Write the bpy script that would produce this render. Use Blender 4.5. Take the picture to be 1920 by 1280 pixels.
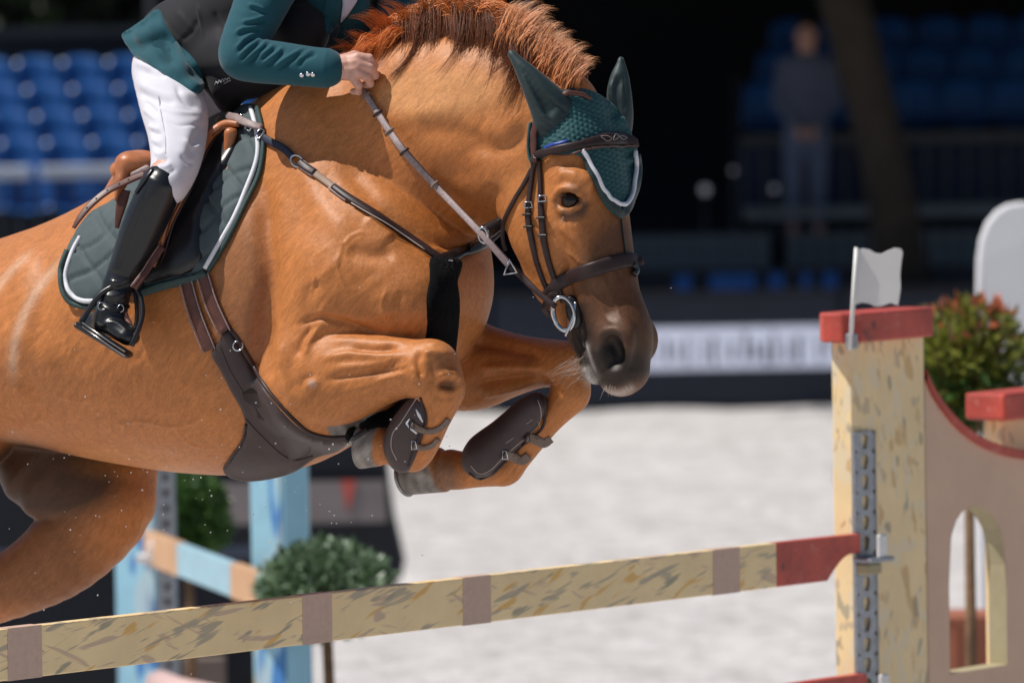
import bpy, bmesh, math, random
import numpy as np
from mathutils import Vector, Matrix
from mathutils.bvhtree import BVHTree

for _o in list(bpy.data.objects):
    bpy.data.objects.remove(_o, do_unlink=True)
scene = bpy.context.scene
COL = scene.collection
random.seed(7)
rng = np.random.default_rng(7)

# ------------------------------------------------------------------ camera
LENS = 200.0
FPX = LENS / 36.0 * 1920.0           # focal length in photo pixels
CAM_H = 2.70
PITCH, ROLL = math.radians(-2.92), math.radians(-1.0)
cam_data = bpy.data.cameras.new('camera')
cam = bpy.data.objects.new('camera', cam_data)
COL.objects.link(cam)
cam_data.lens = LENS
cam_data.sensor_width = 36.0
cam_data.clip_start = 0.5
cam_data.clip_end = 600.0
RMAT = Matrix.Rotation(math.radians(90) + PITCH, 3, 'X') @ Matrix.Rotation(ROLL, 3, 'Z')
cam.rotation_euler = RMAT.to_euler()
cam.location = (0, 0, CAM_H)
cam_data.dof.use_dof = True
cam_data.dof.focus_distance = 12.05
cam_data.dof.aperture_fstop = 4.0
scene.camera = cam
RN = np.array(RMAT)
CN = np.array((0, 0, CAM_H))

# ------------------------------------------------------------------ world, sun, exposure
SUN_EL, SUN_AZ = math.radians(59), math.radians(-95)   # azimuth measured from +Y (view direction) clockwise
world = bpy.data.worlds.new('World')
scene.world = world
world.use_nodes = True
_nt = world.node_tree
_bg = _nt.nodes['Background']
_sky = _nt.nodes.new('ShaderNodeTexSky')
_sky.sky_type = 'NISHITA'
_sky.sun_disc = False
_sky.sun_elevation = SUN_EL
_sky.sun_rotation = SUN_AZ
_nt.links.new(_sky.outputs[0], _bg.inputs[0])
_bg.inputs[1].default_value = 0.07
sun_data = bpy.data.lights.new('sun', 'SUN')
sun_data.energy = 5.0
sun_data.angle = math.radians(0.5)
sun_data.color = (1.0, 0.955, 0.89)
sun = bpy.data.objects.new('sun', sun_data)
COL.objects.link(sun)
SUN_DIR = Vector((math.sin(SUN_AZ) * math.cos(SUN_EL), math.cos(SUN_AZ) * math.cos(SUN_EL), math.sin(SUN_EL)))
sun.rotation_euler = SUN_DIR.to_track_quat('Z', 'Y').to_euler()
sun.location = SUN_DIR * 60
vs = scene.view_settings
vs.view_transform = 'Standard'
vs.look = 'None'
vs.exposure = -0.18
vs.gamma = 1.0
scene.cycles.max_bounces = 6
scene.cycles.use_adaptive_sampling = True

# ------------------------------------------------------------------ photo pixel <-> place
D0 = 12.4
SPX = FPX / D0                        # photo pixels per metre at the horse
def px_world(p):
    """(u, v, w): photo pixel u, v and w = 'pixels' nearer than the horse's withers -> world"""
    p = np.asarray(p, float)
    D = D0 - p[..., 2] / SPX
    c = np.stack([(p[..., 0] - 960) / FPX * D, -(p[..., 1] - 640) / FPX * D, -D], -1)
    return c @ RN.T + CN
def at(u, v, D):
    """world point seen at photo pixel u, v at depth D metres"""
    c = np.array([(u - 960) / FPX * D, -(v - 640) / FPX * D, -D])
    return Vector(RN @ c + CN)
def ground_at(u, v, z=0.0):
    c = RN @ np.array([(u - 960) / FPX, -(v - 640) / FPX, -1.0])
    t = (z - CAM_H) / c[2]
    return Vector(CN + c * t)
def world_px(p):
    c = (np.asarray(p) - CN) @ RN
    D = -c[..., 2]
    return np.stack([960 + c[..., 0] / D * FPX, 640 - c[..., 1] / D * FPX, (D0 - D) * SPX], -1)

# ------------------------------------------------------------------ implicit-surface toolkit (photo-pixel units)
def A(*x): return np.array(x, float)
def nrm(v):
    v = np.asarray(v, float); return v / (np.linalg.norm(v, axis=-1, keepdims=True) + 1e-12)

class Sdf:
    def __init__(s): s.items = []
    def _add(s, f, lo, hi, k, op): s.items.append((f, np.asarray(lo) - k - 14, np.asarray(hi) + k + 14, k, op))
    def ecap(s, a, b, ra, rb, up=(0, -1, 0), k=12, op='u', caps=1.0):
        """tapered capsule with an elliptical section; ra/rb = (half height along up, half width across)"""
        a = np.asarray(a, np.float32); b = np.asarray(b, np.float32)
        if not hasattr(ra, '__len__'): ra = (ra, ra)
        if not hasattr(rb, '__len__'): rb = (rb, rb)
        L = np.linalg.norm(b - a); ax = (b - a) / L
        up = np.asarray(up, float)
        if abs(nrm(up) @ ax) > 0.995: up = np.array((1.0, 0.1, 0.0))
        up = nrm(up - ax * (up @ ax)); lat = np.cross(ax, up)
        ax = ax.astype(np.float32); up = up.astype(np.float32); lat = lat.astype(np.float32); L = float(L)
        ra = [float(x) for x in ra]; rb = [float(x) for x in rb]
        def f(p):
            q = p - a
            t = q @ ax
            tc = np.clip(t / L, 0, 1)
            rh = ra[0] + (rb[0] - ra[0]) * tc; rl = ra[1] + (rb[1] - ra[1]) * tc
            e = (t - tc * L)
            h = q @ up; l = q @ lat
            rm = np.sqrt(rh * rl) * caps
            r = np.sqrt((h / rh) ** 2 + (l / rl) ** 2 + (e / rm) ** 2) + 1e-6
            n = np.sqrt(h * h + l * l + e * e)
            return np.where(r > 1e-3, n * (1 - 1 / r), -np.minimum(rh, rl))
        R = max(*ra, *rb)
        s._add(f, np.minimum(a, b) - R, np.maximum(a, b) + R, k, op)
    def tube(s, rows, up=(0, -1, 0), k=12, kin=None, op='u', n=4, caps=1.0):
        """rows: (u, v, w, half height, half width); spline-densified chain of capsules, joined with kin, united with k"""
        R = cat(np.array(rows, float), n)
        ups = up if np.ndim(up) == 2 else None
        for i in range(len(R) - 1):
            s.ecap(R[i, :3], R[i + 1, :3], R[i, 3:5], R[i + 1, 3:5], up, k if i == 0 else (kin or 5), op, caps if i in (0, len(R) - 2) else 1.0)
    def ell(s, c, r, rot=None, k=12, op='u'):
        c = np.asarray(c, np.float32); r = np.asarray(r, np.float32)
        M = (np.eye(3) if rot is None else np.asarray(rot)).astype(np.float32)    # rows = axes
        def f(p):
            q = (p - c) @ M.T
            x = q / r
            rr = np.sqrt((x * x).sum(-1)) + 1e-6
            n = np.sqrt((q * q).sum(-1))
            return n * (1 - 1 / rr)
        R = r.max()
        s._add(f, c - R, c + R, k, op)
    def __call__(s, P):
        """distance at points P; points are binned so that each primitive meets only points near it"""
        P = np.asarray(P, np.float32)
        d = np.full(len(P), 80.0, np.float32)
        if not len(P): return d
        CELL = 72.0
        b = np.floor(P / CELL).astype(np.int64) + 512
        key = (b[:, 0] * 2048 + b[:, 1]) * 2048 + b[:, 2]
        order = np.argsort(key, kind='stable'); ks = key[order]
        st = np.flatnonzero(np.r_[True, ks[1:] != ks[:-1]]); en = np.r_[st[1:], len(ks)]
        LO = np.array([i[1] for i in s.items]); HI = np.array([i[2] for i in s.items])
        Ps = P[order]; ds = d.copy()
        for a0, a1 in zip(st, en):
            Q = Ps[a0:a1]; qlo = Q.min(0); qhi = Q.max(0)
            y = ds[a0:a1]
            for j in np.flatnonzero(((LO < qhi) & (HI > qlo)).all(1)):
                f, lo, hi, k, op = s.items[j]
                x = f(Q)
                if op == 'u':
                    h = np.clip(0.5 + 0.5 * (y - x) / k, 0, 1)
                    y = y + (x - y) * h - k * h * (1 - h)
                else:
                    x = -x
                    h = np.clip(0.5 - 0.5 * (y - x) / k, 0, 1)
                    y = y + (x - y) * h + k * h * (1 - h)
            ds[a0:a1] = y
        d[order] = ds
        return d
    def bounds(s):
        lo = np.min([i[1] for i in s.items if i[4] == 'u'], 0); hi = np.max([i[2] for i in s.items if i[4] == 'u'], 0)
        return lo, hi

def cat(R, n):
    """Catmull-Rom densify rows"""
    if n <= 1 or len(R) < 3: return R
    Q = np.vstack([2 * R[0] - R[1], R, 2 * R[-1] - R[-2]])
    out = []
    for i in range(1, len(Q) - 2):
        p0, p1, p2, p3 = Q[i - 1:i + 3]
        for j in range(n):
            t = j / n
            out.append(0.5 * (2 * p1 + (p2 - p0) * t + (2 * p0 - 5 * p1 + 4 * p2 - p3) * t * t + (3 * p1 - p0 - 3 * p2 + p3) * t ** 3))
    out.append(R[-1])
    return np.array(out)

def polygonise(sdf, h, coarse=4, clip=None, smooth=1):
    lo, hi = sdf.bounds()
    if clip is not None: lo = np.maximum(lo, clip[0]); hi = np.minimum(hi, clip[1])
    H = h * coarse
    nc = np.ceil((hi - lo) / H).astype(int) + 1
    gx, gy, gz = [lo[i] + H * np.arange(nc[i]) for i in range(3)]
    G = np.stack(np.meshgrid(gx, gy, gz, indexing='ij'), -1).reshape(-1, 3)
    dc = sdf(G).reshape(nc)
    near = np.abs(dc) < H * 1.75
    cell = np.zeros(nc - 1, bool)
    for a in (0, 1):
        for b in (0, 1):
            for c in (0, 1):
                cell |= near[a:nc[0] - 1 + a, b:nc[1] - 1 + b, c:nc[2] - 1 + c]
    nf = (nc - 1) * coarse + 1
    D = np.full(nf, 50.0, np.float32)
    rep = np.repeat(np.repeat(np.repeat(dc[:-1, :-1, :-1], coarse, 0), coarse, 1), coarse, 2)
    D[:-1, :-1, :-1] = np.where(rep < 0, -50, 50); del rep
    ci = np.argwhere(cell)
    offs = np.stack(np.meshgrid(*[np.arange(coarse + 1)] * 3, indexing='ij'), -1).reshape(-1, 3)
    flag = np.zeros(nf, bool)
    for o in offs:
        q = ci * coarse + o
        flag[q[:, 0], q[:, 1], q[:, 2]] = True
    fi = np.argwhere(flag); del flag
    CH = 1500000
    for s0 in range(0, len(fi), CH):
        q = fi[s0:s0 + CH]
        D[q[:, 0], q[:, 1], q[:, 2]] = sdf(lo + q * h)
    S = D < 0
    cnt = np.zeros(np.array(nf) - 1, np.uint8)
    for a in (0, 1):
        for b in (0, 1):
            for c in (0, 1):
                cnt += S[a:nf[0] - 1 + a, b:nf[1] - 1 + b, c:nf[2] - 1 + c]
    act = np.argwhere((cnt > 0) & (cnt < 8))
    idx = np.full(cnt.shape, -1, np.int32)
    idx[act[:, 0], act[:, 1], act[:, 2]] = np.arange(len(act))
    acc = np.zeros((len(act), 3)); num = np.zeros(len(act))
    corners = [(a, b, c) for a in (0, 1) for b in (0, 1) for c in (0, 1)]
    for i, c0 in enumerate(corners):
        for c1 in corners[i + 1:]:
            if sum(abs(np.subtract(c0, c1))) != 1: continue
            d0 = D[tuple((act + c0).T)].astype(float); d1 = D[tuple((act + c1).T)].astype(float)
            m = (d0 < 0) != (d1 < 0)
            t = np.where(m, d0 / np.where(m, d0 - d1, 1), 0)[:, None]
            acc += np.where(m[:, None], np.array(c0) + (np.array(c1) - np.array(c0)) * t, 0); num += m
    V = lo + (act + acc / num[:, None]) * h
    F = []
    for ax in range(3):
        o1, o2 = [(1, 2), (2, 0), (0, 1)][ax]
        sl0 = [slice(None)] * 3; sl1 = [slice(None)] * 3
        sl0[ax] = slice(0, -1); sl1[ax] = slice(1, None)
        e = np.argwhere(S[tuple(sl0)] != S[tuple(sl1)])
        ok = (e[:, o1] > 0) & (e[:, o2] > 0) & (e[:, o1] < cnt.shape[o1]) & (e[:, o2] < cnt.shape[o2])
        e = e[ok]
        inside = S[tuple(e.T)]
        def cid(d1, d2):
            q = e.copy(); q[:, o1] += d1; q[:, o2] += d2
            return idx[tuple(q.T)]
        quad = np.stack([cid(-1, -1), cid(0, -1), cid(0, 0), cid(-1, 0)], 1)
        quad = np.where(inside[:, None], quad, quad[:, ::-1])
        F.append(quad)
    F = np.vstack(F); F = F[(F >= 0).all(1)]
    # pull the vertices onto the surface
    V = relax(V, F, 1)
    V = V - np.clip(sdf(V), -h, h)[:, None] * vnormals(V, F[:, ::-1])
    if smooth: V = relax(V, F, smooth)
    return V, F[:, ::-1]          # u,v,w is mirrored (v points down), so flip the winding

def relax(V, F, n=1, lam=0.5):
    E = np.vstack([F[:, [0, 1]], F[:, [1, 2]], F[:, [2, 3]], F[:, [3, 0]]])
    E = np.vstack([E, E[:, ::-1]])
    cnt = np.bincount(E[:, 0], minlength=len(V)).astype(float)[:, None]
    for _ in range(n):
        for l in (lam, -lam * 1.04):
            S = np.stack([np.bincount(E[:, 0], V[E[:, 1], i], len(V)) for i in range(3)], 1)
            V = V + l * (S / np.maximum(cnt, 1) - V)
    return V

def vnormals(V, F):
    """normals in photo-pixel space (w towards the camera)"""
    n = np.cross(V[F[:, 2]] - V[F[:, 0]], V[F[:, 3]] - V[F[:, 1]])
    N = np.zeros_like(V)
    for c in range(4):
        for i in range(3): N[:, i] += np.bincount(F[:, c], n[:, i], len(V))
    return nrm(-N)

def seg_dist2(P, pts):
    """2-D distance of P[:, :2] to a polyline, and the fraction along it"""
    pts = np.asarray(pts, float)[:, :2]
    best = np.full(len(P), 1e9); fr = np.zeros(len(P))
    L = np.r_[0, np.cumsum(np.linalg.norm(np.diff(pts, axis=0), axis=1))]
    for i in range(len(pts) - 1):
        a, b = pts[i], pts[i + 1]; ab = b - a; l2 = ab @ ab + 1e-9
        t = np.clip(((P[:, :2] - a) @ ab) / l2, 0, 1)
        d = np.hypot(*(P[:, :2] - a - t[:, None] * ab).T)
        m = d < best
        best[m] = d[m]; fr[m] = (L[i] + t[m] * (L[i + 1] - L[i])) / (L[-1] + 1e-9)
    return best, fr

def sculpt(V, F, strokes, side=1):
    """strokes: (points in u,v ; radius ; amount ; wmin) - raised or sunk lines on the side turned to the camera"""
    NN = None
    for si, (pts, rad, amt, *rest) in enumerate(strokes):
        if si % 14 == 0: NN = vnormals(V, F)
        wmin = rest[0] if rest else -1e9
        pts = cat(np.array(pts, float), 4) if len(pts) > 2 else np.array(pts, float)
        lo = pts.min(0) - 3 * rad; hi = pts.max(0) + 3 * rad
        m = np.flatnonzero((V[:, 0] > lo[0]) & (V[:, 0] < hi[0]) & (V[:, 1] > lo[1]) & (V[:, 1] < hi[1]) & (V[:, 2] > wmin))
        if not len(m): continue
        N = NN[m]
        d, fr = seg_dist2(V[m], pts)
        taper = np.clip(np.minimum(fr, 1 - fr) * 5 + 0.15, 0, 1) if len(pts) > 2 else 1
        g = np.exp(-(d / rad) ** 2) * np.clip(N[:, 2] * 3, 0, 1) * taper * amt
        V[m] += N * g[:, None]
    return V

# ------------------------------------------------------------------ objects
def tag(o, label=None, cat_=None, group=None, kind=None):
    if label: o['label'] = label
    if cat_: o['category'] = cat_
    if group: o['group'] = group
    if kind: o['kind'] = kind
    return o
def empty(name, loc=(0, 0, 0), label=None, cat_=None, group=None):
    o = bpy.data.objects.new(name, None)
    o.location = loc; o.empty_display_size = 0.1
    COL.objects.link(o)
    return tag(o, label, cat_, group)
def mesh_obj(name, V, F, mat, parent=None, smooth=True, colors=None, attrs=None):
    me = bpy.data.meshes.new(name)
    V = np.asarray(V, float)
    if isinstance(F, np.ndarray):
        nF, k = F.shape
        me.vertices.add(len(V)); me.vertices.foreach_set('co', V.astype(np.float32).ravel())
        me.loops.add(nF * k); me.loops.foreach_set('vertex_index', F.astype(np.int32).ravel())
        me.polygons.add(nF); me.polygons.foreach_set('loop_start', np.arange(0, nF * k, k, dtype=np.int32))
        me.update(calc_edges=True); me.validate()
    else:
        me.from_pydata([tuple(v) for v in V], [], F); me.update()
    if smooth: me.polygons.foreach_set('use_smooth', np.ones(len(me.polygons), bool))
    if colors is not None:
        a = me.color_attributes.new('tint', 'FLOAT_COLOR', 'POINT')
        c = np.ones((len(V), 4), np.float32); c[:, :3] = colors
        a.data.foreach_set('color', c.ravel())
    for nm, vals in (attrs or {}).items():
        a = me.attributes.new(nm, 'FLOAT', 'POINT'); a.data.foreach_set('value', np.asarray(vals, np.float32))
    if mat: me.materials.append(mat)
    o = bpy.data.objects.new(name, me)
    COL.objects.link(o)
    if parent is not None:
        o.parent = parent
        pl = Vector(parent.location)
        if parent.parent is not None: pl = pl + Vector(parent.parent.location)
        o.location = -pl
    return o
def sdf_obj(name, sdf, h, mat, parent=None, strokes=None, smooth=2, coarse=4, clip=None, colorfn=None, post=None):
    V, F = polygonise(sdf, h, coarse, clip, smooth)
    if strokes: V = sculpt(V, F, strokes)
    if post: V = post(V, F)
    o = mesh_obj(name, px_world(V), F, mat, parent, colors=colorfn(V, F) if colorfn else None)
    o_cache[o.name] = (V, F)
    return o
o_cache = {}

class MB:
    """collects boxes, tubes and prisms into one mesh"""
    def __init__(s): s.v = []; s.f = []
    def add(s, V, F):
        n = len(s.v); s.v += [tuple(x) for x in V]; s.f += [tuple(i + n for i in f) for f in F]
    def box(s, c, half, ax=None):
        """c centre, half sizes, ax = three unit axes"""
        c = Vector(c); X, Y, Z = [Vector(a) for a in (ax or ((1, 0, 0), (0, 1, 0), (0, 0, 1)))]
        V = [c + X * (sx * half[0]) + Y * (sy * half[1]) + Z * (sz * half[2]) for sx in (-1, 1) for sy in (-1, 1) for sz in (-1, 1)]
        s.add(V, [(0, 1, 3, 2), (4, 6, 7, 5), (0, 4, 5, 1), (2, 3, 7, 6), (0, 2, 6, 4), (1, 5, 7, 3)])
    def tube(s, pts, rad, sides=10, closed=False, cap=True, flat=None, upv=None):
        """flat=(rx, ry) section multipliers; rad number or list"""
        pts = [Vector(p) for p in pts]; n = len(pts)
        rads = rad if hasattr(rad, '__len__') else [rad] * n
        V = []; prev = Vector(upv) if upv is not None else None
        for i in range(n):
            if closed: t = pts[(i + 1) % n] - pts[i - 1]
            else: t = pts[min(i + 1, n - 1)] - pts[max(i - 1, 0)]
            t.normalize()
            if prev is None:
                prev = Vector((0, 0, 1)) if abs(t.z) < 0.9 else Vector((1, 0, 0))
            x = (prev - t * prev.dot(t)).normalized(); y = t.cross(x); prev = x
            fx, fy = flat or (1, 1)
            for j in range(sides):
                a = 2 * math.pi * j / sides
                V.append(pts[i] + x * (math.cos(a) * rads[i] * fx) + y * (math.sin(a) * rads[i] * fy))
        F = []
        for i in range(n if closed else n - 1):
            i2 = (i + 1) % n
            for j in range(sides):
                j2 = (j + 1) % sides
                F.append((i * sides + j, i * sides + j2, i2 * sides + j2, i2 * sides + j))
        if cap and not closed:
            F.append(tuple(range(sides - 1, -1, -1))); F.append(tuple((n - 1) * sides + j for j in range(sides)))
        s.add(V, F)
    def prism(s, outline, normal, depth):
        """closed outline (world points) extruded along normal by depth"""
        n = len(outline); N = Vector(normal).normalized() * depth
        V = [Vector(p) for p in outline] + [Vector(p) + N for p in outline]
        F = [tuple(range(n - 1, -1, -1)), tuple(range(n, 2 * n))]
        for i in range(n):
            j = (i + 1) % n; F.append((i, j, n + j, n + i))
        s.add(V, F)
    def build(s, name, mat, parent=None, smooth=False, bevel=0, colors=None, seg=2):
        o = mesh_obj(name, s.v, s.f, mat, parent, smooth=smooth, colors=colors)
        bm = bmesh.new(); bm.from_mesh(o.data); bmesh.ops.recalc_face_normals(bm, faces=bm.faces); bm.to_mesh(o.data); bm.free()
        if bevel:
            b = o.modifiers.new('bevel', 'BEVEL'); b.width = bevel; b.segments = seg; b.limit_method = 'ANGLE'; b.angle_limit = math.radians(40)
            b.harden_normals = False
        return o
# ------------------------------------------------------------------ materials (all procedural)
def new_mat(name):
    m = bpy.data.materials.new(name); m.use_nodes = True
    nt = m.node_tree; b = nt.nodes['Principled BSDF']
    return m, nt, b
def N_(nt, typ, **kw):
    n = nt.nodes.new(typ)
    for k, v in kw.items():
        if k in n.inputs: n.inputs[k].default_value = v
        else: setattr(n, k, v)
    return n
def noise(nt, scale, detail=4, rough=0.55, vec=None, dist=0.0):
    n = nt.nodes.new('ShaderNodeTexNoise'); n.inputs['Scale'].default_value = scale
    n.inputs['Detail'].default_value = detail; n.inputs['Roughness'].default_value = rough; n.inputs['Distortion'].default_value = dist
    if vec is not None: nt.links.new(vec, n.inputs['Vector'])
    return n
def objcoord(nt, scale=(1, 1, 1), rot=(0, 0, 0)):
    tc = nt.nodes.new('ShaderNodeTexCoord'); mp = nt.nodes.new('ShaderNodeMapping')
    mp.inputs['Scale'].default_value = scale; mp.inputs['Rotation'].default_value = rot
    nt.links.new(tc.outputs['Object'], mp.inputs['Vector'])
    return mp.outputs['Vector']
def ramp(nt, fac, stops):
    r = nt.nodes.new('ShaderNodeValToRGB')
    el = r.color_ramp.elements
    while len(el) < len(stops): el.new(0.5)
    for e, (p, c) in zip(el, stops):
        e.position = p; e.color = (*c, 1) if len(c) == 3 else c
    nt.links.new(fac, r.inputs['Fac'])
    return r.outputs['Color']
def mixc(nt, a, b, fac, mode='MIX'):
    m = nt.nodes.new('ShaderNodeMix'); m.data_type = 'RGBA'; m.blend_type = mode
    for sock, val in ((m.inputs[0], fac), (m.inputs[6], a), (m.inputs[7], b)):
        if hasattr(val, 'is_output'): nt.links.new(val, sock)
        elif hasattr(val, '__len__'): sock.default_value = (*val, 1) if len(val) == 3 else val
        else: sock.default_value = val
    return m.outputs[2]
def bump(nt, b, height, strength=0.3, dist=0.002, prev=None):
    n = nt.nodes.new('ShaderNodeBump'); n.inputs['Strength'].default_value = strength; n.inputs['Distance'].default_value = dist
    nt.links.new(height, n.inputs['Height'])
    if prev is not None: nt.links.new(prev, n.inputs['Normal'])
    nt.links.new(n.outputs[0], b.inputs['Normal'])
    return n.outputs[0]

def simple(name, col, rough=0.6, var=0.12, scale=40, bump_s=0.15, bump_scale=200, bump_d=0.001, metal=0.0, sheen=0.0, coat=0.0, tint=False, spec=0.5, var2=None):
    m, nt, b = new_mat(name)
    v = objcoord(nt)
    n1 = noise(nt, scale, 5, 0.6, v)
    c0 = tuple(x * (1 - var) for x in col); c1 = tuple(min(1, x * (1 + var)) for x in col)
    c = ramp(nt, n1.outputs['Fac'], [(0.3, c0), (0.7, c1)])
    if tint:
        a = nt.nodes.new('ShaderNodeAttribute'); a.attribute_name = 'tint'
        c = mixc(nt, c, a.outputs['Color'], 1.0, 'MULTIPLY')
    nt.links.new(c, b.inputs['Base Color'])
    b.inputs['Roughness'].default_value = rough; b.inputs['Metallic'].default_value = metal
    b.inputs['Specular IOR Level'].default_value = spec
    b.inputs['Sheen Weight'].default_value = sheen; b.inputs['Coat Weight'].default_value = coat
    if sheen: b.inputs['Sheen Roughness'].default_value = 0.4
    if bump_s:
        n2 = noise(nt, bump_scale, 4, 0.6, v)
        bump(nt, b, n2.outputs['Fac'], bump_s, bump_d)
    return m

def mat_coat():
    m, nt, b = new_mat('chestnut_coat')
    v = objcoord(nt)
    a = nt.nodes.new('ShaderNodeAttribute'); a.attribute_name = 'tint'
    big = noise(nt, 5, 4, 0.6, v)
    mid = noise(nt, 28, 5, 0.65, v)
    rotv = Vector((-0.55, 0.45, -0.70)).rotation_difference(Vector((0, 0, 1))).to_euler()
    mp2 = nt.nodes.new('ShaderNodeMapping'); mp2.inputs['Scale'].default_value = (1.0, 1.0, 0.22)
    warp = noise(nt, 6, 2, 0.5, v); va = nt.nodes.new('ShaderNodeVectorMath'); va.operation = 'MULTIPLY_ADD'
    nt.links.new(warp.outputs['Color'], va.inputs[0]); va.inputs[1].default_value = (0.05, 0.05, 0.05); nt.links.new(objcoord(nt, (1, 1, 1), rotv), va.inputs[2])
    nt.links.new(va.outputs[0], mp2.inputs['Vector'])
    hair = noise(nt, 330, 4, 0.7, mp2.outputs['Vector'])
    hair2 = noise(nt, 90, 4, 0.7, mp2.outputs['Vector'])
    c = mixc(nt, (0.9, 0.88, 0.84), (1.1, 1.12, 1.16), big.outputs['Fac'])
    c = mixc(nt, a.outputs['Color'], c, 1.0, 'MULTIPLY')
    c2 = mixc(nt, (0.86, 0.85, 0.82), (1.13, 1.14, 1.17), mid.outputs['Fac'])
    c = mixc(nt, c, c2, 1.0, 'MULTIPLY')
    c3 = ramp(nt, hair.outputs['Fac'], [(0.28, (0.80, 0.79, 0.78)), (0.72, (1.18, 1.19, 1.20))])
    c = mixc(nt, c, c3, 1.0, 'MULTIPLY')
    c4 = ramp(nt, hair2.outputs['Fac'], [(0.3, (0.80, 0.79, 0.78)), (0.7, (1.18, 1.18, 1.18))])
    c = mixc(nt, c, c4, 1.0, 'MULTIPLY')
    nt.links.new(c, b.inputs['Base Color'])
    b.inputs['Roughness'].default_value = 0.47
    b.inputs['Specular IOR Level'].default_value = 0.40
    b.inputs['Specular Tint'].default_value = (1.0, 0.92, 0.86, 1)
    b.inputs['Sheen Weight'].default_value = 0.035; b.inputs['Sheen Roughness'].default_value = 0.35
    b.inputs['Sheen Tint'].default_value = (1.0, 0.78, 0.62, 1)
    n1 = bump(nt, b, mid.outputs['Fac'], 0.22, 0.005)
    n2 = bump(nt, b, hair2.outputs['Fac'], 0.2, 0.003, n1)
    bump(nt, b, hair.outputs['Fac'], 0.30, 0.002, n2)
    return m
COAT = mat_coat()
# ------------------------------------------------------------------ the horse
LAT = A(-0.655, 0, 0.755)                 # the horse's left
def wm(u): return 0.87 * (u - 540)        # depth of its middle plane
def mid(u, v, off=0.0): return A(u, v, wm(u)) + LAT * off

HC = A(1075, 212, 418)
HF = nrm(A(0.2, 0.97, 0.12)); HN = nrm(A(0.84, -0.17, 0.53)); HN = nrm(HN - HF * (HN @ HF)); HL = nrm(np.cross(HN, HF))
if HL[2] < 0: HL = -HL
def hp(s, n, l=0.0): return HC + HF * s + HN * n + HL * l

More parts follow.
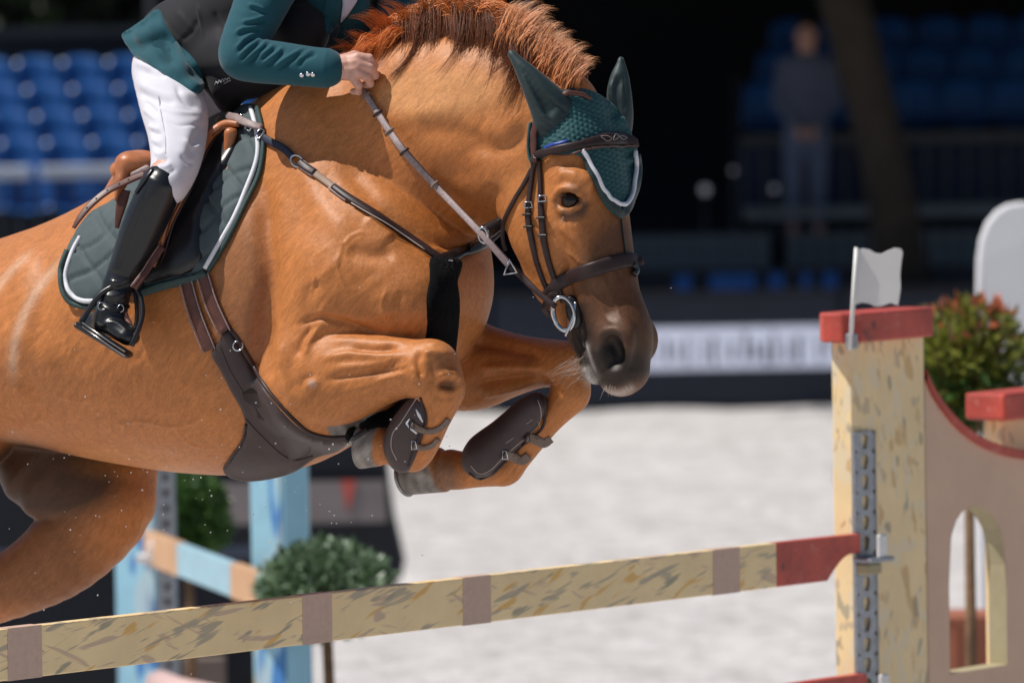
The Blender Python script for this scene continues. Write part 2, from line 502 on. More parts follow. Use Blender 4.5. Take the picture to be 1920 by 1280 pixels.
def build_horse_sdf():
    S = Sdf()
    T = [(-250, 655, 150, 160), (-130, 645, 185, 245), (0, 642, 186, 272), (110, 634, 204, 288), (240, 622, 244, 298),
         (380, 595, 293, 292), (500, 563, 320, 266), (600, 524, 284, 245), (690, 512, 246, 220), (748, 530, 185, 170)]
    S.tube([(*mid(u, v), a, b) for u, v, a, b in T], k=30, kin=5, n=5)
    # withers and back ridge
    S.tube([(*mid(60, 545), 60, 80), (*mid(200, 484), 66, 80), (*mid(340, 396), 80, 75), (*mid(460, 300), 92, 62), (*mid(560, 262), 90, 62), (*mid(660, 250), 100, 70)], k=70, kin=5)
    # neck
    upn = A(-0.45, -0.85, -0.2)
    S.tube([(*mid(620, 350), 215, 150), (715, 300, 150, 215, 128), (810, 262, 225, 200, 108), (905, 238, 300, 176, 92), (990, 230, 360, 142, 80), (1050, 232, 398, 105, 68)], up=upn, k=60, kin=5, n=3)
    # crest
    S.tube([(*mid(600, 215), 45, 48), (700, 140, 140, 50, 46), (800, 95, 215, 46, 40), (900, 92, 295, 44, 38), (990, 125, 360, 40, 36), (1055, 172, 405, 36, 38)], k=45, kin=5)
    # near shoulder, chest muscle, upper arm
    nsh = LAT
    S.ecap((590, 250, 150), (650, 540, 285), (120, 70), (120, 92), up=(1, 0, 0.8), k=45)
    S.ecap((690, 455, 280), (760, 560, 330), (95, 90), (100, 95), up=(0, -1, 0), k=55)
    S.ecap((655, 520, 300), (575, 690, 262), (110, 95), (78, 78), up=(1, 0, 0.3), k=40)       # triceps / upper arm
    S.ell((590, 690, 262), (88, 112, 95), k=35)
    S.ell((640, 760, 250), (110, 66, 85), k=35)                                                 # breast behind the elbow
    S.ell((790, 565, 250), (105, 120, 105), k=50)                                               # breast front
    # far shoulder
    S.ecap(mid(680, 300, -110), mid(745, 555, -105), (110, 80), (100, 85), up=(1, 0, 0.8), k=45)
    S.ell((830, 560, 190), (66, 100, 85), k=40)
    # near foreleg
    S.tube([(578, 705, 285, 96, 80), (640, 702, 330, 92, 72), (700, 694, 372, 70, 60), (755, 690, 408, 55, 50), (800, 694, 438, 54, 50)], k=26, kin=5)
    S.ell((812, 688, 445), (50, 50, 46), k=18)
    S.ell((826, 722, 442), (44, 46, 42), k=18)
    S.ell((770, 691, 430), (15, 19, 19), k=8)                                                   # accessory carpal bone
    S.tube([(828, 735, 440, 40, 38), (815, 785, 412, 27, 28), (798, 825, 372, 26, 26), (778, 852, 335, 30, 30)], up=(1, 0, 0), k=16, kin=8)
    S.ell((770, 850, 322), (34, 31, 34), k=12)
    S.tube([(768, 850, 322, 30, 29), (738, 842, 312, 28, 28), (712, 834, 304, 34, 34)], k=12, kin=6)
    S.ecap((716, 834, 304), (682, 829, 286), (40, 38), (50, 45), k=5, caps=0.18)
    # far foreleg
    S.tube([(830, 675, 60, 92, 85), (890, 686, 100, 82, 68), (950, 684, 145, 61, 52), (1015, 680, 205, 45, 42), (1062, 684, 250, 44, 42)], k=30, kin=5)
    S.ell((1070, 690, 258), (38, 46, 40), k=14)
    S.ell((1074, 728, 258), (33, 42, 36), k=14)
    S.ell((1030, 702, 236), (14, 15, 18), k=10)
    S.tube([(1068, 740, 256, 34, 34), (1034, 782, 236, 24, 25), (990, 832, 208, 24, 25), (950, 874, 182, 29, 28)], up=(0.7, 0.7, 0), k=14, kin=8)
    S.ell((944, 878, 178), (35, 31, 33), k=12)
    S.tube([(938, 882, 172, 27, 29), (890, 884, 140, 28, 27), (846, 880, 112, 38, 35)], k=12, kin=6)
    S.ecap((828, 880, 100), (766, 895, 64), (43, 40), (33, 36), k=5, caps=0.35)
    # far hind leg
    S.tube([(*mid(60, 760, -110), 170, 110), (140, 850, -480, 150, 95), (196, 935, -440, 98, 84), (120, 1035, -476, 80, 68), (20, 1098, -540, 64, 54), (-110, 1150, -620, 46, 42), (-190, 1180, -670, 46, 42)], up=(1, 0, 0.2), k=35, kin=5)
    S.tube([(-190, 1180, -670, 44, 40), (-270, 1290, -720, 30, 28), (-350, 1410, -760, 30, 28), (-380, 1450, -770, 36, 32)], up=(1, 0, 0), k=14, kin=8)
    S.tube([(-380, 1450, -770, 30, 30), (-430, 1500, -790, 34, 34)], up=(1, 0, 0), k=12)
    S.ecap((-440, 1505, -795), (-470, 1545, -805), (40, 38), (50, 46), k=5, caps=0.2)
    # near hind leg
    S.tube([(*mid(-120, 640, 90), 190, 120), (-110, 740, -470, 170, 130), (-190, 860, -430, 130, 95), (-300, 980, -470, 84, 66), (-400, 1060, -540, 48, 44)], up=(1, 0, 0.2), k=40, kin=5)
    S.tube([(-400, 1060, -540, 46, 42), (-480, 1180, -580, 30, 28), (-560, 1300, -620, 34, 30)], up=(1, 0, 0), k=14, kin=8)
    S.tube([(-560, 1300, -620, 30, 30), (-610, 1350, -640, 34, 34)], up=(1, 0, 0), k=12)
    S.ecap((-620, 1355, -645), (-655, 1390, -655), (40, 38), (50, 46), k=5, caps=0.2)
    # rump and tail dock
    S.ell(mid(-260, 640, 0), (170, 160, 200), k=60)
    S.tube([(*mid(-330, 520), 40, 40), (*mid(-420, 540), 28, 28), (*mid(-500, 640), 18, 18)], k=30, kin=10)
    # head: skull and nose
    def hrow(s, n, a, l): return (*hp(s, n), a, l)
    S.tube([hrow(-14, -18, 50, 58), hrow(60, 0, 60, 80), hrow(150, -8, 68, 88), hrow(230, -8, 66, 74), hrow(310, -8, 64, 58), hrow(380, -4, 60, 50), hrow(435, -2, 62, 50), hrow(478, -8, 56, 47), hrow(500, -16, 42, 40)], up=HN, k=35, kin=5, n=3)
    # lower jaw with the round cheek
    S.tube([hrow(100, -70, 68, 60), hrow(170, -84, 76, 66), hrow(235, -96, 76, 62), hrow(290, -98, 64, 52), hrow(335, -84, 48, 40), hrow(390, -70, 40, 36), hrow(440, -62, 32, 34), hrow(478, -62, 25, 32)], up=HN, k=22, kin=5, n=3)
    S.ell(hp(185, -80, 40), (88, 98, 40), rot=[HN, HF, HL], k=20)
    S.ell(hp(185, -80, -40), (88, 98, 40), rot=[HN, HF, HL], k=20)
    # throat
    S.ecap(hp(70, -70), (965, 330, 345), (85, 62), (95, 76), up=HF, k=40)
    for sd in (1, -1):
        S.ell(hp(142, 20, 74 * sd), (32, 24, 20), rot=[HN, HF, HL], k=22)        # brow
        S.ell(hp(168, 4, 94 * sd), (25, 18, 20), rot=[HN, HF, HL], k=8, op='s')   # eye socket
        for pts_, r_ in (([(159, -30, 79), (151, -17, 87), (147, 2, 91), (151, 20, 87), (164, 33, 79)], 6.0), ([(172, -29, 79), (184, -13, 84), (188, 6, 85), (182, 23, 82), (169, 34, 79)], 4.6)):
            for a_, b_ in zip(pts_[:-1], pts_[1:]): S.ecap(hp(a_[0], a_[1], a_[2] * sd), hp(b_[0], b_[1], b_[2] * sd), r_, r_, k=4)
        S.ecap(hp(215, -4, 66 * sd), hp(320, 6, 48 * sd), 14, 9, k=26)   # facial crest
        S.ell(hp(440, 18, 42 * sd), (38, 42, 17), rot=[HN, HF, HL], k=18)        # nostril wing
        S.ell(hp(468, 10, 60 * sd), (27, 38, 30), rot=[nrm(HN + 0.3 * HF), nrm(HF - 0.3 * HN), HL], k=8, op='s')
        S.ell(hp(460, -30, 34 * sd), (34, 30, 20), rot=[HN, HF, HL], k=16)
    S.ell(hp(415, 34), (26, 60, 34), rot=[HN, HF, HL], k=24)
    S.ell(hp(505, -2), (40, 30, 42), rot=[HN, HF, HL], k=14)                       # upper lip
    S.ell(hp(480, -66), (22, 24, 34), rot=[HN, HF, HL], k=10)                      # chin
    return S

HORSE_STROKES = [
    # near forearm muscles: (points, radius, amount, wmin)
    ([(600, 612), (580, 640), (572, 668)], 6.0, 4.4, 150), ([(590, 605), (566, 640), (560, 670)], 5.1, -3.9, 150),
    ([(660, 655), (710, 657), (745, 652)], 5.1, -7.7, 150), ([(610, 640), (660, 638), (730, 642), (775, 640)], 8.5, 3.9, 150),
    ([(604, 672), (660, 664), (720, 668), (765, 665)], 7.6, 5.8, 150),
    ([(610, 712), (660, 704), (720, 695), (762, 686)], 6.8, -5.8, 150), ([(620, 690), (690, 684), (750, 674)], 6.0, 3.3, 150),
    ([(640, 735), (700, 722), (760, 704)], 8.5, 3.3, 150),
    ([(575, 722), (590, 716)], 7.6, 4.4, 150), ([(560, 730), (572, 712), (592, 704)], 7.6, -3.9, 150),
    ([(560, 610), (600, 596), (640, 604), (700, 622)], 6.8, -8.9, 100),
    ([(585, 800), (640, 806), (700, 790)], 7.6, -3.9, 100),
    ([(520, 600), (512, 650), (520, 700)], 11.9, 3.9, 100),
    # shoulder: blade ridge, point of shoulder, groove before the shoulder
    ([(560, 300), (600, 380), (660, 440)], 24.7, 6.6, 0), ([(640, 300), (690, 360), (740, 420), (800, 470)], 19.0, -8.2, 0),
    ([(690, 400), (720, 430), (735, 452)], 17.1, 8.2, 0), ([(650, 470), (700, 478), (740, 470)], 15.2, -7.5, 0),
    ([(590, 520), (575, 570), (590, 600)], 15.2, -4.9, 0), ([(640, 480), (600, 520), (560, 540)], 8.5, 2.5, 0),
    ([(690, 520), (720, 560), (730, 600)], 28.5, 4.9, 0), ([(755, 540), (740, 600), (760, 625)], 11.4, -3.3, 0),
    # groove between shoulder and ribs
    ([(498, 330), (494, 430), (500, 520), (492, 600), (498, 680), (530, 770)], 20, -22, -200),
    # neck muscles
    ([(890, 262), (925, 282), (962, 270), (985, 240)], 16.0, -5.6, 100), ([(905, 235), (940, 245), (980, 215)], 20.0, 5.6, 100),
    ([(780, 250), (830, 245), (880, 262), (900, 300)], 22.0, -5.6, 100), ([(720, 230), (790, 210), (870, 200)], 22.0, 4.2, 100),
    ([(700, 390), (760, 430), (830, 465), (900, 470)], 16.0, -6.3, 100), ([(930, 345), (915, 390), (890, 430)], 18.0, -6.3, 100),
    ([(860, 330), (880, 380), (890, 440)], 18.0, 3.5, 100),
    ([(820, 455), (860, 470), (900, 462)], 7.0, -4.9, 100), ([(815, 468), (850, 478)], 6.0, 3.5, 100),
    # chest
    ([(905, 490), (912, 560), (890, 630)], 16, 5, 0),
    # far forearm muscles
    ([(880, 640), (940, 650), (1010, 668)], 10.8, -11.7, -50), ([(900, 690), (960, 688), (1020, 690)], 8.1, 7.8, -50),
    ([(890, 720), (950, 712), (1010, 704)], 7.2, -9.1, -50), ([(900, 740), (950, 730), (1000, 716)], 8.1, 6.5, -50),
    ([(1015, 705), (1030, 720), (1024, 740)], 4.5, -7.8, 0),
    # near knee
    ([(790, 655), (782, 680), (790, 710)], 6.8, -7.5, 200), ([(790, 665), (812, 660), (840, 668)], 6.8, 6.0, 200), ([(820, 705), (845, 700), (858, 716)], 6.0, 7.5, 200),
    ([(828, 722), (846, 724)], 6.8, -10.5, 200), ([(800, 730), (815, 760), (822, 790)], 6.0, 4.5, 200),
    ([(770, 690), (780, 700), (778, 712)], 5, 3, 200), ([(800, 642), (830, 650), (852, 672)], 5, 3, 200), ([(806, 676), (812, 700), (806, 722)], 6, -4, 200), ([(848, 690), (864, 712), (862, 740)], 6, 3.5, 200), ([(815, 742), (838, 748), (856, 742)], 5, -3, 200),
    ([(745, 676), (720, 690), (690, 697)], 3.2, -4, 150), ([(760, 700), (735, 706), (700, 716)], 3, 3, 150), ([(765, 682), (750, 688), (725, 692)], 2.8, 3.5, 150),
    ([(560, 640), (545, 690), (556, 740)], 12, -5, 150), ([(528, 640), (522, 690), (536, 740)], 9, 4, 150),
    ([(648, 540), (632, 500), (640, 462), (628, 430)], 3, 2.2, 100), ([(640, 462), (662, 440), (684, 436)], 2.6, 2, 100), ([(582, 560), (590, 520), (580, 486)], 3, 2, 100), ([(725, 540), (716, 575), (724, 606)], 3, 2, 100),
    ([(200, 800), (260, 790), (330, 800), (390, 780)], 3.5, 2.2, -300), ([(330, 800), (352, 830), (390, 842)], 3, 1.8, -300), ([(100, 740), (150, 752), (190, 740)], 4, 2, -500),
    ([(1060, 470), (1085, 490), (1096, 520)], 3, 2, 250), ([(1085, 490), (1110, 500)], 3, 1.6, 250), ([(1000, 470), (1020, 500), (1030, 520)], 4, 1.6, 250), ([(1140, 450), (1150, 490), (1168, 530)], 4, -2, 250),
    # flank and belly
    ([(30, 690), (60, 730), (75, 790)], 26, -7, -600), ([(150, 820), (250, 850), (350, 862)], 14, -5, -400),
    ([(0, 620), (60, 640), (100, 700)], 26, 6, -600), ([(20, 720), (60, 760), (40, 820)], 14, 5, -600),
    ([(60, 450), (40, 540), (30, 640), (40, 720)], 22, 6, -600), ([(90, 480), (75, 580), (70, 660)], 18, -5, -600),
    # face: crest, cheek edge, vein, nostril rim, mouth, eyelids
    ([(1040, 420), (1080, 450), (1120, 500)], 8.1, 3.0, 250), ([(985, 330), (975, 380), (985, 440), (1010, 480)], 8.1, 2.2, 250),
    ([(1090, 530), (1125, 570), (1140, 600), (1165, 610)], 4.5, 2.2, 250), ([(1130, 520), (1150, 560), (1165, 600)], 3.6, 1.8, 250),
    ([(1120, 640), (1130, 622), (1155, 618), (1175, 640), (1178, 675), (1165, 700)], 5.4, 3.0, 250), ([(1118, 650), (1122, 690), (1140, 706)], 4.5, 2.2, 250),
    ([(1078, 610), (1090, 640), (1100, 670), (1112, 705), (1128, 728)], 3.6, -5.2, 250), ([(1085, 600), (1100, 640), (1112, 680)], 4.5, 2.2, 250),
    ([(1040, 362), (1056, 352), (1080, 358), (1092, 372)], 4.5, 5.2, 250), ([(1042, 388), (1058, 402), (1080, 402), (1094, 390)], 4.5, 3.8, 250),
    ([(1036, 350), (1060, 340), (1085, 348)], 4.5, -2.2, 250), ([(1045, 330), (1065, 322), (1085, 330)], 8.1, 3.8, 250),
    ([(1050, 290), (1062, 305)], 12.6, -3.8, 250), ([(1050, 412), (1075, 416)], 4.5, -2.2, 250), ([(1100, 300), (1110, 340)], 12.6, 2.2, 250),
    ([(1195, 365), (1215, 372)], 8.1, 3.8, 250),
]
def ripples(V, F):
    """skin folds on the ribs behind the stirrup and on the shoulder, veins"""
    r = random.Random(3)
    st = []
    for i in range(46):
        u = r.uniform(120, 270); v = r.uniform(575, 690)
        a = math.radians(r.uniform(95, 150)); L = r.uniform(14, 34)
        st.append(([(u, v), (u + math.cos(a) * L * .5 + r.uniform(-5, 5), v + math.sin(a) * L * .5), (u + math.cos(a) * L, v + math.sin(a) * L)], r.uniform(3.5, 6), r.uniform(0.5, 1.1) * r.choice((1, -1)), -400))
    for i in range(40):
        u = r.uniform(505, 640); v = r.uniform(290, 570)
        a = math.radians(r.uniform(100, 150)); L = r.uniform(20, 50)
        st.append(([(u, v), (u + math.cos(a) * L * .5 + r.uniform(-4, 4), v + math.sin(a) * L * .5), (u + math.cos(a) * L, v + math.sin(a) * L)], r.uniform(3.5, 5), r.uniform(0.3, 0.8) * r.choice((1, -1)), 0))
    for i in range(30):
        u = r.uniform(640, 900); v = r.uniform(230, 620)
        a = math.radians(r.uniform(0, 360)); L = r.uniform(20, 60)
        st.append(([(u, v), (u + math.cos(a) * L * .5 + r.uniform(-6, 6), v + math.sin(a) * L * .5 + r.uniform(-6, 6)), (u + math.cos(a) * L, v + math.sin(a) * L)], r.uniform(4, 8), r.uniform(0.3, 0.8) * r.choice((1, -1)), 0))
    return sculpt(V, F, st)

CH = A(0.51, 0.185, 0.053)                 # chestnut
def horse_tint(V, F):
    N = vnormals(V, F)
    C = np.tile(CH, (len(V), 1))
    def blob(c, r, col, a=1.0, p=2, cond=None):
        nonlocal C
        d = np.sqrt((((V - np.asarray(c)) / np.asarray(r)) ** 2).sum(1))
        k = np.clip(1 - d, 0, 1); k = k * k * (3 - 2 * k)
        k = np.clip(k * 2, 0, 1) * a
        if cond is not None: k = k * cond
        C = C * (1 - k[:, None]) + np.asarray(col) * k[:, None]
    def line(pts, rad, col, a, wmin=-1e9):
        nonlocal C
        d, fr = seg_dist2(V, cat(np.array(pts, float), 5) if len(pts) > 2 else pts)
        k = np.exp(-(d / rad) ** 2) * a * np.clip(N[:, 2] * 2 + 0.3, 0, 1) * (V[:, 2] > wmin) * np.clip(np.minimum(fr, 1 - fr) * 6 + .1, 0, 1)
        C = C * (1 - k[:, None]) + np.asarray(col) * k[:, None]
    dark = A(0.022, 0.015, 0.013)
    # head tinted browner than the body, the nose far darker, the muzzle dark grey
    blob(hp(300, -20), (260, 330, 260), A(0.46, 0.165, 0.046), 0.6)
    blob(hp(345, 24), (150, 230, 190), A(0.062, 0.028, 0.015), 0.86)
    blob(hp(440, -2), (110, 90, 130), A(0.12, 0.06, 0.034), 0.7)
    blob(hp(480, -18), (128, 96, 140), dark * 1.1, 0.98)
    blob(hp(425, -78, 20), (44, 70, 110), dark, 0.95)
    line([(1085, 560), (1092, 610), (1100, 650)], 22, dark, 0.8, 250)
    line([(1066, 348), (1086, 360)], 14, A(0.22, 0.11, 0.06), 0.6, 250)
    line([(1045, 398), (1070, 406), (1092, 396), (1100, 374)], 9, dark * 1.6, 0.85, 250)
    line([(1048, 366), (1070, 372), (1090, 384)], 9, dark, 0.9, 250)
    line([(1040, 372), (1044, 392)], 5, dark, 0.7, 250)
    line([(1125, 640), (1138, 626), (1160, 628), (1172, 648)], 7, dark * 1.3, 0.8, 250)
    blob(hp(468, 10, 44), (34, 42, 46), A(0.006, 0.004, 0.004), 1.0)  # hollow of the nostril painted black
    line([(1093, 684), (1103, 704), (1118, 722)], 11, A(0.55, 0.5, 0.46), 0.9, 250)
    line([(1122, 730), (1160, 738), (1192, 722)], 8, A(0.55, 0.45, 0.4), 0.85, 250)
    line([(1098, 640), (1106, 668), (1118, 700)], 3, A(0.5, 0.47, 0.45), 0.5, 250)
    # knees, fetlocks
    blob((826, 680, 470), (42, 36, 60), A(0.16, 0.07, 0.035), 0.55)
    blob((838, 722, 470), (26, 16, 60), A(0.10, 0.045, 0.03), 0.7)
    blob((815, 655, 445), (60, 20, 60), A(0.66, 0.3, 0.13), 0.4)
    blob((835, 890, 110), (48, 60, 100), A(0.17, 0.1, 0.07), 0.75)
    blob((735, 800, 310), (30, 40, 80), A(0.2, 0.12, 0.09), 0.6)
    blob((1085, 705, 258), (30, 40, 60), A(0.18, 0.07, 0.03), 0.5)
    # hooves
    def hoof(a, b, r, wmin=-1e9):
        a = np.asarray(a, float); b = np.asarray(b, float)
        ax = nrm(b - a); t = (V - a) @ ax
        q = np.linalg.norm((V - a) - t[:, None] * ax, axis=1)
        k = np.clip((t + 2) / 5, 0, 1) * (q < r) * (t < 90) * (V[:, 2] > wmin)
        nonlocal C
        streak = 0.5 + 0.5 * np.sin(t * 0.28 + np.sin(V[:, 1] * 0.08) * 1.5)
        sp = np.sin(V[:, 0] * 0.07 + 1.7 * np.sin(V[:, 1] * 0.06)) * np.sin(V[:, 2] * 0.05 + V[:, 1] * 0.09)
        col = A(0.20, 0.175, 0.16)[None] * (0.75 + 0.4 * streak[:, None]) + A(0.16, 0.15, 0.14)[None] * np.clip(sp, 0, 1)[:, None]
        C = C * (1 - k[:, None]) + col * k[:, None]
    hoof((716, 834, 304), (682, 829, 286), 64, 258)
    hoof((826, 880, 100), (776, 893, 70), 75)
    # inner thigh and girth hair darkened for painted shade and sweat, paler belly
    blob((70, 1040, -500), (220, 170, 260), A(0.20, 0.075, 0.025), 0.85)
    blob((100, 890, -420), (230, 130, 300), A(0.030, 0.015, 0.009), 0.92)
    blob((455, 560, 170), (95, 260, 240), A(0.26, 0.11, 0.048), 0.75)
    blob((870, 350, 330), (120, 120, 200), A(0.36, 0.115, 0.028), 0.7)  # shade on the lower neck painted into the hair colour
    blob((745, 560, 330), (110, 110, 160), A(0.40, 0.14, 0.038), 0.7)  # shaded front of the shoulder painted darker
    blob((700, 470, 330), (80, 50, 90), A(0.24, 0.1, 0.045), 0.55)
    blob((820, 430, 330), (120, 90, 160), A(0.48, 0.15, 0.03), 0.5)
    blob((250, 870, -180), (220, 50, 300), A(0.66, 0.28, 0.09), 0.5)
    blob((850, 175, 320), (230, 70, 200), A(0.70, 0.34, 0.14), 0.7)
    # wiped sweat marks over the loin
    line([(120, 480), (60, 560), (28, 640), (24, 720)], 9, A(0.72, 0.5, 0.36), 0.55, -600)
    line([(60, 470), (10, 520), (-30, 580)], 8, A(0.72, 0.5, 0.36), 0.45, -700)
    line([(578, 722), (592, 716)], 7, A(0.42, 0.3, 0.26), 0.8, 150)
    return C

HORSE = empty('horse', Vector(px_world(A(350, 880, -150))), 'chestnut horse in mid jump over the plank with knees folded', 'horse')
HS = build_horse_sdf()
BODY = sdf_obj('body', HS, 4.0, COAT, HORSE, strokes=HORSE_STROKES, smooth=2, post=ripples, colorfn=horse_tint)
HV, HFc = o_cache[BODY.name]
# ------------------------------------------------------------------ draping tools: straps and sheets laid on the horse
from mathutils.geometry import delaunay_2d_cdt
_trees = {}
class Trees:
    """several surfaces hit as one: the nearest to the camera counts"""
    def __init__(s, ts): s.ts = ts
    def ray_cast(s, o, d):
        best = (None, None, None, None)
        for t in s.ts:
            h = t.ray_cast(o, d)
            if h[0] is not None and (best[0] is None or h[0].z > best[0].z): best = h
        return best
def make_bvh(*pairs):
    ts = []
    for V, F in pairs:
        if id(V) not in _trees: _trees[id(V)] = (BVHTree.FromPolygons(V.tolist(), F.tolist()), V)
        ts.append(_trees[id(V)][0])
    return Trees(ts)
BVH = make_bvh((HV, HFc))
WMAX = [3000.0]
def cast(u, v, bvh=None):
    w0 = WMAX[0](u, v) if callable(WMAX[0]) else WMAX[0]
    hit, nor, _, _ = (bvh or BVH).ray_cast(Vector((u, v, w0)), Vector((0, 0, -1)))
    if hit is None: return None, None
    if nor.z < 0: nor = -nor
    return hit.z, nor
def drape_path(uv, n=8, lift=0, bvh=None, smooth=6, w0=None):
    """uv path -> (points u,v,w ; normals) on the surface seen by the camera; gaps are filled from the neighbours"""
    P = cat(np.array([p[:2] for p in uv], float), n)
    W = np.full(len(P), np.nan); Nn = np.zeros((len(P), 3)); Nn[:, 2] = 1
    for i, (u, v) in enumerate(P):
        w, nor = cast(u, v, bvh)
        if w is not None: W[i] = w; Nn[i] = nor
    ok = ~np.isnan(W)
    idx = np.arange(len(P))
    if w0 is not None and not ok.any(): W[:] = w0
    else: W = np.interp(idx, idx[ok], W[ok])
    for _ in range(smooth):
        W[1:-1] = np.maximum(W[1:-1] * .5 + (W[:-2] + W[2:]) * .25, W[1:-1] - 1.0)
        Nn[1:-1] = Nn[1:-1] * .5 + (Nn[:-2] + Nn[2:]) * .25
    Nn = nrm(Nn)
    Q = np.c_[P, W] + Nn * lift
    return Q, Nn
def strap_mesh(Q, Nn, width, thick, prof=None):
    """ribbon with rounded edges along Q; width number or list"""
    n = len(Q)
    w = np.interp(np.linspace(0, 1, n), np.linspace(0, 1, len(width)), width) if hasattr(width, '__len__') else np.full(n, width)
    T = np.gradient(Q, axis=0); T = nrm(T)
    Nn = nrm(Nn - T * (Nn * T).sum(1, keepdims=True))
    B = np.cross(T, Nn)
    prof = prof or [(-1, -0.3), (-1, 0.35), (-0.86, 0.85), (-0.5, 1.0), (0, 1.06), (0.5, 1.0), (0.86, 0.85), (1, 0.35), (1, -0.3)]
    k = len(prof)
    V = np.concatenate([(Q + B * (w[:, None] * 0.5 * x) + Nn * (thick * y))[:, None] for x, y in prof], 1).reshape(-1, 3)
    F = []
    for i in range(n - 1):
        for j in range(k):
            j2 = (j + 1) % k
            F.append((i * k + j, i * k + j2, (i + 1) * k + j2, (i + 1) * k + j))
    F.append(tuple(range(k - 1, -1, -1))); F.append(tuple((n - 1) * k + j for j in range(k)))
    return V, F
def fix_normals(o):
    bm = bmesh.new(); bm.from_mesh(o.data); bmesh.ops.recalc_face_normals(bm, faces=bm.faces); bm.to_mesh(o.data); bm.free()
    return o
def strap(name, uv, width, thick, mat, parent, lift=1.0, n=8, bvh=None, Q=None, Nn=None):
    if Q is None: Q, Nn = drape_path(uv, n, lift, bvh)
    V, F = strap_mesh(Q, Nn, width, thick)
    return fix_normals(mesh_obj(name, px_world(V), F, mat, parent))
def path3(rows, n=8):
    Q = cat(np.array(rows, float), n)
    return Q
def cord(name, rows, rad, mat, parent, n=8, sides=8, closed=False, flat=None):
    Q = cat(np.array(rows, float), n) if len(rows) > 2 and not closed else np.array(rows, float)
    mb = MB(); r = rad if not hasattr(rad, '__len__') else np.interp(np.linspace(0, 1, len(Q)), np.linspace(0, 1, len(rad)), rad).tolist()
    mb.tube([tuple(p) for p in Q], r, sides, closed, flat=flat)
    return fix_normals(mesh_obj(name, px_world(np.array(mb.v)), mb.f, mat, parent))
def surf_cord(name, uv, rad, mat, parent, lift=0, n=8, bvh=None, sides=8):
    Q, Nn = drape_path(uv, n, lift, bvh)
    return cord(name, Q, rad, mat, parent, 1, sides)
def patch(name, poly, mat, parent, thick=6, edge=8, h=7, lift=1.0, bvh=None, relief=None, back=-6, spline=3, wfix=None, tintf=None, wsm=4):
    """closed outline (u, v) -> a padded sheet lying on the surface; relief(u, v) adds thickness"""
    B = np.array(poly, float)
    if spline > 1:
        Bc = np.vstack([B[-1:], B, B[:2]])
        out = []
        for i in range(1, len(Bc) - 2):
            p0, p1, p2, p3 = Bc[i - 1:i + 3]
            for j in range(spline):
                t = j / spline
                out.append(0.5 * (2 * p1 + (p2 - p0) * t + (2 * p0 - 5 * p1 + 4 * p2 - p3) * t * t + (3 * p1 - p0 - 3 * p2 + p3) * t ** 3))
        B = np.array(out)
    # resample the outline
    Bc = np.vstack([B, B[:1]]); L = np.r_[0, np.cumsum(np.linalg.norm(np.diff(Bc, axis=0), axis=1))]
    nb = max(12, int(L[-1] / h)); s = np.linspace(0, L[-1], nb, endpoint=False)
    B = np.c_[np.interp(s, L, Bc[:, 0]), np.interp(s, L, Bc[:, 1])]
    lo, hi = B.min(0), B.max(0)
    gx, gy = np.meshgrid(np.arange(lo[0] + h / 2, hi[0], h), np.arange(lo[1] + h / 2, hi[1], h * 0.9))
    gx[::2] += h / 2
    G = np.c_[gx.ravel(), gy.ravel()]
    ins = np.zeros(len(G), bool); j = nb - 1
    for i in range(nb):
        xi, yi = B[i]; xj, yj = B[j]
        c = ((yi > G[:, 1]) != (yj > G[:, 1])) & (G[:, 0] < (xj - xi) * (G[:, 1] - yi) / (yj - yi + 1e-12) + xi)
        ins ^= c; j = i
    dist, _ = seg_dist2(G, np.vstack([B, B[:1]]))
    G = G[ins & (dist > h * 0.45)]
    P = np.vstack([B, G])
    r = delaunay_2d_cdt([Vector(p) for p in P.tolist()], [(i, (i + 1) % nb) for i in range(nb)], [], 1, 1e-5)
    P2 = np.array([tuple(v) for v in r[0]]); T = [tuple(f) for f in r[2]]
    D, _ = seg_dist2(P2, np.vstack([B, B[:1]]))
    W = np.full(len(P2), np.nan); Nn = np.zeros((len(P2), 3)); Nn[:, 2] = 1
    for i, (u, v) in enumerate(P2):
        w, nor = cast(u, v, bvh)
        if w is not None: W[i] = w; Nn[i] = nor
    bad = np.flatnonzero(np.isnan(W)); good = np.flatnonzero(~np.isnan(W))
    if wfix is not None: W = np.array([wfix(u, v, w) for (u, v), w in zip(P2, W)]); bad = []
    for i in bad:
        d = ((P2[good] - P2[i]) ** 2).sum(1); q = good[np.argmin(d)]; W[i] = W[q] - math.sqrt(d.min()) * 0.8; Nn[i] = Nn[q]
    # smooth depth a little so that the sheet bridges hollows
    E = np.array([(a, b) for f in T for a, b in ((f[0], f[1]), (f[1], f[2]), (f[2], f[0]))]); E = np.vstack([E, E[:, ::-1]])
    cnt = np.maximum(np.bincount(E[:, 0], minlength=len(P2)), 1)
    for _ in range(wsm):
        A_ = np.bincount(E[:, 0], W[E[:, 1]], len(P2)) / cnt
        W = np.maximum(W * .5 + A_ * .5, W - 0.5)
        Nn = nrm(Nn + np.stack([np.bincount(E[:, 0], Nn[E[:, 1], i], len(P2)) / cnt for i in range(3)], 1))
    t = thick * (1 - np.exp(-(D + 0.5) / edge))
    if relief is not None: t = t + relief(P2[:, 0], P2[:, 1], D) * (1 - np.exp(-D / edge))
    base = np.c_[P2, W]
    top = base + Nn * (lift + t)[:, None]
    # outline edge list in order
    nbv = [int(np.argmin(((P2 - b) ** 2).sum(1))) for b in B]
    bot = base[nbv] + Nn[nbv] * back
    V = np.vstack([top, bot]); n0 = len(top)
    F = list(T) + [(nbv[i], nbv[(i + 1) % nb], n0 + (i + 1) % nb, n0 + i) for i in range(nb)]
    F.append(tuple(n0 + i for i in range(nb)))
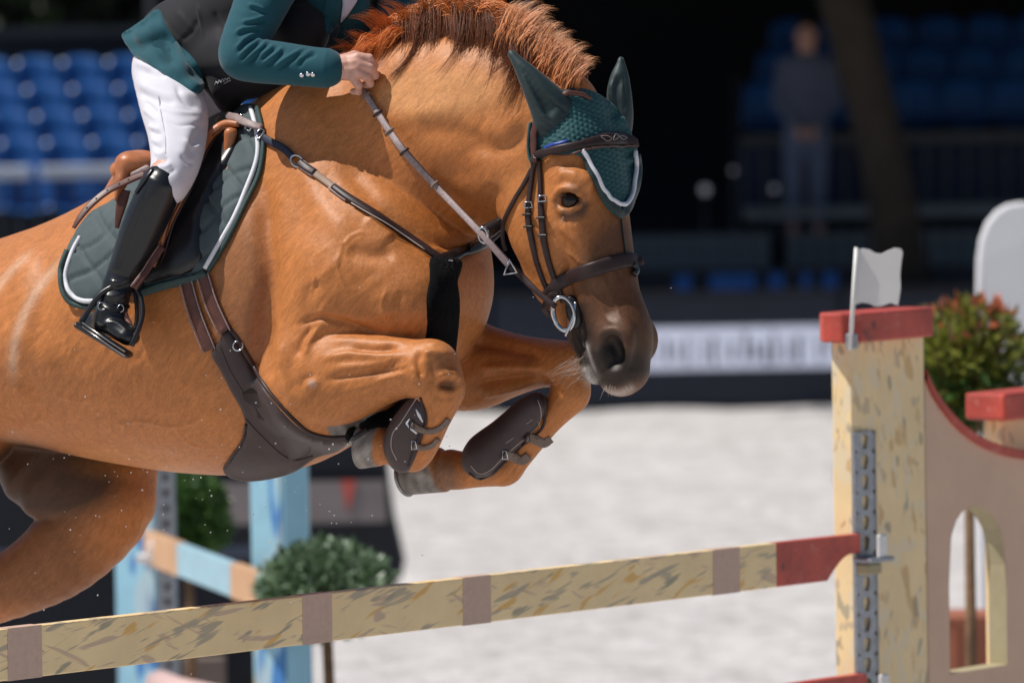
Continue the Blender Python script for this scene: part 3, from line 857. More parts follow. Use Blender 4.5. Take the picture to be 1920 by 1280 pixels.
    o = fix_normals(mesh_obj(name, px_world(V), F, mat, parent, colors=tintf(V) if tintf else None))
    o_cache[o.name] = (V, [tuple(int(i) for i in f) for f in F])
    return o
# ------------------------------------------------------------------ leather, cloth and metal of the tack
LEATHER = simple('dark_brown_leather', (0.034, 0.018, 0.018), 0.45, 0.25, 60, 0.25, 420, 0.0006, spec=0.35)
GUARD = simple('belly_guard_leather', (0.062, 0.042, 0.042), 0.5, 0.2, 14, 0.18, 380, 0.0006, spec=0.35)
TAN = simple('tan_saddle_leather', (0.44, 0.15, 0.055), 0.42, 0.3, 25, 0.2, 350, 0.0006, coat=0.2)
STRAPBROWN = simple('brown_strap_leather', (0.105, 0.036, 0.026), 0.45, 0.25, 50, 0.2, 400, 0.0005)
BLACK = simple('black_leather', (0.012, 0.012, 0.014), 0.33, 0.2, 40, 0.15, 300, 0.0006, coat=0.1)
NAVYWEB = simple('navy_webbing', (0.012, 0.018, 0.04), 0.6, 0.2, 90, 0.4, 700, 0.0006)
WEB = simple('grey_brown_webbing', (0.30, 0.225, 0.22), 0.55, 0.25, 160, 0.4, 600, 0.0006)
PALETAN = simple('raw_tan_strap', (0.30, 0.2, 0.14), 0.55, 0.15, 60, 0.2, 400, 0.0005)
FLEECE = simple('black_fleece', (0.004, 0.004, 0.005), 0.95, 0.4, 300, 0.9, 420, 0.004, sheen=0.05, spec=0.1)
STEEL = simple('polished_steel', (0.62, 0.64, 0.67), 0.16, 0.06, 30, 0.0, metal=1.0)
WHITECORD = simple('white_piping_cord', (0.74, 0.75, 0.80), 0.7, 0.1, 300, 0.6, 520, 0.0015)
STITCH = simple('pale_stitching', (0.42, 0.34, 0.3), 0.7, 0.2, 500, 0.0)
BRONZE = simple('bronze_strap_print', (0.36, 0.25, 0.15), 0.5, 0.3, 300, 0.2, 300, 0.0005)
def pad_mat():
    m, nt, b = new_mat('quilted_green_cotton')
    v = objcoord(nt)
    n1 = noise(nt, 18, 4, 0.6, v); n2 = noise(nt, 900, 3, 0.6, v)
    c = ramp(nt, n1.outputs['Fac'], [(0.3, (0.042, 0.066, 0.074)), (0.7, (0.068, 0.096, 0.104))])
    nt.links.new(c, b.inputs['Base Color']); b.inputs['Roughness'].default_value = 0.75
    b.inputs['Sheen Weight'].default_value = 0.1
    bump(nt, b, n2.outputs['Fac'], 0.3, 0.0006)
    return m
PADM = pad_mat()
PADEDGE = simple('dark_green_binding', (0.030, 0.062, 0.060), 0.75, 0.25, 200, 0.5, 600, 0.001)
TEAL = simple('dark_teal_crochet', (0.008, 0.072, 0.080), 0.72, 0.3, 250, 0.5, 420, 0.001, sheen=0.15)
EARCLOTH = simple('green_black_ear_cloth', (0.011, 0.030, 0.033), 0.55, 0.2, 30, 0.25, 700, 0.0006, sheen=0.15)
BLUESAT = simple('blue_satin_lining', (0.02, 0.06, 0.35), 0.35, 0.15, 60, 0.1)

def ringpts(c, r1, r2, e1, e2, n=28, a0=0, a1=2 * math.pi):
    full = abs(a1 - a0 - 2 * math.pi) < 1e-6
    return [np.asarray(c) + np.asarray(e1) * (r1 * math.cos(t)) + np.asarray(e2) * (r2 * math.sin(t)) for t in np.linspace(a0, a1, n, endpoint=not full)]

# ---- saddle pad
_pw = cast(300, 560)[0]
SPAD = empty('saddle_pad', Vector(px_world(A(300, 555, _pw))), 'dark green quilted saddle pad with white piping under the saddle', 'saddle pad')
PAD_OUT = [(466, 196), (482, 205), (494, 232), (498, 262), (495, 310), (471, 367), (447, 420), (422, 464), (393, 511), (350, 526), (300, 545), (240, 556), (190, 574), (165, 574), (133, 566), (118, 540), (116, 505), (128, 466), (142, 438), (158, 414), (180, 394), (212, 376), (260, 330), (330, 270), (400, 220)]
def quilt(u, v, D):
    a = (u * 0.55 + v * 0.84); b = (u * 0.84 - v * 0.55)
    wob = 5 * np.sin(u * 0.06) + 4 * np.sin(v * 0.05 + 1)
    q1 = np.abs(np.sin((a + wob) * math.pi / 44)); q2 = np.abs(np.sin((b - wob) * math.pi / 62))
    q = np.minimum(1, 2.4 * q1) * np.minimum(1, 2.8 * q2)
    return 7.5 * q ** 0.7
patch('quilted_panel', PAD_OUT, PADM, SPAD, 7, 7, 4.5, 2, relief=quilt, wsm=30)
PBVH = make_bvh((HV, HFc), (o_cache['quilted_panel'][0], np.array([f for f in o_cache['quilted_panel'][1] if len(f) == 3])))
surf_cord('piping', [(470, 203), (478, 232), (483, 262), (481, 300), (461, 355), (437, 410), (409, 459), (384, 503)], 4.6, WHITECORD, SPAD, 1, bvh=PBVH)
surf_cord('piping', [(214, 560), (190, 562), (160, 564), (141, 557), (127, 541), (124, 512), (136, 472), (151, 444)], 4.6, WHITECORD, SPAD, 1, bvh=PBVH)
strap('edge_binding', [(486, 205), (494, 240), (497, 275), (489, 325), (465, 376), (438, 432), (412, 478), (393, 508)], 9, 5, PADEDGE, SPAD, 4, bvh=PBVH)
strap('edge_binding', [(230, 564), (196, 572), (162, 572), (133, 563), (119, 538), (117, 506), (128, 470)], 9, 5, PADEDGE, SPAD, 4, bvh=PBVH)
strap('lower_binding', [(388, 511), (350, 520), (305, 533), (262, 546)], 17, 4, PADEDGE, SPAD, 7, bvh=PBVH)

# ---- saddle
SADDLE = empty('saddle', Vector(px_world(A(330, 430, 120))), 'brown leather jumping saddle under the rider', 'saddle')
patch('shaded_sweat_flap', [(457, 236), (452, 261), (429, 314), (405, 355), (385, 400), (379, 430), (376, 500), (310, 522), (268, 524), (262, 440), (290, 372), (340, 300), (389, 250), (425, 232)], BLACK, SADDLE, 5, 4, 7, 6, bvh=PBVH, wsm=25)  # black stands for the deep shade under the lifted flap
FB = o_cache['shaded_sweat_flap']
SBVH = make_bvh((HV, HFc), (FB[0], np.array([f for f in FB[1] if len(f) == 3])))
def lift_path(uv, w_add, n=6):
    Q, Nn = drape_path(uv, n, 0, SBVH)
    a = np.interp(np.linspace(0, 1, len(Q)), np.linspace(0, 1, len(w_add)), w_add)
    Q[:, 2] += a
    return Q, Nn
ROLL = [(448, 233), (425, 232), (405, 243), (388, 262), (373, 290), (361, 318), (348, 350), (333, 380), (318, 410), (309, 438), (300, 470), (288, 500)]
Q, Nn = lift_path(ROLL, [16, 30, 46, 52, 54, 52, 46, 40, 32, 22, 10, 6])
cord('flap_roll', Q, [6, 8, 9, 9.5, 9, 8.5, 8, 8, 7.5, 6, 4, 3], TAN, SADDLE, 1, 10)
cord('flap_piping', Q + A(9, 3, -3), [3, 4, 4.5, 4.5, 4.5, 4, 4, 3.5, 3, 2.5, 2, 2], LEATHER, SADDLE, 1, 8)
cord('flap_stitching', Q + A(3.4, 1, 8), 1.3, LEATHER, SADDLE, 1, 6)
# outer flap: sheet from the roll back under the knee
QB, _ = lift_path([(430, 300), (400, 330), (370, 360), (345, 400), (322, 440), (300, 480), (282, 505)], [8, 8, 8, 8, 8, 8, 6], 10)
Qr = cat(Q, 1); m_ = 40
Pa = np.array([np.interp(np.linspace(0, 1, m_), np.linspace(0, 1, len(Q)), Q[:, i]) for i in range(3)]).T
bk = A(-95, 28, -70)
Vf = np.vstack([Pa, Pa + bk * 0.35 + A(0, 0, 8), Pa + bk * 0.8])
Ff = [(r * m_ + i, r * m_ + i + 1, (r + 1) * m_ + i + 1, (r + 1) * m_ + i) for r in range(2) for i in range(m_ - 1)]
of = mesh_obj('flap', px_world(Vf), Ff, TAN, SADDLE); md = of.modifiers.new('s', 'SOLIDIFY'); md.thickness = 0.004
cord('front_roll', [(456, 236, cast(456, 236, SBVH)[0] + 6), (452, 262, cast(452, 262, SBVH)[0] + 10), (442, 292, cast(442, 292, SBVH)[0] + 11), (429, 318, cast(429, 318, SBVH)[0] + 10), (412, 346, cast(412, 346, SBVH)[0] + 8), (396, 372, cast(396, 372, SBVH)[0] + 6), (385, 402, cast(385, 402, SBVH)[0] + 4), (380, 428, cast(380, 428, SBVH)[0] + 3)], [8, 9, 8.5, 7, 5, 4, 3, 2], STRAPBROWN, SADDLE, 6, 10)
kb = Sdf(); wk = cast(430, 262, SBVH)[0]
kb.ecap((432, 250, wk + 10), (426, 286, wk + 8), (12, 10), (7, 7), up=(1, 0, 0), k=4)
kb.ecap((440, 246, wk + 8), (430, 288, wk + 8), (5, 5), (4, 4), up=(1, 0, 0), k=3)
kb.ecap((424, 300, wk + 8), (420, 306, wk + 8), (6, 5), (5, 5), k=3)
sdf_obj('knee_block', kb, 2.0, TAN, SADDLE)
# seat, cantle and pommel (mostly under the rider)
st = Sdf()
def sm(u, v, off=0): return mid(u, v, off)
st.ecap(sm(300, 318, 0), sm(300, 318, 95), (26, 46), (20, 36), k=10)
st.ecap(sm(360, 268, 0), sm(370, 276, 70), (22, 46), (14, 36), k=20)
st.ecap(sm(440, 214, 0), sm(446, 232, 45), (22, 20), (16, 14), k=16)
st.ecap(sm(300, 330, 60), sm(300, 400, 150), (60, 22), (40, 14), up=(1, 0, 0.8), k=18)
sdf_obj('seat', st, 4.0, TAN, SADDLE)
# cantle corner seen behind the rider's thigh
cw = 128
ct = Sdf()
ct.ell((262, 306, cw - 34), (46, 25, 40), rot=[nrm(A(1, -.06, -.5)), A(0, 1, 0), nrm(A(.5, 0, 1))], k=8)
ct.ecap((236, 308, cw - 16), (226, 344, cw - 6), (18, 22), (11, 14), up=(1, 0, 0), k=14)
ct.ecap((226, 340, cw - 6), (218, 372, cw - 2), (11, 14), (4, 8), up=(1, 0, 0), k=10)
sdf_obj('cantle', ct, 3.0, TAN, SADDLE)
ctp = Sdf(); ctp.ecap((276, 318, cw + 6), (250, 328, cw + 4), (9, 6), (7, 5), k=4)
sdf_obj('cantle_plate', ctp, 2.5, WEB, SADDLE)
strap('skirt', None, [26, 22, 16, 8], 3, STRAPBROWN, SADDLE, Q=path3([(232, 356, cw), (229, 376, cw), (224, 400, cw), (219, 428, cw)]), Nn=np.tile(A(-0.2, 0, 1.0), (25, 1)))
# loose end of the stirrup leather flying behind the leg
lq = path3([(272, 326, cw + 20), (254, 333, cw + 22), (234, 342, cw + 26), (202, 358, cw + 34), (172, 382, cw + 40), (150, 408, cw + 44), (138, 428, cw + 46)], 6)
strap('stirrup_leather', None, [14, 14, 15, 15, 15, 13, 7], 2.6, STRAPBROWN, SADDLE, Q=lq, Nn=np.tile(nrm(A(-0.35, -0.5, 0.8)), (len(lq), 1)))
for i in (10, 14, 18, 22, 26):
    p = lq[i] + nrm(A(-0.35, -0.5, 0.8)) * 2.9
    cord('strap_hole', [p, p + nrm(A(-0.35, -0.5, 0.8)) * 0.5], 1.7, BLACK, SADDLE, 1, 8)
# stirrup leather down to the iron
wl = cast(270, 540, PBVH)[0] or 100
lq = path3([(304, 462, wl + 46), (290, 482, wl + 50), (272, 510, wl + 56), (250, 540, wl + 66)], 6)
strap('stirrup_leather', None, 15, 2.6, STRAPBROWN, SADDLE, Q=lq, Nn=np.tile(nrm(A(-0.3, 0, 1.0)), (len(lq), 1)))
cord('strap_edge', lq + A(-5, -3, 4), 1.0, WEB, SADDLE, 1, 6)

# ---- girth with belly guard
GIRTH = empty('girth', Vector(px_world(A(500, 898, 60))), 'dark brown leather stud girth with wide belly guard', 'girth')
GP = [(398, 663), (411, 641), (427, 614), (446, 638), (472, 686), (504, 737), (546, 785), (578, 812), (619, 823), (655, 820), (632, 843), (591, 855), (552, 881), (504, 895), (459, 899), (430, 891), (419, 878), (430, 859), (453, 827), (461, 795), (454, 766), (434, 731), (414, 692)]
patch('belly_guard', GP, GUARD, GIRTH, 6, 4, 6, 3, wsm=14, spline=3)
GB = o_cache['belly_guard']
GBVH = make_bvh((HV, HFc), (GB[0], np.array([f for f in GB[1] if len(f) == 3])))
surf_cord('edge_binding', [(429, 612), (449, 638), (476, 686), (507, 735), (549, 782), (580, 808), (620, 818), (656, 816)], 4.2, LEATHER, GIRTH, 2, bvh=GBVH)
surf_cord('edge_binding', [(462, 795), (455, 826), (434, 857), (421, 878)], 2.6, LEATHER, GIRTH, 1, bvh=GBVH)
surf_cord('seam', [(461, 785), (480, 806), (504, 830), (530, 853), (555, 862), (587, 854)], 1.6, LEATHER, GIRTH, 0.2, bvh=GBVH)
surf_cord('seam', [(412, 646), (430, 690), (462, 745)], 1.0, LEATHER, GIRTH, 0.2, bvh=GBVH)
for a_, b_, wd in (((350, 519), (396, 655), 24), ((384, 516), (425, 622), 23)):
    m1 = ((a_[0] + b_[0]) / 2 - 4, (a_[1] + b_[1]) / 2)
    bl = strap('billet', [a_, m1, b_], wd, 4, STRAPBROWN, GIRTH, 5, bvh=GBVH)
    for s_ in (-1, 1):
        surf_cord('billet_edge', [(a_[0] + s_ * wd * .46, a_[1] + s_ * -3), (m1[0] + s_ * wd * .46, m1[1] - s_ * 4), (b_[0] + s_ * wd * .46, b_[1] - s_ * 4)], 1.6, WEB, GIRTH, 9, bvh=BVH)
_w, _n = cast(446, 648, GBVH)
cord('d_ring', [A(446, 648, _w + 5) + p for p in ringpts(A(0, 0, 0), 9, 9, (1, 0, 0.1), (0, 1, 0.05), 20)], 1.9, STEEL, GIRTH, 1, 8, True)
strap('guard_strap', [(600, 838), (632, 834), (662, 822), (690, 806)], 10, 4, BLACK, GIRTH, 4)
_w, _n = cast(628, 832)
cord('buckle', [A(622, 830, (_w or 200) + 10) + p for p in ringpts(A(0, 0, 0), 15, 5, nrm(A(1, -.15, 0.1)), (0, 1, 0), 18)], 1.6, STEEL, GIRTH, 1, 6, True)

# ---- breastplate with running martingale
BPL = empty('breastplate', Vector(px_world(A(832, 690, 330))), 'dark leather breastplate with black fleece chest strap', 'breastplate')
strap('elastic_strap', [(440, 219), (453, 227), (465, 235), (487, 249)], 15, 4, WEB, BPL, 14, bvh=PBVH)
strap('webbing_strap', [(484, 247), (502, 262), (520, 272), (537, 282), (553, 298)], 14, 4, NAVYWEB, BPL, 6, bvh=PBVH)
for p in ((440, 219), (445, 214), (449, 222), (452, 217)):
    _w, _ = cast(*p, PBVH); cord('stud', [(p[0], p[1], _w + 17), (p[0] + 1, p[1], _w + 22)], 2.6, STEEL, BPL, 1, 8)
for p in ((487, 250), (468, 236)):
    _w, _n = cast(*p, PBVH); T_ = nrm(A(0.84, 0.55, 0.3)); X_ = nrm(A(-.55, .84, 0))
    cord('buckle', [A(p[0], p[1], _w + 18) + T_ * (5 * x) + X_ * (9 * y) for x, y in ((-1, -1), (1, -1), (1, 1), (-1, 1))], 1.8, STEEL, BPL, 1, 6, True)
_w, _n = cast(557, 302); RW = _w + 8
cord('ring', [A(557, 302, RW) + p for p in ringpts(A(0, 0, 0), 13, 10, nrm(A(.8, .6, .2)), nrm(A(-.6, .8, 0)), 22)], 2.2, STEEL, BPL, 1, 8, True)
strap('loop_strap', [(563, 307), (576, 317), (590, 326)], 15, 4, LEATHER, BPL, 5)
strap('loop_stitching', [(564, 307), (576, 317), (591, 327)], 18, 2.4, WEB, BPL, 4)
strap('tan_strap', [(586, 323), (605, 337), (628, 354)], 14, 3.2, PALETAN, BPL, 3.5)
strap('loop_stitching', [(622, 350), (640, 364), (654, 374)], 18, 2.4, WEB, BPL, 4)
strap('chest_strap', [(626, 353), (652, 372), (706, 407), (752, 438), (793, 466), (824, 487)], [13, 15, 17, 16, 15, 14], 7, LEATHER, BPL, 3)
surf_cord('strap_edge', [(660, 385), (706, 414), (752, 445), (793, 473)], 1.2, STITCH, BPL, 8)
strap('chest_strap', [(824, 487), (845, 482), (866, 474), (890, 464), (908, 454), (928, 438), (940, 424)], [18, 22, 22, 20, 20, 20, 20], 6, BLACK, BPL, 4)
_w, _n = cast(838, 486)
cord('centre_plate', [(828, 484, _w + 14), (838, 488, _w + 15), (849, 488, _w + 14)], 2.6, STEEL, BPL, 4, 8)
FL = [(806, 486), (836, 480), (864, 490), (862, 510), (856, 530), (860, 560), (859, 600), (854, 650), (846, 690), (822, 712), (804, 700), (797, 640), (800, 600), (798, 560), (804, 525)]
WMAX[0] = lambda u, v: 3000.0 if v < 628 else 388.0
patch('fleece_cover', FL, FLEECE, BPL, 10, 5, 5, 2, relief=lambda u, v, D: 2.5 * np.sin(u * 0.7 + 3 * np.sin(v * .31)) * np.sin(v * 0.63), wsm=10)
WMAX[0] = 322.0
strap('belly_strap', [(806, 706), (790, 732), (764, 756), (732, 776), (698, 796), (662, 816)], [46, 46, 42, 36, 30, 24], 8, FLEECE, BPL, 6)
WMAX[0] = 3000.0
# running martingale ring and stop
MW = hp(250, -120, 40)[2] + 10
strap('martingale_strap', None, [14, 17, 18, 16, 14], 5, BLACK, BPL, Q=path3([(862, 474, cast(862, 474)[0] + 8), (884, 462, cast(884, 462)[0] + 16), (900, 449, MW - 26), (912, 443, MW - 10), (920, 436, MW - 8)]), Nn=np.tile(nrm(A(-.3, -.4, 1)), (33, 1)))
so = Sdf(); so.ecap((914, 436, MW - 24), (938, 420, MW - 40), (13, 9), (11, 8), up=(0, 1, 0), k=3); so.ecap((902, 430, MW - 30), (936, 412, MW - 44), (6, 12), (5, 10), k=4)
sdf_obj('rubber_stop', so, 2.5, BLACK, BPL)
cord('martingale_ring', [A(906, 441, MW) + p for p in ringpts(A(0, 0, 0), 10, 15, nrm(A(.8, -.3, .5)), nrm(A(.25, 1, 0)), 24)], 2.6, STEEL, BPL, 1, 8, True)

# ---- tendon boots
def tendon_boot(label, rows, up, straps, wl_, base, relief):
    E = empty('tendon_boot', Vector(px_world(base)), label, 'horse boot', 'tendon boots on the forelegs')
    s = Sdf(); s.tube(rows, up=up, k=4, n=4, caps=0.35)
    sh = sdf_obj('shell', s, 3.0, GUARD, E)
    bv = make_bvh((HV, HFc), o_cache[sh.name])
    for i, (p, w_) in enumerate(straps):
        Q, Nn = drape_path(p, 8, 4, bv, smooth=10)
        Nn = nrm(Nn * 0.4 + A(0.25, 0.1, 0.9)); V, F = strap_mesh(Q, Nn, w_, 2.6)
        sp = fix_normals(mesh_obj('strap', px_world(V), F, STRAPBROWN if False else WEBD, E))
        k = len(Q) // 3
        cord('strap_print', [Q[k] + Nn[k] * 3.0 + A(-4, 1, 0), Q[k] + Nn[k] * 3.2 + A(-1, -3, 0), Q[k] + Nn[k] * 3.2 + A(2, 1, 0), Q[k] + Nn[k] * 3.2 + A(5, -1, 0), Q[k] + Nn[k] * 3.0 + A(8, 2, 0)], 0.9, BRONZE, E, 3, 5)
        q0 = Q[0] + Nn[0] * 2
        cord('strap_loop', [q0 + A(-4, -8, 0), q0 + A(4, -7, 0), q0 + A(6, 7, 0), q0 + A(-3, 8, 0)], 1.3, STEEL if i else BLACK, E, 1, 6, True)
    for pts, r_, m_, lf in relief:
        surf_cord('edge_stitching' if m_ is STITCH else 'edge_binding', pts, r_, m_, E, lf, bvh=bv)
    return E, bv
WEBD = simple('brown_elastic_strap', (0.19, 0.135, 0.105), 0.6, 0.25, 200, 0.4, 600, 0.0006)
NB_, nbv_ = tendon_boot('brown tendon boot on the near foreleg, bent tightly under the elbow',
    [(800, 752, 432, 20, 26), (784, 776, 412, 30, 34), (768, 806, 380, 37, 38), (757, 835, 348, 37, 40), (756, 858, 326, 24, 34)], (1, 0.3, 0),
    [([(772, 794), (789, 803), (809, 806), (827, 798), (840, 783)], 12), ([(774, 831), (792, 837), (809, 832), (821, 819)], 11)], 0, A(758, 877, 330),
    [([(789, 745), (794, 765), (798, 788), (792, 806), (782, 825), (774, 848), (766, 874)], 2.6, LEATHER, 1), ([(783, 744), (770, 764), (752, 792), (737, 812), (734, 838), (744, 862)], 1.0, STITCH, 0.5)])
FBT, fbv_ = tendon_boot('brown tendon boot on the far foreleg, reaching forward below the muzzle',
    [(1010, 754, 268, 20, 26), (986, 777, 258, 28, 31), (946, 817, 240, 33, 37), (910, 850, 222, 38, 41), (895, 864, 212, 29, 34)], (0.65, 0.75, 0),
    [([(985, 817), (1003, 822), (1018, 828), (1031, 819)], 18), ([(944, 850), (960, 854), (978, 861), (991, 852)], 18)], 0, A(905, 900, 215),
    [([(1015, 742), (1021, 765), (1020, 795), (1005, 815), (975, 838), (945, 866), (922, 888), (900, 897), (880, 886)], 2.6, LEATHER, 1), ([(1008, 750), (1014, 770), (1011, 794), (990, 816), (950, 850), (920, 880), (898, 887), (882, 872)], 0.9, STITCH, 0.5)])

for pts, w_ in (([(781, 767), (786, 778), (792, 790)], [2, 6, 2]), ([(763, 793), (770, 802), (781, 811)], [4, 4, 4]), ([(763, 793), (768, 787), (769, 785)], [4, 3, 2])):
    strap('shell_print', pts, w_, 0.8, WHITECORD, NB_, 1.6, bvh=nbv_)
for c_ in ((960, 842), (998, 806)):
    Qs, Ns = drape_path([(c_[0] - 12, c_[1] - 12), (c_[0] + 6, c_[1] - 22), (c_[0] + 16, c_[1] - 4)], 4, 1.2, fbv_)
    cord('edge_stitching', Qs, 0.7, STITCH, FBT, 1, 5)
# ------------------------------------------------------------------ eye, ear hood, bridle, mane, whiskers
EYEM = simple('horse_eye_surface', (0.012, 0.006, 0.004), 0.10, 0.5, 60, 0.0, spec=0.4)
for sd, du in ((1, 0), (-1, 0)):
    c = hp(168, 2, 69 * sd)
    mb = MB(); n1, n2 = 18, 12
    Vv = []; Fv = []
    for i in range(n2 + 1):
        for j in range(n1):
            t = math.pi * i / n2; a = 2 * math.pi * j / n1
            Vv.append(c + 21 * (HL * math.cos(t) + math.sin(t) * (HN * math.cos(a) * 1.05 + HF * math.sin(a) * 0.95)))
    for i in range(n2):
        for j in range(n1):
            Fv.append((i * n1 + j, i * n1 + (j + 1) % n1, (i + 1) * n1 + (j + 1) % n1, (i + 1) * n1 + j))
    fix_normals(mesh_obj('eye', px_world(np.array(Vv)), Fv, EYEM, HORSE))

SHOE = simple('worn_iron_shoe', (0.30, 0.29, 0.28), 0.45, 0.3, 60, 0.2, 200, 0.001, metal=0.8)
for a_, b_, r1, r2 in ((A(828, 880, 100), A(766, 895, 64), 32, 35),):
    ax_ = nrm(b_ - a_); e1 = nrm(A(0, 1, 0) - ax_ * ax_[1]); e2 = np.cross(ax_, e1)
    cord('horseshoe', [b_ + ax_ * 7 + p for p in ringpts(A(0, 0, 0), r1, r2, e1, e2, 30, -2.6, 2.6)], 3.4, SHOE, HORSE, 1, 6)
HOOD = empty('ear_hood', Vector(px_world(hp(0, 60))), 'dark green crocheted fly hood with white piping over the ears', 'fly hood')
CAP = [(1028, 188), (1052, 172), (1078, 166), (1110, 172), (1140, 190), (1165, 215), (1178, 240), (1186, 262), (1195, 290), (1198, 328), (1191, 368), (1176, 394), (1162, 408), (1140, 394), (1121, 366), (1106, 328), (1086, 293), (1040, 290), (1012, 300), (998, 309), (995, 270), (1000, 226)]
def crochet(u, v, D):
    a = u * 0.94 + v * 0.34; b = -u * 0.34 + v * 0.94
    row = np.floor(b / 8.5)
    x = np.sin((a + row * 4.5) * math.pi / 9.0); y = np.sin(b * math.pi / 8.5)
    return 3.4 * np.abs(x) ** 0.6 * np.abs(y) ** 0.6 - 1.2
patch('crocheted_cap', CAP, TEAL, HOOD, 5, 4, 2.6, 2, relief=crochet, wsm=8, spline=4, back=-8)
CP = o_cache['crocheted_cap']
HBVH = make_bvh((HV, HFc), (CP[0], np.array([f for f in CP[1] if len(f) == 3])))
strap('border_band', [(1100, 296), (1116, 335), (1134, 368), (1152, 390), (1164, 400), (1178, 386), (1190, 355), (1195, 318), (1192, 290)], 17, 3, EARCLOTH, HOOD, 4, bvh=HBVH)
surf_cord('piping', [(1093, 282), (1105, 305), (1120, 338), (1135, 363), (1150, 379), (1165, 384), (1178, 371), (1186, 341), (1190, 310), (1188, 284)], 4.4, WHITECORD, HOOD, 6, bvh=HBVH)
surf_cord('border_edge', [(998, 230), (994, 262), (995, 290), (1000, 310)], 3.2, TEAL, HOOD, 4, bvh=HBVH)
e = Sdf()
e.tube([(1050, 246, 450, 44, 30), (1040, 214, 470, 42, 26), (1012, 172, 478, 29, 20), (986, 136, 476, 17, 13), (966, 110, 470, 8, 7), (957, 98, 466, 4, 4)], up=(0.75, -0.6, 0), k=10)
e.tube([(1030, 205, 500, 9, 6), (1000, 165, 500, 6, 5), (975, 128, 490, 4, 3)], up=(0.75, -0.6, 0), k=16, op='s')
def earfold(V, F):
    return sculpt(V, F, [([(975, 130), (1000, 180), (1030, 235)], 4, 2.5), ([(985, 130), (1030, 185), (1070, 215)], 4, -2.5), ([(1010, 215), (1040, 225), (1075, 222)], 3, 2), ([(1008, 232), (1040, 240), (1075, 238)], 3, 2), ([(1012, 245), (1045, 252), (1080, 250)], 3, -2)])
sdf_obj('ear_cover', e, 3.0, EARCLOTH, HOOD, post=earfold)
e = Sdf()
e.tube([(1170, 246, 372, 14, 18), (1166, 214, 378, 20, 20), (1161, 178, 380, 22, 17), (1162, 145, 378, 16, 12), (1164, 122, 374, 7, 6), (1164, 110, 372, 3, 3)], up=(1, 0, 0), k=8)
e.tube([(1158, 205, 404, 8, 6), (1156, 175, 402, 9, 7), (1160, 148, 394, 5, 5)], up=(1, 0, 0), k=10, op='s')
sdf_obj('ear_cover', e, 3.0, EARCLOTH, HOOD, post=lambda V, F: sculpt(V, F, [([(1146, 150), (1146, 185), (1154, 215)], 4, 2.5), ([(1168, 135), (1172, 175), (1170, 215)], 4, -2.5)]))

BRIDLE = empty('bridle', Vector(px_world(A(1056, 628, 470))), 'dark brown leather bridle with steel bit and reins', 'bridle')
Q, Nn = drape_path([(1004, 290), (1040, 281), (1075, 274), (1105, 268), (1135, 262), (1160, 262), (1180, 266), (1191, 270)], 8, 5, HBVH)
bb = strap_mesh(Q, Nn, [13, 15, 15, 17, 24, 27, 23, 16], 5)
brow = fix_normals(mesh_obj('browband', px_world(bb[0]), bb[1], LEATHER, BRIDLE))
surf_cord('browband_edge', [(1042, 292), (1090, 283), (1125, 277), (1160, 277), (1188, 274)], 1.8, STRAPBROWN, brow, 9, bvh=HBVH)
for i in range(3):
    cu = 1132 + i * 14
    Qd, Nd = drape_path([(cu - 7, 263), (cu, 258), (cu + 7, 263), (cu, 268), (cu - 7, 263)], 3, 12, HBVH)
    cord('browband_stitching', Qd, 0.55, STITCH, brow, 1, 5)
surf_cord('lining', [(1024, 278), (1040, 272), (1066, 267)], 3.5, BLUESAT, BRIDLE, 5, bvh=HBVH)
strap('crownpiece', [(1004, 300), (1003, 270), (1005, 245), (1010, 225)], [12, 13, 14, 14], 4, STRAPBROWN, BRIDLE, 6, bvh=HBVH)
strap('crownpiece', [(1056, 182), (1070, 176), (1088, 178), (1106, 186)], [8, 10, 9, 6], 5, STRAPBROWN, BRIDLE, 6, bvh=HBVH)
strap('cheekpiece', [(1003, 300), (998, 340), (993, 380), (992, 410), (998, 448), (1008, 490), (1022, 530), (1040, 566)], [9, 9, 10, 12, 12, 10, 9, 9], 4, LEATHER, BRIDLE, 3, bvh=HBVH)
strap('noseband_strap', [(1013, 298), (1015, 340), (1015, 376), (1017, 410), (1021, 450), (1030, 490), (1040, 522), (1046, 536)], [9, 9, 10, 13, 13, 11, 10, 9], 4, LEATHER, BRIDLE, 3, bvh=HBVH)
strap('throatlatch', [(1000, 314), (984, 345), (966, 376), (951, 405), (943, 430), (943, 452), (948, 470)], 8, 3.4, LEATHER, BRIDLE, 3)
nb = strap('noseband', [(1022, 552), (1034, 544), (1048, 531), (1080, 515), (1120, 502), (1155, 492), (1180, 488), (1194, 491), (1196, 498)], [14, 20, 25, 27, 28, 28, 28, 26, 20], 6, LEATHER, BRIDLE, 3)
surf_cord('noseband_edge', [(1050, 523), (1080, 506), (1120, 492), (1155, 483), (1184, 480)], 1.6, STRAPBROWN, nb, 5)
strap('flash_loop', [(1182, 496), (1188, 506), (1184, 516)], 12, 6, BLACK, BRIDLE, 5)
strap('flash_strap', [(1046, 536), (1052, 552), (1058, 566)], 12, 4, LEATHER, BRIDLE, 3)
surf_cord('forelock_cord', [(1163, 408), (1166, 432), (1169, 456), (1173, 482)], 1.6, BLACK, BRIDLE, 2)
for (u, v) in ((990, 384), (1016, 372)):
    w_, n_ = cast(u, v, HBVH)
    cord('buckle', [A(u, v, w_ + 8) + A(x * 7, y * 6, 0) for x, y in ((-1, 1), (-.8, -.8), (.8, -1), (1.2, .8))], 1.7, STEEL, BRIDLE, 1, 6, True)
for (u, v) in ((992, 402), (994, 424), (1018, 408), (1020, 440)):
    w_, n_ = cast(u, v, HBVH)
    strap('keeper', [(u - 8, v + 1), (u, v), (u + 8, v)], 4, 5, BLACK, BRIDLE, 5, bvh=HBVH)
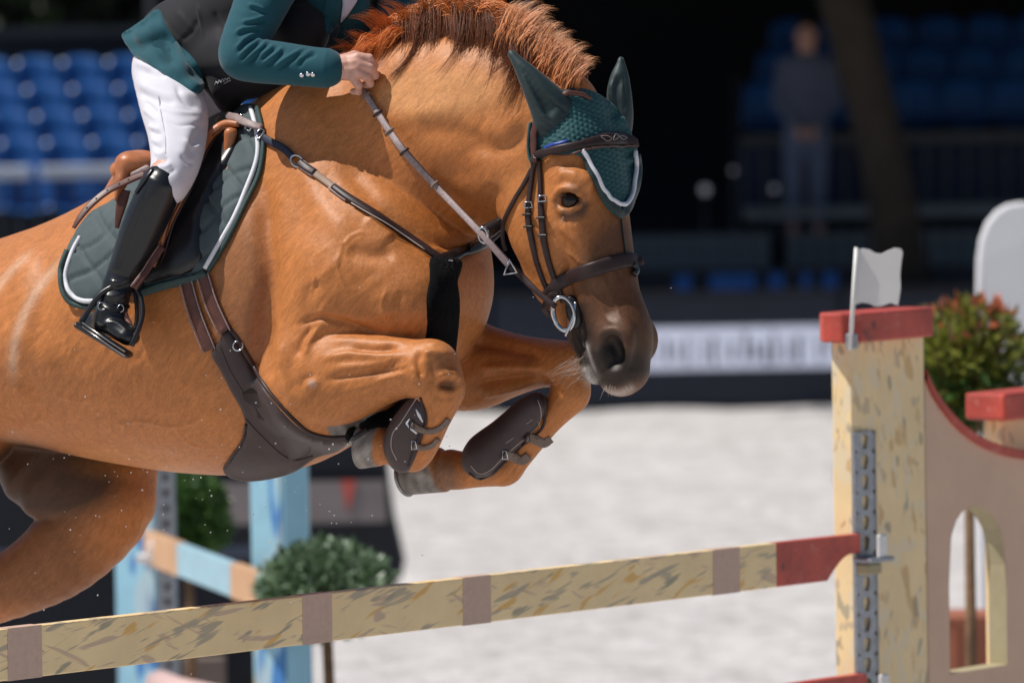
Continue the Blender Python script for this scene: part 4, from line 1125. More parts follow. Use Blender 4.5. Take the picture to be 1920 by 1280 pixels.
w_, n_ = cast(1005, 292, HBVH)
cord('browband_stud', [A(1005, 291, w_ + 9) + p for p in ringpts(A(0, 0, 0), 5, 5, (1, 0, 0), (0, 1, 0), 14)], 1.6, STEEL, BRIDLE, 1, 6, True)
# bit
BW = (cast(1072, 590)[0] or 470) + 12
rg = [A(1057, 588, BW) + p for p in ringpts(A(0, 0, 0), 21, 32, nrm(A(.92, -.12, .35)), nrm(A(.2, 1, 0)), 32)]
cord('bit_ring', rg, [3.2] * 8 + [4.5] * 6 + [5.6] * 6 + [4.5] * 4 + [3.2] * 8, STEEL, BRIDLE, 1, 10, True)
cord('bit_lever', [(1079, 566, BW + 4), (1076, 590, BW + 6), (1068, 612, BW + 6), (1060, 630, BW + 4)], [3, 3.4, 3.2, 2.4], STEEL, BRIDLE, 6, 8)
bg = Sdf(); bg.ell((1076, 584, BW - 8), (15, 32, 8), rot=[nrm(A(1, -.25, .2)), nrm(A(.25, 1, 0)), nrm(A(-.2, 0, 1))], k=3)
sdf_obj('bit_guard', bg, 2.5, BLACK, BRIDLE)
strap('chin_strap', None, 14, 4, LEATHER, BRIDLE, Q=path3([(1046, 545, BW - 14), (1030, 560, BW - 22), (1022, 578, BW - 40), (1030, 592, BW - 60)]), Nn=np.tile(nrm(A(-.6, .2, 1)), (25, 1)))
# reins: from the bit through the martingale ring to the hand
RE = [(1042, 575, BW + 2), (1005, 545, BW - 16), (975, 515, BW - 34), (955, 497, MW + 14), (906, 442, MW + 1), (860, 394, MW - 40), (815, 347, MW - 78), (759, 285, 356), (731, 247, 330), (709, 213, 304), (687, 179, 280), (670, 154, 262)]
RE = [(u, v, max(w, (cast(u, v)[0] or -999) + 9)) for u, v, w in RE]
Q = cat(np.array(RE, float), 6); RNn = np.tile(nrm(A(-0.35, -0.25, 1)), (len(Q), 1))
k1 = 6 * 3
strap('rein', None, [11, 11, 13, 13], 3.6, LEATHER, BRIDLE, Q=Q[:k1 + 1], Nn=RNn[:k1 + 1])
strap('rein', None, [14, 13, 12, 13, 14, 13, 13, 12, 11], 3.4, WEB, BRIDLE, Q=Q[k1:], Nn=RNn[k1:])
cord('rein_edge', Q[k1:] + A(4.2, -3.4, 2.5), 1.2, LEATHER, BRIDLE, 1, 6)
for i in (6, 7, 8, 9, 10):
    q = Q[i * 6]; t = nrm(Q[i * 6 + 1] - Q[i * 6 - 1]) if i < 11 else nrm(Q[-1] - Q[-2])
    x = nrm(np.cross(t, RNn[0]))
    sc = 1.25 if i != 6 else 1.15
    cord('rein_stop', [q + x * (8.2 * sc) + RNn[0] * 2.2, q + RNn[0] * 5.2, q - x * (8.2 * sc) + RNn[0] * 2.2], 2.7, LEATHER if i % 2 else WEBD, BRIDLE, 3, 8)
q = Q[k1]
mbp = [q + A(-10, 18, 4), q + A(14, 14, 6), q + A(0, -10, 5)]
cord('rein_triangle', mbp, 2.6, STEEL, BRIDLE, 1, 8, True)
# the far rein, mostly behind the head
strap('rein', None, 11, 3.4, LEATHER, BRIDLE, Q=path3([(1130, 560, 360), (1010, 420, 200), (860, 250, 60), (740, 160, 60), (705, 135, 110)]), Nn=np.tile(nrm(A(.4, -.2, -1)), (33, 1)))

# ---- mane: thousands of tapered hairs in locks
def mane_mat():
    m, nt, b = new_mat('copper_mane_hair')
    a = nt.nodes.new('ShaderNodeAttribute'); a.attribute_name = 'tint'
    nt.links.new(a.outputs['Color'], b.inputs['Base Color'])
    b.inputs['Roughness'].default_value = 0.42; b.inputs['Specular IOR Level'].default_value = 0.5
    b.inputs['Anisotropic'].default_value = 0.5
    return m
MANEM = mane_mat()
def hair_mesh(strands, r0, tints):
    """strands: list of (n,3) arrays"""
    Vs, Cs, Fs = [], [], []; off = 0
    for S_, tn, rr in zip(strands, tints, r0):
        n = len(S_); T = nrm(np.gradient(S_, axis=0))
        X = np.cross(T, A(0.3, 0.2, 0.93)); X = nrm(X); Y = np.cross(T, X)
        t = np.linspace(0, 1, n)
        r = rr * (0.55 + 0.6 * np.sin(np.clip(t * 1.2 + .25, 0, 1) * math.pi) ** 0.6) * (1 - t ** 3 * 0.92)
        for j in range(3):
            a = 2 * math.pi * j / 3
            Vs.append(S_ + (X * math.cos(a) + Y * math.sin(a)) * r[:, None])
        Cs.append(np.tile(tn[0] * (1 - t[:, None]) + tn[1] * t[:, None], (3, 1)))
        i = np.arange(n - 1)
        for j in range(3):
            a0 = off + j * n; b0 = off + ((j + 1) % 3) * n
            Fs.append(np.stack([a0 + i, a0 + i + 1, b0 + i + 1, b0 + i], 1))
        off += 3 * n
    return np.vstack(Vs), np.vstack(Fs), np.vstack(Cs)
CREST = cat(A((655, 170, 120), (700, 118, 145), (750, 84, 185), (800, 60, 218), (850, 52, 256), (900, 56, 296), (950, 76, 335), (990, 98, 365), (1030, 128, 390), (1066, 158, 408), (1084, 174, 414)).reshape(-1, 3), 8)
def crest_at(s):
    x = s * (len(CREST) - 1); i = min(int(x), len(CREST) - 2)
    return CREST[i] + (CREST[i + 1] - CREST[i]) * (x - i)
def lock(r, s, fam):
    """control polygon of one lock"""
    p = crest_at(s); g = r.gauss
    if fam == 'hang':        # rises off the crest, rolls over to the near side and hangs
        up = r.uniform(16, 50); out = r.uniform(44, 76)
        fall = r.uniform(70, 185) * (1.12 - 0.5 * s); sw = g(-8, 15) - 22 * (s < 0.35)
        return [p + A(0, 10, -6), p + A(-2, -up * .9, 10), p + A(sw * .2 + 6, -up * .8, out * .6), p + A(sw * .5 + 6, fall * .36, out + 8), p + A(sw + g(0, 6), fall * .78, out + 12), p + A(sw * 1.6 + g(0, 10), fall * 1.05, out + 8)]
    if fam == 'fly':         # flung up off the crest
        L = r.uniform(44, 98) * (1.0 - .30 * (s > .55)); lx = -r.uniform(0.1, 0.7) if s < 0.3 else r.uniform(-0.35, 0.45)
        if s < 0.16: lx -= 0.8
        d = nrm(A(lx, -0.8, r.uniform(-0.1, 0.6)))
        q = p + d * L
        bx = g(0, 14)
        return [p + A(0, 14, 0), p + d * L * .35 + A(bx * .2, -4, 4), p + d * L * .72 + A(bx * .8, -2, 8), q + A(bx * 1.6, 6 + abs(bx) * .5 + g(0, 4), 14)]
    if fam == 'roll':        # arches over the top and falls forward in front
        L = r.uniform(30, 70); h = r.uniform(30, 58)
        return [p + A(-10, 10, 0), p + A(-4, -h * .7, 16), p + A(L * .3, -h, 34), p + A(L * .75, -h * .55, 52), p + A(L * 1.0, h * .1, 60), p + A(L * 1.1, h * .7, 58)]
    if fam == 'fan':         # near the ears: spreads up and forward, tips curling out
        L = r.uniform(44, 84) * (1.12 - .42 * max(0, s - .6) / .4); f = r.uniform(0.15, 0.95)
        out = r.uniform(10, 52)
        return [p + A(-10, 16, out * .6), p + A(-4, -L * .25, out), p + A(L * .2 * f, -L * .62, out + 4), p + A(L * .55 * f + 4, -L * .88, out + 4), p + A(L * .85 * f + 8, -L * .92 + 10 * f, out)]
    # left fringe over the hand: hair swept back and down
    L = r.uniform(50, 95)
    return [p + A(4, 6, 10), p + A(-L * .2, -14, 34), p + A(-L * .55, -4 + g(0, 8), 56), p + A(-L * .85, 16 + g(0, 10), 66), p + A(-L, 30 + g(0, 14), 68)]
def build_mane():
    r = random.Random(11); S_, T_, R_ = [], [], []
    jobs = []
    for i in range(150): jobs.append((r.uniform(0.03, 0.70), 'hang'))
    for i in range(215): jobs.append((r.uniform(0.03, 0.80), 'fly'))
    for i in range(90): jobs.append((r.uniform(0.12, 0.66), 'roll'))
    for i in range(120): jobs.append((r.uniform(0.60, 0.95), 'fan'))
    for i in range(44): jobs.append((r.uniform(0.02, 0.24), 'sweep'))
    for s, fam in jobs:
        ctl = np.array(lock(r, s, fam))
        base = cat(ctl, 3)
        n = len(base); t = np.linspace(0, 1, n)[:, None]
        tone = r.uniform(0.7, 1.3)
        c0 = A(0.36, 0.09, 0.018) * tone; c1 = A(0.80, 0.26, 0.06) * tone
        if fam == 'fan': c1 = A(0.80, 0.38, 0.18) * tone; c0 = A(0.58, 0.20, 0.065) * tone
        if fam == 'hang': c0 = A(0.34, 0.10, 0.026) * tone; c1 = A(0.13, 0.040, 0.017) * tone
        m = 32
        spread = A(8, 5, 8) if fam in ('fly', 'hang') else A(10, 6, 9)
        for k in range(m):
            o = rng.normal(0, 1, 3) * spread
            conv = 1 - 0.75 * t ** 1.2 if fam in ('hang', 'sweep') else 1 - 0.68 * t
            wob = np.sin(t * rng.uniform(2, 6) + rng.uniform(0, 6)) * rng.normal(0, 2.4, 3)[None] * t
            cut = max(5, int(n * rng.uniform(0.66, 1.0)))
            S_.append((base + o[None] * conv + wob)[:cut]); f = rng.uniform(0.65, 1.35)
            T_.append((c0 * f, c1 * f)); R_.append(rng.uniform(0.5, 0.95))
    for i in range(260):     # stray single hairs
        fam = r.choice(('hang', 'fly', 'roll'))
        ctl = np.array(lock(r, r.uniform(0.02, 0.75), fam)) + rng.normal(0, 5, 3)
        ctl[-1] += rng.normal(0, 12, 3)
        S_.append(cat(ctl, 3)); T_.append((A(0.3, 0.09, 0.025), A(0.4, 0.13, 0.04))); R_.append(0.5)
    return hair_mesh(S_, R_, T_)
MV, MF, MC = build_mane()
mesh_obj('mane', px_world(MV), MF, MANEM, HORSE, colors=MC)
WHISK = simple('pale_whisker', (0.42, 0.33, 0.27), 0.45, 0.1, 50, 0)
def whiskers():
    r = random.Random(5); mb = MB()
    for i in range(40):
        u, v = r.uniform(1080, 1104), r.uniform(660, 712)
        w, _ = cast(u, v); w = w or 470
        L = r.uniform(20, 66); a = math.radians(r.uniform(150, 205) - (v - 690) * -1.1 + r.gauss(0, 10))
        d = A(math.cos(a), -math.sin(a) * -0.4 + 0.35, r.uniform(0, .4))
        p = A(u, v, w - 2)
        mb.tube([p, p + d * L * .5 + A(0, -2, 0), p + d * L + A(0, r.uniform(-3, 9), 0)], [0.5, 0.4, 0.15], 3)
    for i in range(11):
        u, v = r.uniform(1110, 1200), r.uniform(722, 733); w, _ = cast(u, v - 6); w = w or 490
        L = r.uniform(10, 30); p = A(u, v - 6, w)
        d = A((u - 1150) / 70 + r.gauss(0, .2), 0.9, r.uniform(-.2, .4)); mb.tube([p, p + d * L * .5, p + d * L + A(2, 0, 0)], [0.5, 0.4, 0.15], 3)
    for i in range(7):
        u, v = r.uniform(1040, 1062), r.uniform(404, 414); w, _ = cast(u, v)
        p = A(u, v, w); d = A(r.uniform(-.9, .3), r.uniform(.3, .9), .4); L = r.uniform(10, 24)
        mb.tube([p, p + d * L * .5, p + d * L], [0.3, 0.25, 0.1], 3)
    tag(mesh_obj('whiskers', px_world(np.array(mb.v)), mb.f, WHISK, HORSE), kind='stuff')
whiskers()
LASH = simple('dark_eyelash', (0.03, 0.015, 0.01), 0.5, 0.1, 50, 0)
mb = MB(); r_ = random.Random(2)
for i in range(26):
    t = i / 25; u = 1044 + 46 * t; v = 366 - 8 * math.sin(t * math.pi) + 8 * t; w, _ = cast(u, v); p = A(u, v, w + 2)
    d = A(-0.2 + 0.5 * t, 0.5, 0.9); L = r_.uniform(9, 14); mb.tube([p, p + d * L * .5, p + d * L + A(0, 3, 0)], [0.6, 0.5, 0.2], 3)
mesh_obj('eyelashes', px_world(np.array(mb.v)), mb.f, LASH, HORSE)
# ------------------------------------------------------------------ the rider
def cloth(name, col, var=0.12, rough=0.8, weave=1400, ws=0.35, sheen=0.15):
    m, nt, b = new_mat(name)
    v = objcoord(nt)
    n1 = noise(nt, 9, 4, 0.6, v); n2 = noise(nt, weave, 2, 0.5, v)
    c = ramp(nt, n1.outputs['Fac'], [(0.3, tuple(x * (1 - var) for x in col)), (0.7, tuple(x * (1 + var) for x in col))])
    nt.links.new(c, b.inputs['Base Color']); b.inputs['Roughness'].default_value = rough
    b.inputs['Sheen Weight'].default_value = sheen; b.inputs['Sheen Roughness'].default_value = 0.5
    b.inputs['Specular IOR Level'].default_value = 0.25
    bump(nt, b, n2.outputs['Fac'], ws, 0.0008)
    return m
JACKETM = cloth('teal_wool_jacket', (0.010, 0.078, 0.104))
VESTM = cloth('black_vest_fabric', (0.011, 0.010, 0.013), 0.2, 0.7, 800, 0.3, 0.1)
BREECHM = cloth('white_breeches_fabric', (0.66, 0.65, 0.72), 0.05, 0.75, 1500, 0.25, 0.1)
SHIRTM = cloth('pale_shirt_cotton', (0.62, 0.62, 0.74), 0.06)
BOOTM = simple('black_boot_leather', (0.010, 0.011, 0.014), 0.3, 0.25, 14, 0.25, 260, 0.0008, coat=0.05)
def skin_mat():
    m, nt, b = new_mat('skin')
    v = objcoord(nt)
    n1 = noise(nt, 55, 4, 0.6, v); n2 = noise(nt, 600, 3, 0.6, v)
    c = ramp(nt, n1.outputs['Fac'], [(0.3, (0.55, 0.28, 0.21)), (0.7, (0.72, 0.42, 0.33))])
    nt.links.new(c, b.inputs['Base Color']); b.inputs['Roughness'].default_value = 0.5
    b.inputs['Subsurface Weight'].default_value = 0.15; b.inputs['Subsurface Radius'].default_value = (0.01, 0.004, 0.002); b.inputs['Subsurface Scale'].default_value = 0.5
    bump(nt, b, n2.outputs['Fac'], 0.3, 0.0008)
    return m
SKIN = skin_mat()
HELMETM = simple('helmet_shell', (0.01, 0.012, 0.014), 0.35, 0.2, 30, 0.1)

RIDER = empty('person', Vector(px_world(A(320, 300, 0))), 'rider in dark green jacket, black vest and white breeches crouching over the saddle', 'person')
# body: one continuous figure under the clothes, with the hand that holds the rein
bd = Sdf()
bd.tube([(308, 110, -140, 48, 78), (390, 60, -90, 52, 82), (480, 0, -30, 58, 92), (570, -66, 40, 62, 100), (622, -110, 80, 40, 60)], up=(-.5, -.85, 0), k=10)
bd.tube([(306, 135, -70, 44, 46), (326, 195, 30, 50, 50), (335, 250, 105, 46, 46), (325, 310, 180, 38, 40), (300, 350, 205, 30, 32), (264, 432, 185, 29, 29), (236, 500, 168, 22, 23), (215, 570, 165, 20, 20), (238, 622, 200, 14, 18)], up=(1, 0, 0), k=18)
bd.tube([(330, 155, -220, 44, 44), (470, 275, -280, 44, 44), (570, 340, -300, 36, 36), (535, 440, -300, 28, 28), (505, 545, -320, 20, 20), (540, 580, -300, 16, 16)], up=(1, 0, 0), k=18)
bd.tube([(525, -70, 140, 44, 44), (480, 25, 200, 34, 34), (452, 98, 235, 29, 29), (535, 118, 262, 26, 26), (606, 127, 285, 20, 18), (630, 128, 290, 21, 15)], up=(-.3, -1, 0), k=18)
bd.tube([(672, -96, 20, 42, 42), (738, -10, 40, 32, 32), (728, 84, 90, 24, 24), (706, 126, 112, 22, 16)], up=(1, 0, 0), k=18)
bd.tube([(622, -110, 80, 36, 36), (668, -165, 115, 34, 34), (700, -205, 140, 36, 36)], up=(1, 0, 0), k=18)
bd.ell((716, -250, 150), (64, 82, 66), k=18); bd.ell((752, -226, 178), (38, 52, 40), k=14)
bd.ell((786, -236, 204), (12, 16, 12), k=8)
bd.ecap((630, 127, 290), (666, 126, 298), (24, 15), (26, 14), up=(0, -1, 0), k=8)
for kn in ([(670, 107, 300, 9), (692, 110, 297, 8.5), (702, 124, 284, 7.5), (694, 128, 270, 6.5)],
           [(674, 121, 304, 9.5), (694, 127, 300, 9), (703, 141, 286, 8), (692, 145, 272, 7)],
           [(671, 136, 304, 9), (688, 144, 300, 8.5), (694, 157, 287, 7.5), (682, 160, 275, 6.5)],
           [(662, 148, 300, 8), (672, 160, 297, 7.5), (672, 172, 286, 6.8), (662, 172, 276, 6)],
           [(640, 112, 284, 10), (664, 104, 278, 8.5), (688, 108, 276, 7)]):
    for a_, b_ in zip(kn[:-1], kn[1:]): bd.ecap(a_[:3], b_[:3], a_[3], b_[3], k=3.2)
bd.ecap((700, 124, 112), (716, 150, 120), (22, 15), (18, 13), up=(1, 0, 0), k=8)
BODYR = sdf_obj('body', bd, 3.0, SKIN, RIDER, smooth=1, coarse=6, strokes=[([(638, 118), (660, 116), (676, 112)], 3, 1.2), ([(640, 132), (660, 130), (676, 126)], 3, 1.2), ([(650, 108), (655, 140)], 4, -1.0)])
# breeches
br = Sdf()
br.ell((308, 126, -130), (58, 62, 100), k=20)
br.tube([(304, 134, -72, 56, 60), (324, 195, 30, 61, 62), (333, 244, 100, 56, 57), (330, 300, 170, 46, 48), (317, 345, 205, 38, 41)], up=(1, 0, 0), k=22)
br.tube([(330, 160, -220, 54, 54), (470, 280, -280, 54, 54), (575, 345, -300, 44, 44)], up=(1, 0, 0), k=22)
BST = [([(297, 176), (303, 217), (310, 255), (311, 288)], 2.2, -2.0), ([(253, 150), (280, 165), (320, 178), (372, 180)], 9, 5), ([(256, 172), (290, 186), (330, 196)], 7, -4), ([(262, 132), (290, 142), (312, 140)], 8, -5), ([(262, 120), (282, 128)], 7, 4),
       ([(330, 160), (345, 190), (372, 204)], 5, -4), ([(300, 200), (330, 212), (372, 214)], 4, 3), ([(310, 228), (340, 236), (378, 234)], 4, -3), ([(344, 262), (362, 276), (378, 272)], 4, 3), ([(338, 290), (352, 306), (364, 304)], 4, -3), ([(270, 190), (284, 200), (296, 214)], 4, -3), ([(268, 204), (280, 214), (294, 226)], 4, 3), ([(278, 236), (288, 240), (302, 244)], 3.5, 3.5), ([(282, 247), (292, 251), (304, 252)], 3.5, -3), ([(284, 260), (294, 266), (306, 266)], 4, 3), ([(288, 272), (296, 277), (306, 277)], 3.5, -3), ([(290, 286), (300, 290), (310, 286)], 4, 3.5), ([(292, 300), (304, 302), (316, 296)], 4, -3), ([(296, 312), (308, 314), (322, 306)], 4, 3), ([(302, 326), (316, 326), (330, 316)], 4, -2.5),
       ([(385, 230), (366, 262), (352, 300)], 9, -3), ([(372, 214), (352, 250), (340, 300)], 12, 3), ([(330, 205), (345, 225)], 14, 2)]
sdf_obj('breeches', br, 3.0, BREECHM, RIDER, strokes=BST)
cord('side_seam', drape_path([(297, 180), (303, 217), (310, 255), (311, 288)], 6, 0.2, make_bvh(o_cache['breeches']))[0], 0.7, simple('seam_thread', (0.3, 0.29, 0.34), 0.8, 0.1, 50, 0), RIDER, 1, 5)
# boots
def boot(rows, foot, st_, name='boot'):
    b = Sdf(); b.tube(rows, up=(1, 0.3, 0), k=8, caps=0.25)
    for a_, c_, ra, rb in foot: b.ecap(a_, c_, ra, rb, up=(0, -1, 0), k=9)
    return sdf_obj(name, b, 3.0, BOOTM, RIDER, strokes=st_)
NBOOT = boot([(306, 338, 210, 37, 40), (292, 372, 202, 39, 42), (265, 432, 186, 38.5, 38), (236, 500, 170, 30, 32), (220, 540, 166, 27, 30)],
     [((218, 545, 168), (208, 590, 176), (28, 28), (30, 30)), ((172, 606, 134), (206, 606, 178), (20, 24), (28, 29)), ((206, 602, 180), (240, 630, 216), (27, 30), (17, 25))],
     [([(180, 590), (205, 580), (236, 596)], 6, 4), ([(196, 566), (214, 570), (236, 566)], 4, -4), ([(194, 552), (214, 556), (240, 550)], 4, 3.5), ([(200, 538), (218, 542), (244, 536)], 4, -3.5), ([(204, 526), (222, 530), (248, 522)], 4, 3), ([(206, 512), (226, 516)], 5, -2),
      ([(188, 610), (215, 604), (244, 624)], 4, 3), ([(272, 350), (238, 430), (212, 510)], 5, 1.5), ([(282, 340), (252, 420), (224, 500)], 3, -1.5), ([(180, 622), (212, 636), (240, 646)], 3.5, -3)])
boot([(572, 330, -290, 37, 40), (535, 440, -300, 36, 36), (505, 545, -320, 27, 28)], [((505, 548, -320), (540, 585, -300), (26, 26), (18, 22))], None)
bvb = make_bvh(o_cache[NBOOT.name])
strap('spur_strap', [(192, 572), (206, 580), (224, 582), (240, 574)], 7, 2, BLACK, RIDER, 2, bvh=bvb)
cord('spur', [(186, 582, 160), (172, 592, 140), (156, 600, 120)], 3, STEEL, RIDER, 4, 8)
for p in ((190, 574), (226, 578)):
    w_, _ = cast(*p, bvb); cord('spur_buckle', [A(p[0], p[1], (w_ or 190) + 5) + q for q in ringpts(A(0, 0, 0), 6, 7, (1, 0, 0), (0, 1, 0), 14)], 1.2, STEEL, RIDER, 1, 6, True)
strap('boot_tab', [(286, 318), (270, 340), (256, 362)], [10, 12, 8], 2.5, BLACK, RIDER, 2, bvh=bvb)
# jacket: body, hip skirt and sleeves
jk = Sdf()
UPT = (-.5, -.85, 0)
jk.tube([(318, 80, -130, 52, 88), (380, 50, -90, 66, 96), (470, -10, -30, 74, 106), (562, -72, 44, 78, 116), (616, -108, 84, 48, 80)], up=UPT, k=10)
jk.tube([(525, -72, 146, 60, 58), (484, 20, 202, 49, 48), (452, 98, 236, 41, 42), (474, 112, 246, 41, 41), (535, 120, 264, 38.5, 38), (596, 127, 283, 36, 35), (618, 128, 289, 35, 34)], up=(-.3, -1, 0), k=16, caps=0.12)
jk.tube([(672, -98, 20, 56, 56), (740, -12, 40, 46, 46), (730, 70, 86, 37, 37), (718, 100, 98, 34, 34)], up=(1, 0, 0), k=16, caps=0.12)
jk.ell((628, -20, 96), (66, 70, 60), k=20)
JST = []
for p, a in (([(442, 92), (458, 74), (476, 62)], 4), ([(448, 106), (468, 88), (490, 72)], 4.5), ([(457, 116), (480, 96), (504, 74)], 4.5), ([(486, 106), (504, 92), (516, 84)], 4), ([(494, 118), (512, 106), (532, 88)], 4), ([(514, 126), (540, 108), (572, 90)], 4.5), ([(556, 118), (568, 104), (590, 94)], 3.5), ([(464, 8), (480, 12), (496, 20)], 4), ([(452, 42), (474, 38), (498, 30)], 4.5), ([(440, 62), (460, 52), (490, 48)], 4)):
    p = np.array(p, float)
    JST += [(p, 3.6, a, 100), (p + [3, 8], 3.8, -a * .9, 100)]
JST += [([(300, 55), (330, 75), (352, 78)], 7, -6), ([(290, 62), (325, 88), (370, 122)], 7, 4), ([(306, 100), (300, 118), (296, 130)], 3, -3), ([(330, 96), (352, 104), (376, 124)], 6, -4), ([(262, 92), (300, 112), (345, 142)], 6, 3), ([(250, 78), (275, 66), (298, 40)], 6, 3)]
sdf_obj('jacket', jk, 3.0, JACKETM, RIDER, strokes=JST)
jbv = make_bvh(o_cache['jacket'])
# vest over the jacket
vt = Sdf()
vt.tube([(322, 62, -126, 58, 96), (390, 42, -84, 74, 102), (470, -6, -28, 84, 112), (548, -56, 34, 88, 118), (592, -90, 66, 70, 100)], up=UPT, k=10, caps=0.3)
vt.ecap((400, 100, -30), (470, 96, 60), (62, 60), (62, 70), up=(0, -1, 0), k=24)
vt.ecap((408, 140, -20), (424, 176, 0), (34, 46), (26, 46), up=(1, 0, 0), k=20)
vt.ecap((436, 158, 10), (545, 150, 60), (34, 50), (22, 44), up=(0, -1, 0), k=18)
vt.ecap((470, 110, 40), (560, 60, 120), (52, 50), (56, 60), up=(0, -1, 0), k=24)
sdf_obj('vest', vt, 3.5, VESTM, RIDER, strokes=[([(304, 40), (318, 62), (344, 82)], 5, 4), ([(370, 8), (376, 40), (384, 70)], 3, 3), ([(335, 80), (360, 60), (372, 36)], 5, -3), ([(330, 20), (350, 44), (372, 60)], 6, 2.5), ([(400, 20), (412, 50), (410, 78)], 6, -3)])
vbv = make_bvh(o_cache['vest'])
kbv = make_bvh(o_cache['breeches'], o_cache['vest'], o_cache['jacket'])
patch('jacket_skirt', [(232, 68), (250, 54), (276, 36), (300, 20), (316, 52), (340, 84), (372, 118), (380, 150), (372, 178), (330, 155), (287, 128), (257, 108), (244, 89)], JACKETM, RIDER, 5, 3, 5, 4, bvh=kbv, wsm=10, spline=3, relief=lambda u, v, D: 4 * np.sin((u * 0.5 + v) * 0.13) + 2 * np.sin(u * .2 - v * .12))
WPR = simple('white_print', (0.6, 0.6, 0.62), 0.6, 0.05, 50, 0)
Qp, _n = drape_path([(403, 160), (406, 153), (409, 157), (412, 150), (415, 155), (418, 147), (420, 153), (423, 146), (426, 150), (429, 144), (431, 148)], 2, 1.0, vbv)
cord('vest_lettering', Qp, 0.7, WPR, RIDER, 1, 5)
Qp, _n = drape_path([(420, 157), (427, 153), (433, 150)], 2, 1.0, vbv)
cord('vest_lettering', Qp, 0.6, WPR, RIDER, 1, 5)
# shirt cuff, buttons, lapels, collar
sc_ = Sdf(); sc_.ecap((604, 127, 285), (630, 129, 292), (31, 29), (29, 26), up=(-.3, -1, 0), k=2, caps=0.08); sdf_obj('shirt_cuff', sc_, 2.5, SHIRTM, RIDER)
for u_, v_ in ((566, 141), (578, 139), (587, 140)):
    w_, n_ = cast(u_, v_, jbv); n_ = A(*n_)
    cord('sleeve_button', [A(u_, v_, w_), A(u_, v_, w_) + n_ * 2.5, A(u_, v_, w_) + n_ * 3.4], [4.8, 4.8, 3.2], STEEL, RIDER, 1, 12)
abv = make_bvh(o_cache['jacket'], o_cache['vest'])
patch('shirt_front', [(640, -30), (672, -30), (668, 2), (655, 22), (638, 42), (642, 10)], SHIRTM, RIDER, 2.5, 2, 5, 3, bvh=abv, wsm=3, spline=1)
patch('lapel', [(672, -30), (705, -30), (706, 10), (690, 40), (660, 62), (630, 78), (640, 44), (656, 24), (668, 2)], JACKETM, RIDER, 4, 3, 6, 3, bvh=abv, wsm=3, spline=1)
patch('lapel', [(640, -30), (616, -30), (606, 20), (612, 66), (634, 46), (640, 10)], JACKETM, RIDER, 4, 3, 6, 3, bvh=abv, wsm=3, spline=1)
hm = Sdf(); hm.ell((704, -278, 146), (78, 74, 76), k=8); hm.ecap((730, -268, 165), (790, -258, 205), (12, 52), (6, 40), up=(0, -1, 0), k=12)
hm.ell((722, -196, 156), (80, 52, 80), k=8, op='s')
sdf_obj('helmet', hm, 5.0, HELMETM, RIDER)
# stirrup iron belongs to the saddle
SI = Sdf()
cord('stirrup_iron', [(238, 520, 186), (212, 536, 190), (188, 552, 190), (168, 578, 190), (152, 604, 192)], [4, 5, 5.5, 5.5, 6], BLACK, SADDLE, 6, 10)
cord('stirrup_iron', [(238, 520, 186), (254, 536, 196), (264, 560, 210), (267, 588, 222), (260, 616, 230), (246, 648, 234)], [4, 4.5, 5, 5, 5, 6], BLACK, SADDLE, 6, 10)
cord('stirrup_iron', [(240, 530, 160), (252, 545, 178), (256, 570, 190), (256, 600, 196), (250, 630, 205)], [3, 4, 4, 4, 4], BLACK, SADDLE, 6, 10)
SI.ecap((150, 610, 196), (238, 664, 236), (8, 24), (8, 24), up=(0.52, -0.85, 0.2), k=2, caps=0.5)
sdf_obj('stirrup_tread', SI, 2.5, BLACK, SADDLE)
tq = A(*nrm(A(88, 54, 40)))
for o_ in (-5, 3):
    cord('tread_ridge', [A(150, 610, 222) + A(4, o_, 0), A(194, 637, 242) + A(0, o_, 0), A(238, 664, 262) + A(-4, o_, -2)], 2.0, simple('worn_steel', (0.35, 0.33, 0.32), 0.3, 0.2, 60, 0, metal=1.0), SADDLE, 1, 6)
# ------------------------------------------------------------------ arena ground
def sand_mat():
    m, nt, b = new_mat('pale_arena_sand')
    v = objcoord(nt)
    n1 = noise(nt, 0.55, 6, 0.6, v); n2 = noise(nt, 4.5, 6, 0.65, v); n3 = noise(nt, 45, 4, 0.6, v)
    c = ramp(nt, n1.outputs['Fac'], [(0.3, (0.60, 0.575, 0.565)), (0.7, (0.69, 0.665, 0.655))])
    c2 = ramp(nt, n2.outputs['Fac'], [(0.34, (0.74, 0.72, 0.70)), (0.56, (1.0, 1.0, 1.0))])
    c = mixc(nt, c, c2, 1.0, 'MULTIPLY')
    nt.links.new(c, b.inputs['Base Color']); b.inputs['Roughness'].default_value = 0.95; b.inputs['Specular IOR Level'].default_value = 0.1
    n4 = bump(nt, b, n2.outputs['Fac'], 0.8, 0.10)
    bump(nt, b, n3.outputs['Fac'], 0.6, 0.012, n4)
    return m
SAND = sand_mat()
def grid_sheet(name, x0, x1, y0, y1, nx, ny, zf, mat):
    X, Y = np.meshgrid(np.linspace(x0, x1, nx), np.linspace(y0, y1, ny), indexing='ij')
    V = np.stack([X, Y, zf(X, Y)], -1).reshape(-1, 3)
    i, j = np.meshgrid(np.arange(nx - 1), np.arange(ny - 1), indexing='ij')
    a = (i * ny + j).ravel()
    F = np.stack([a, a + ny, a + ny + 1, a + 1], 1)
    return mesh_obj(name, V, F, mat)
def undul(X, Y):
    return 0.02 * np.sin(X * 1.7 + np.sin(Y * .9) * 2) * np.sin(Y * 1.3 + 1) + 0.012 * np.sin(X * 4.1 + Y * 2.3) + rng.normal(0, 0.006, X.shape)
tag(grid_sheet('arena_ground', -30, 30, -14, 42.6, 240, 300, undul, SAND), kind='structure')
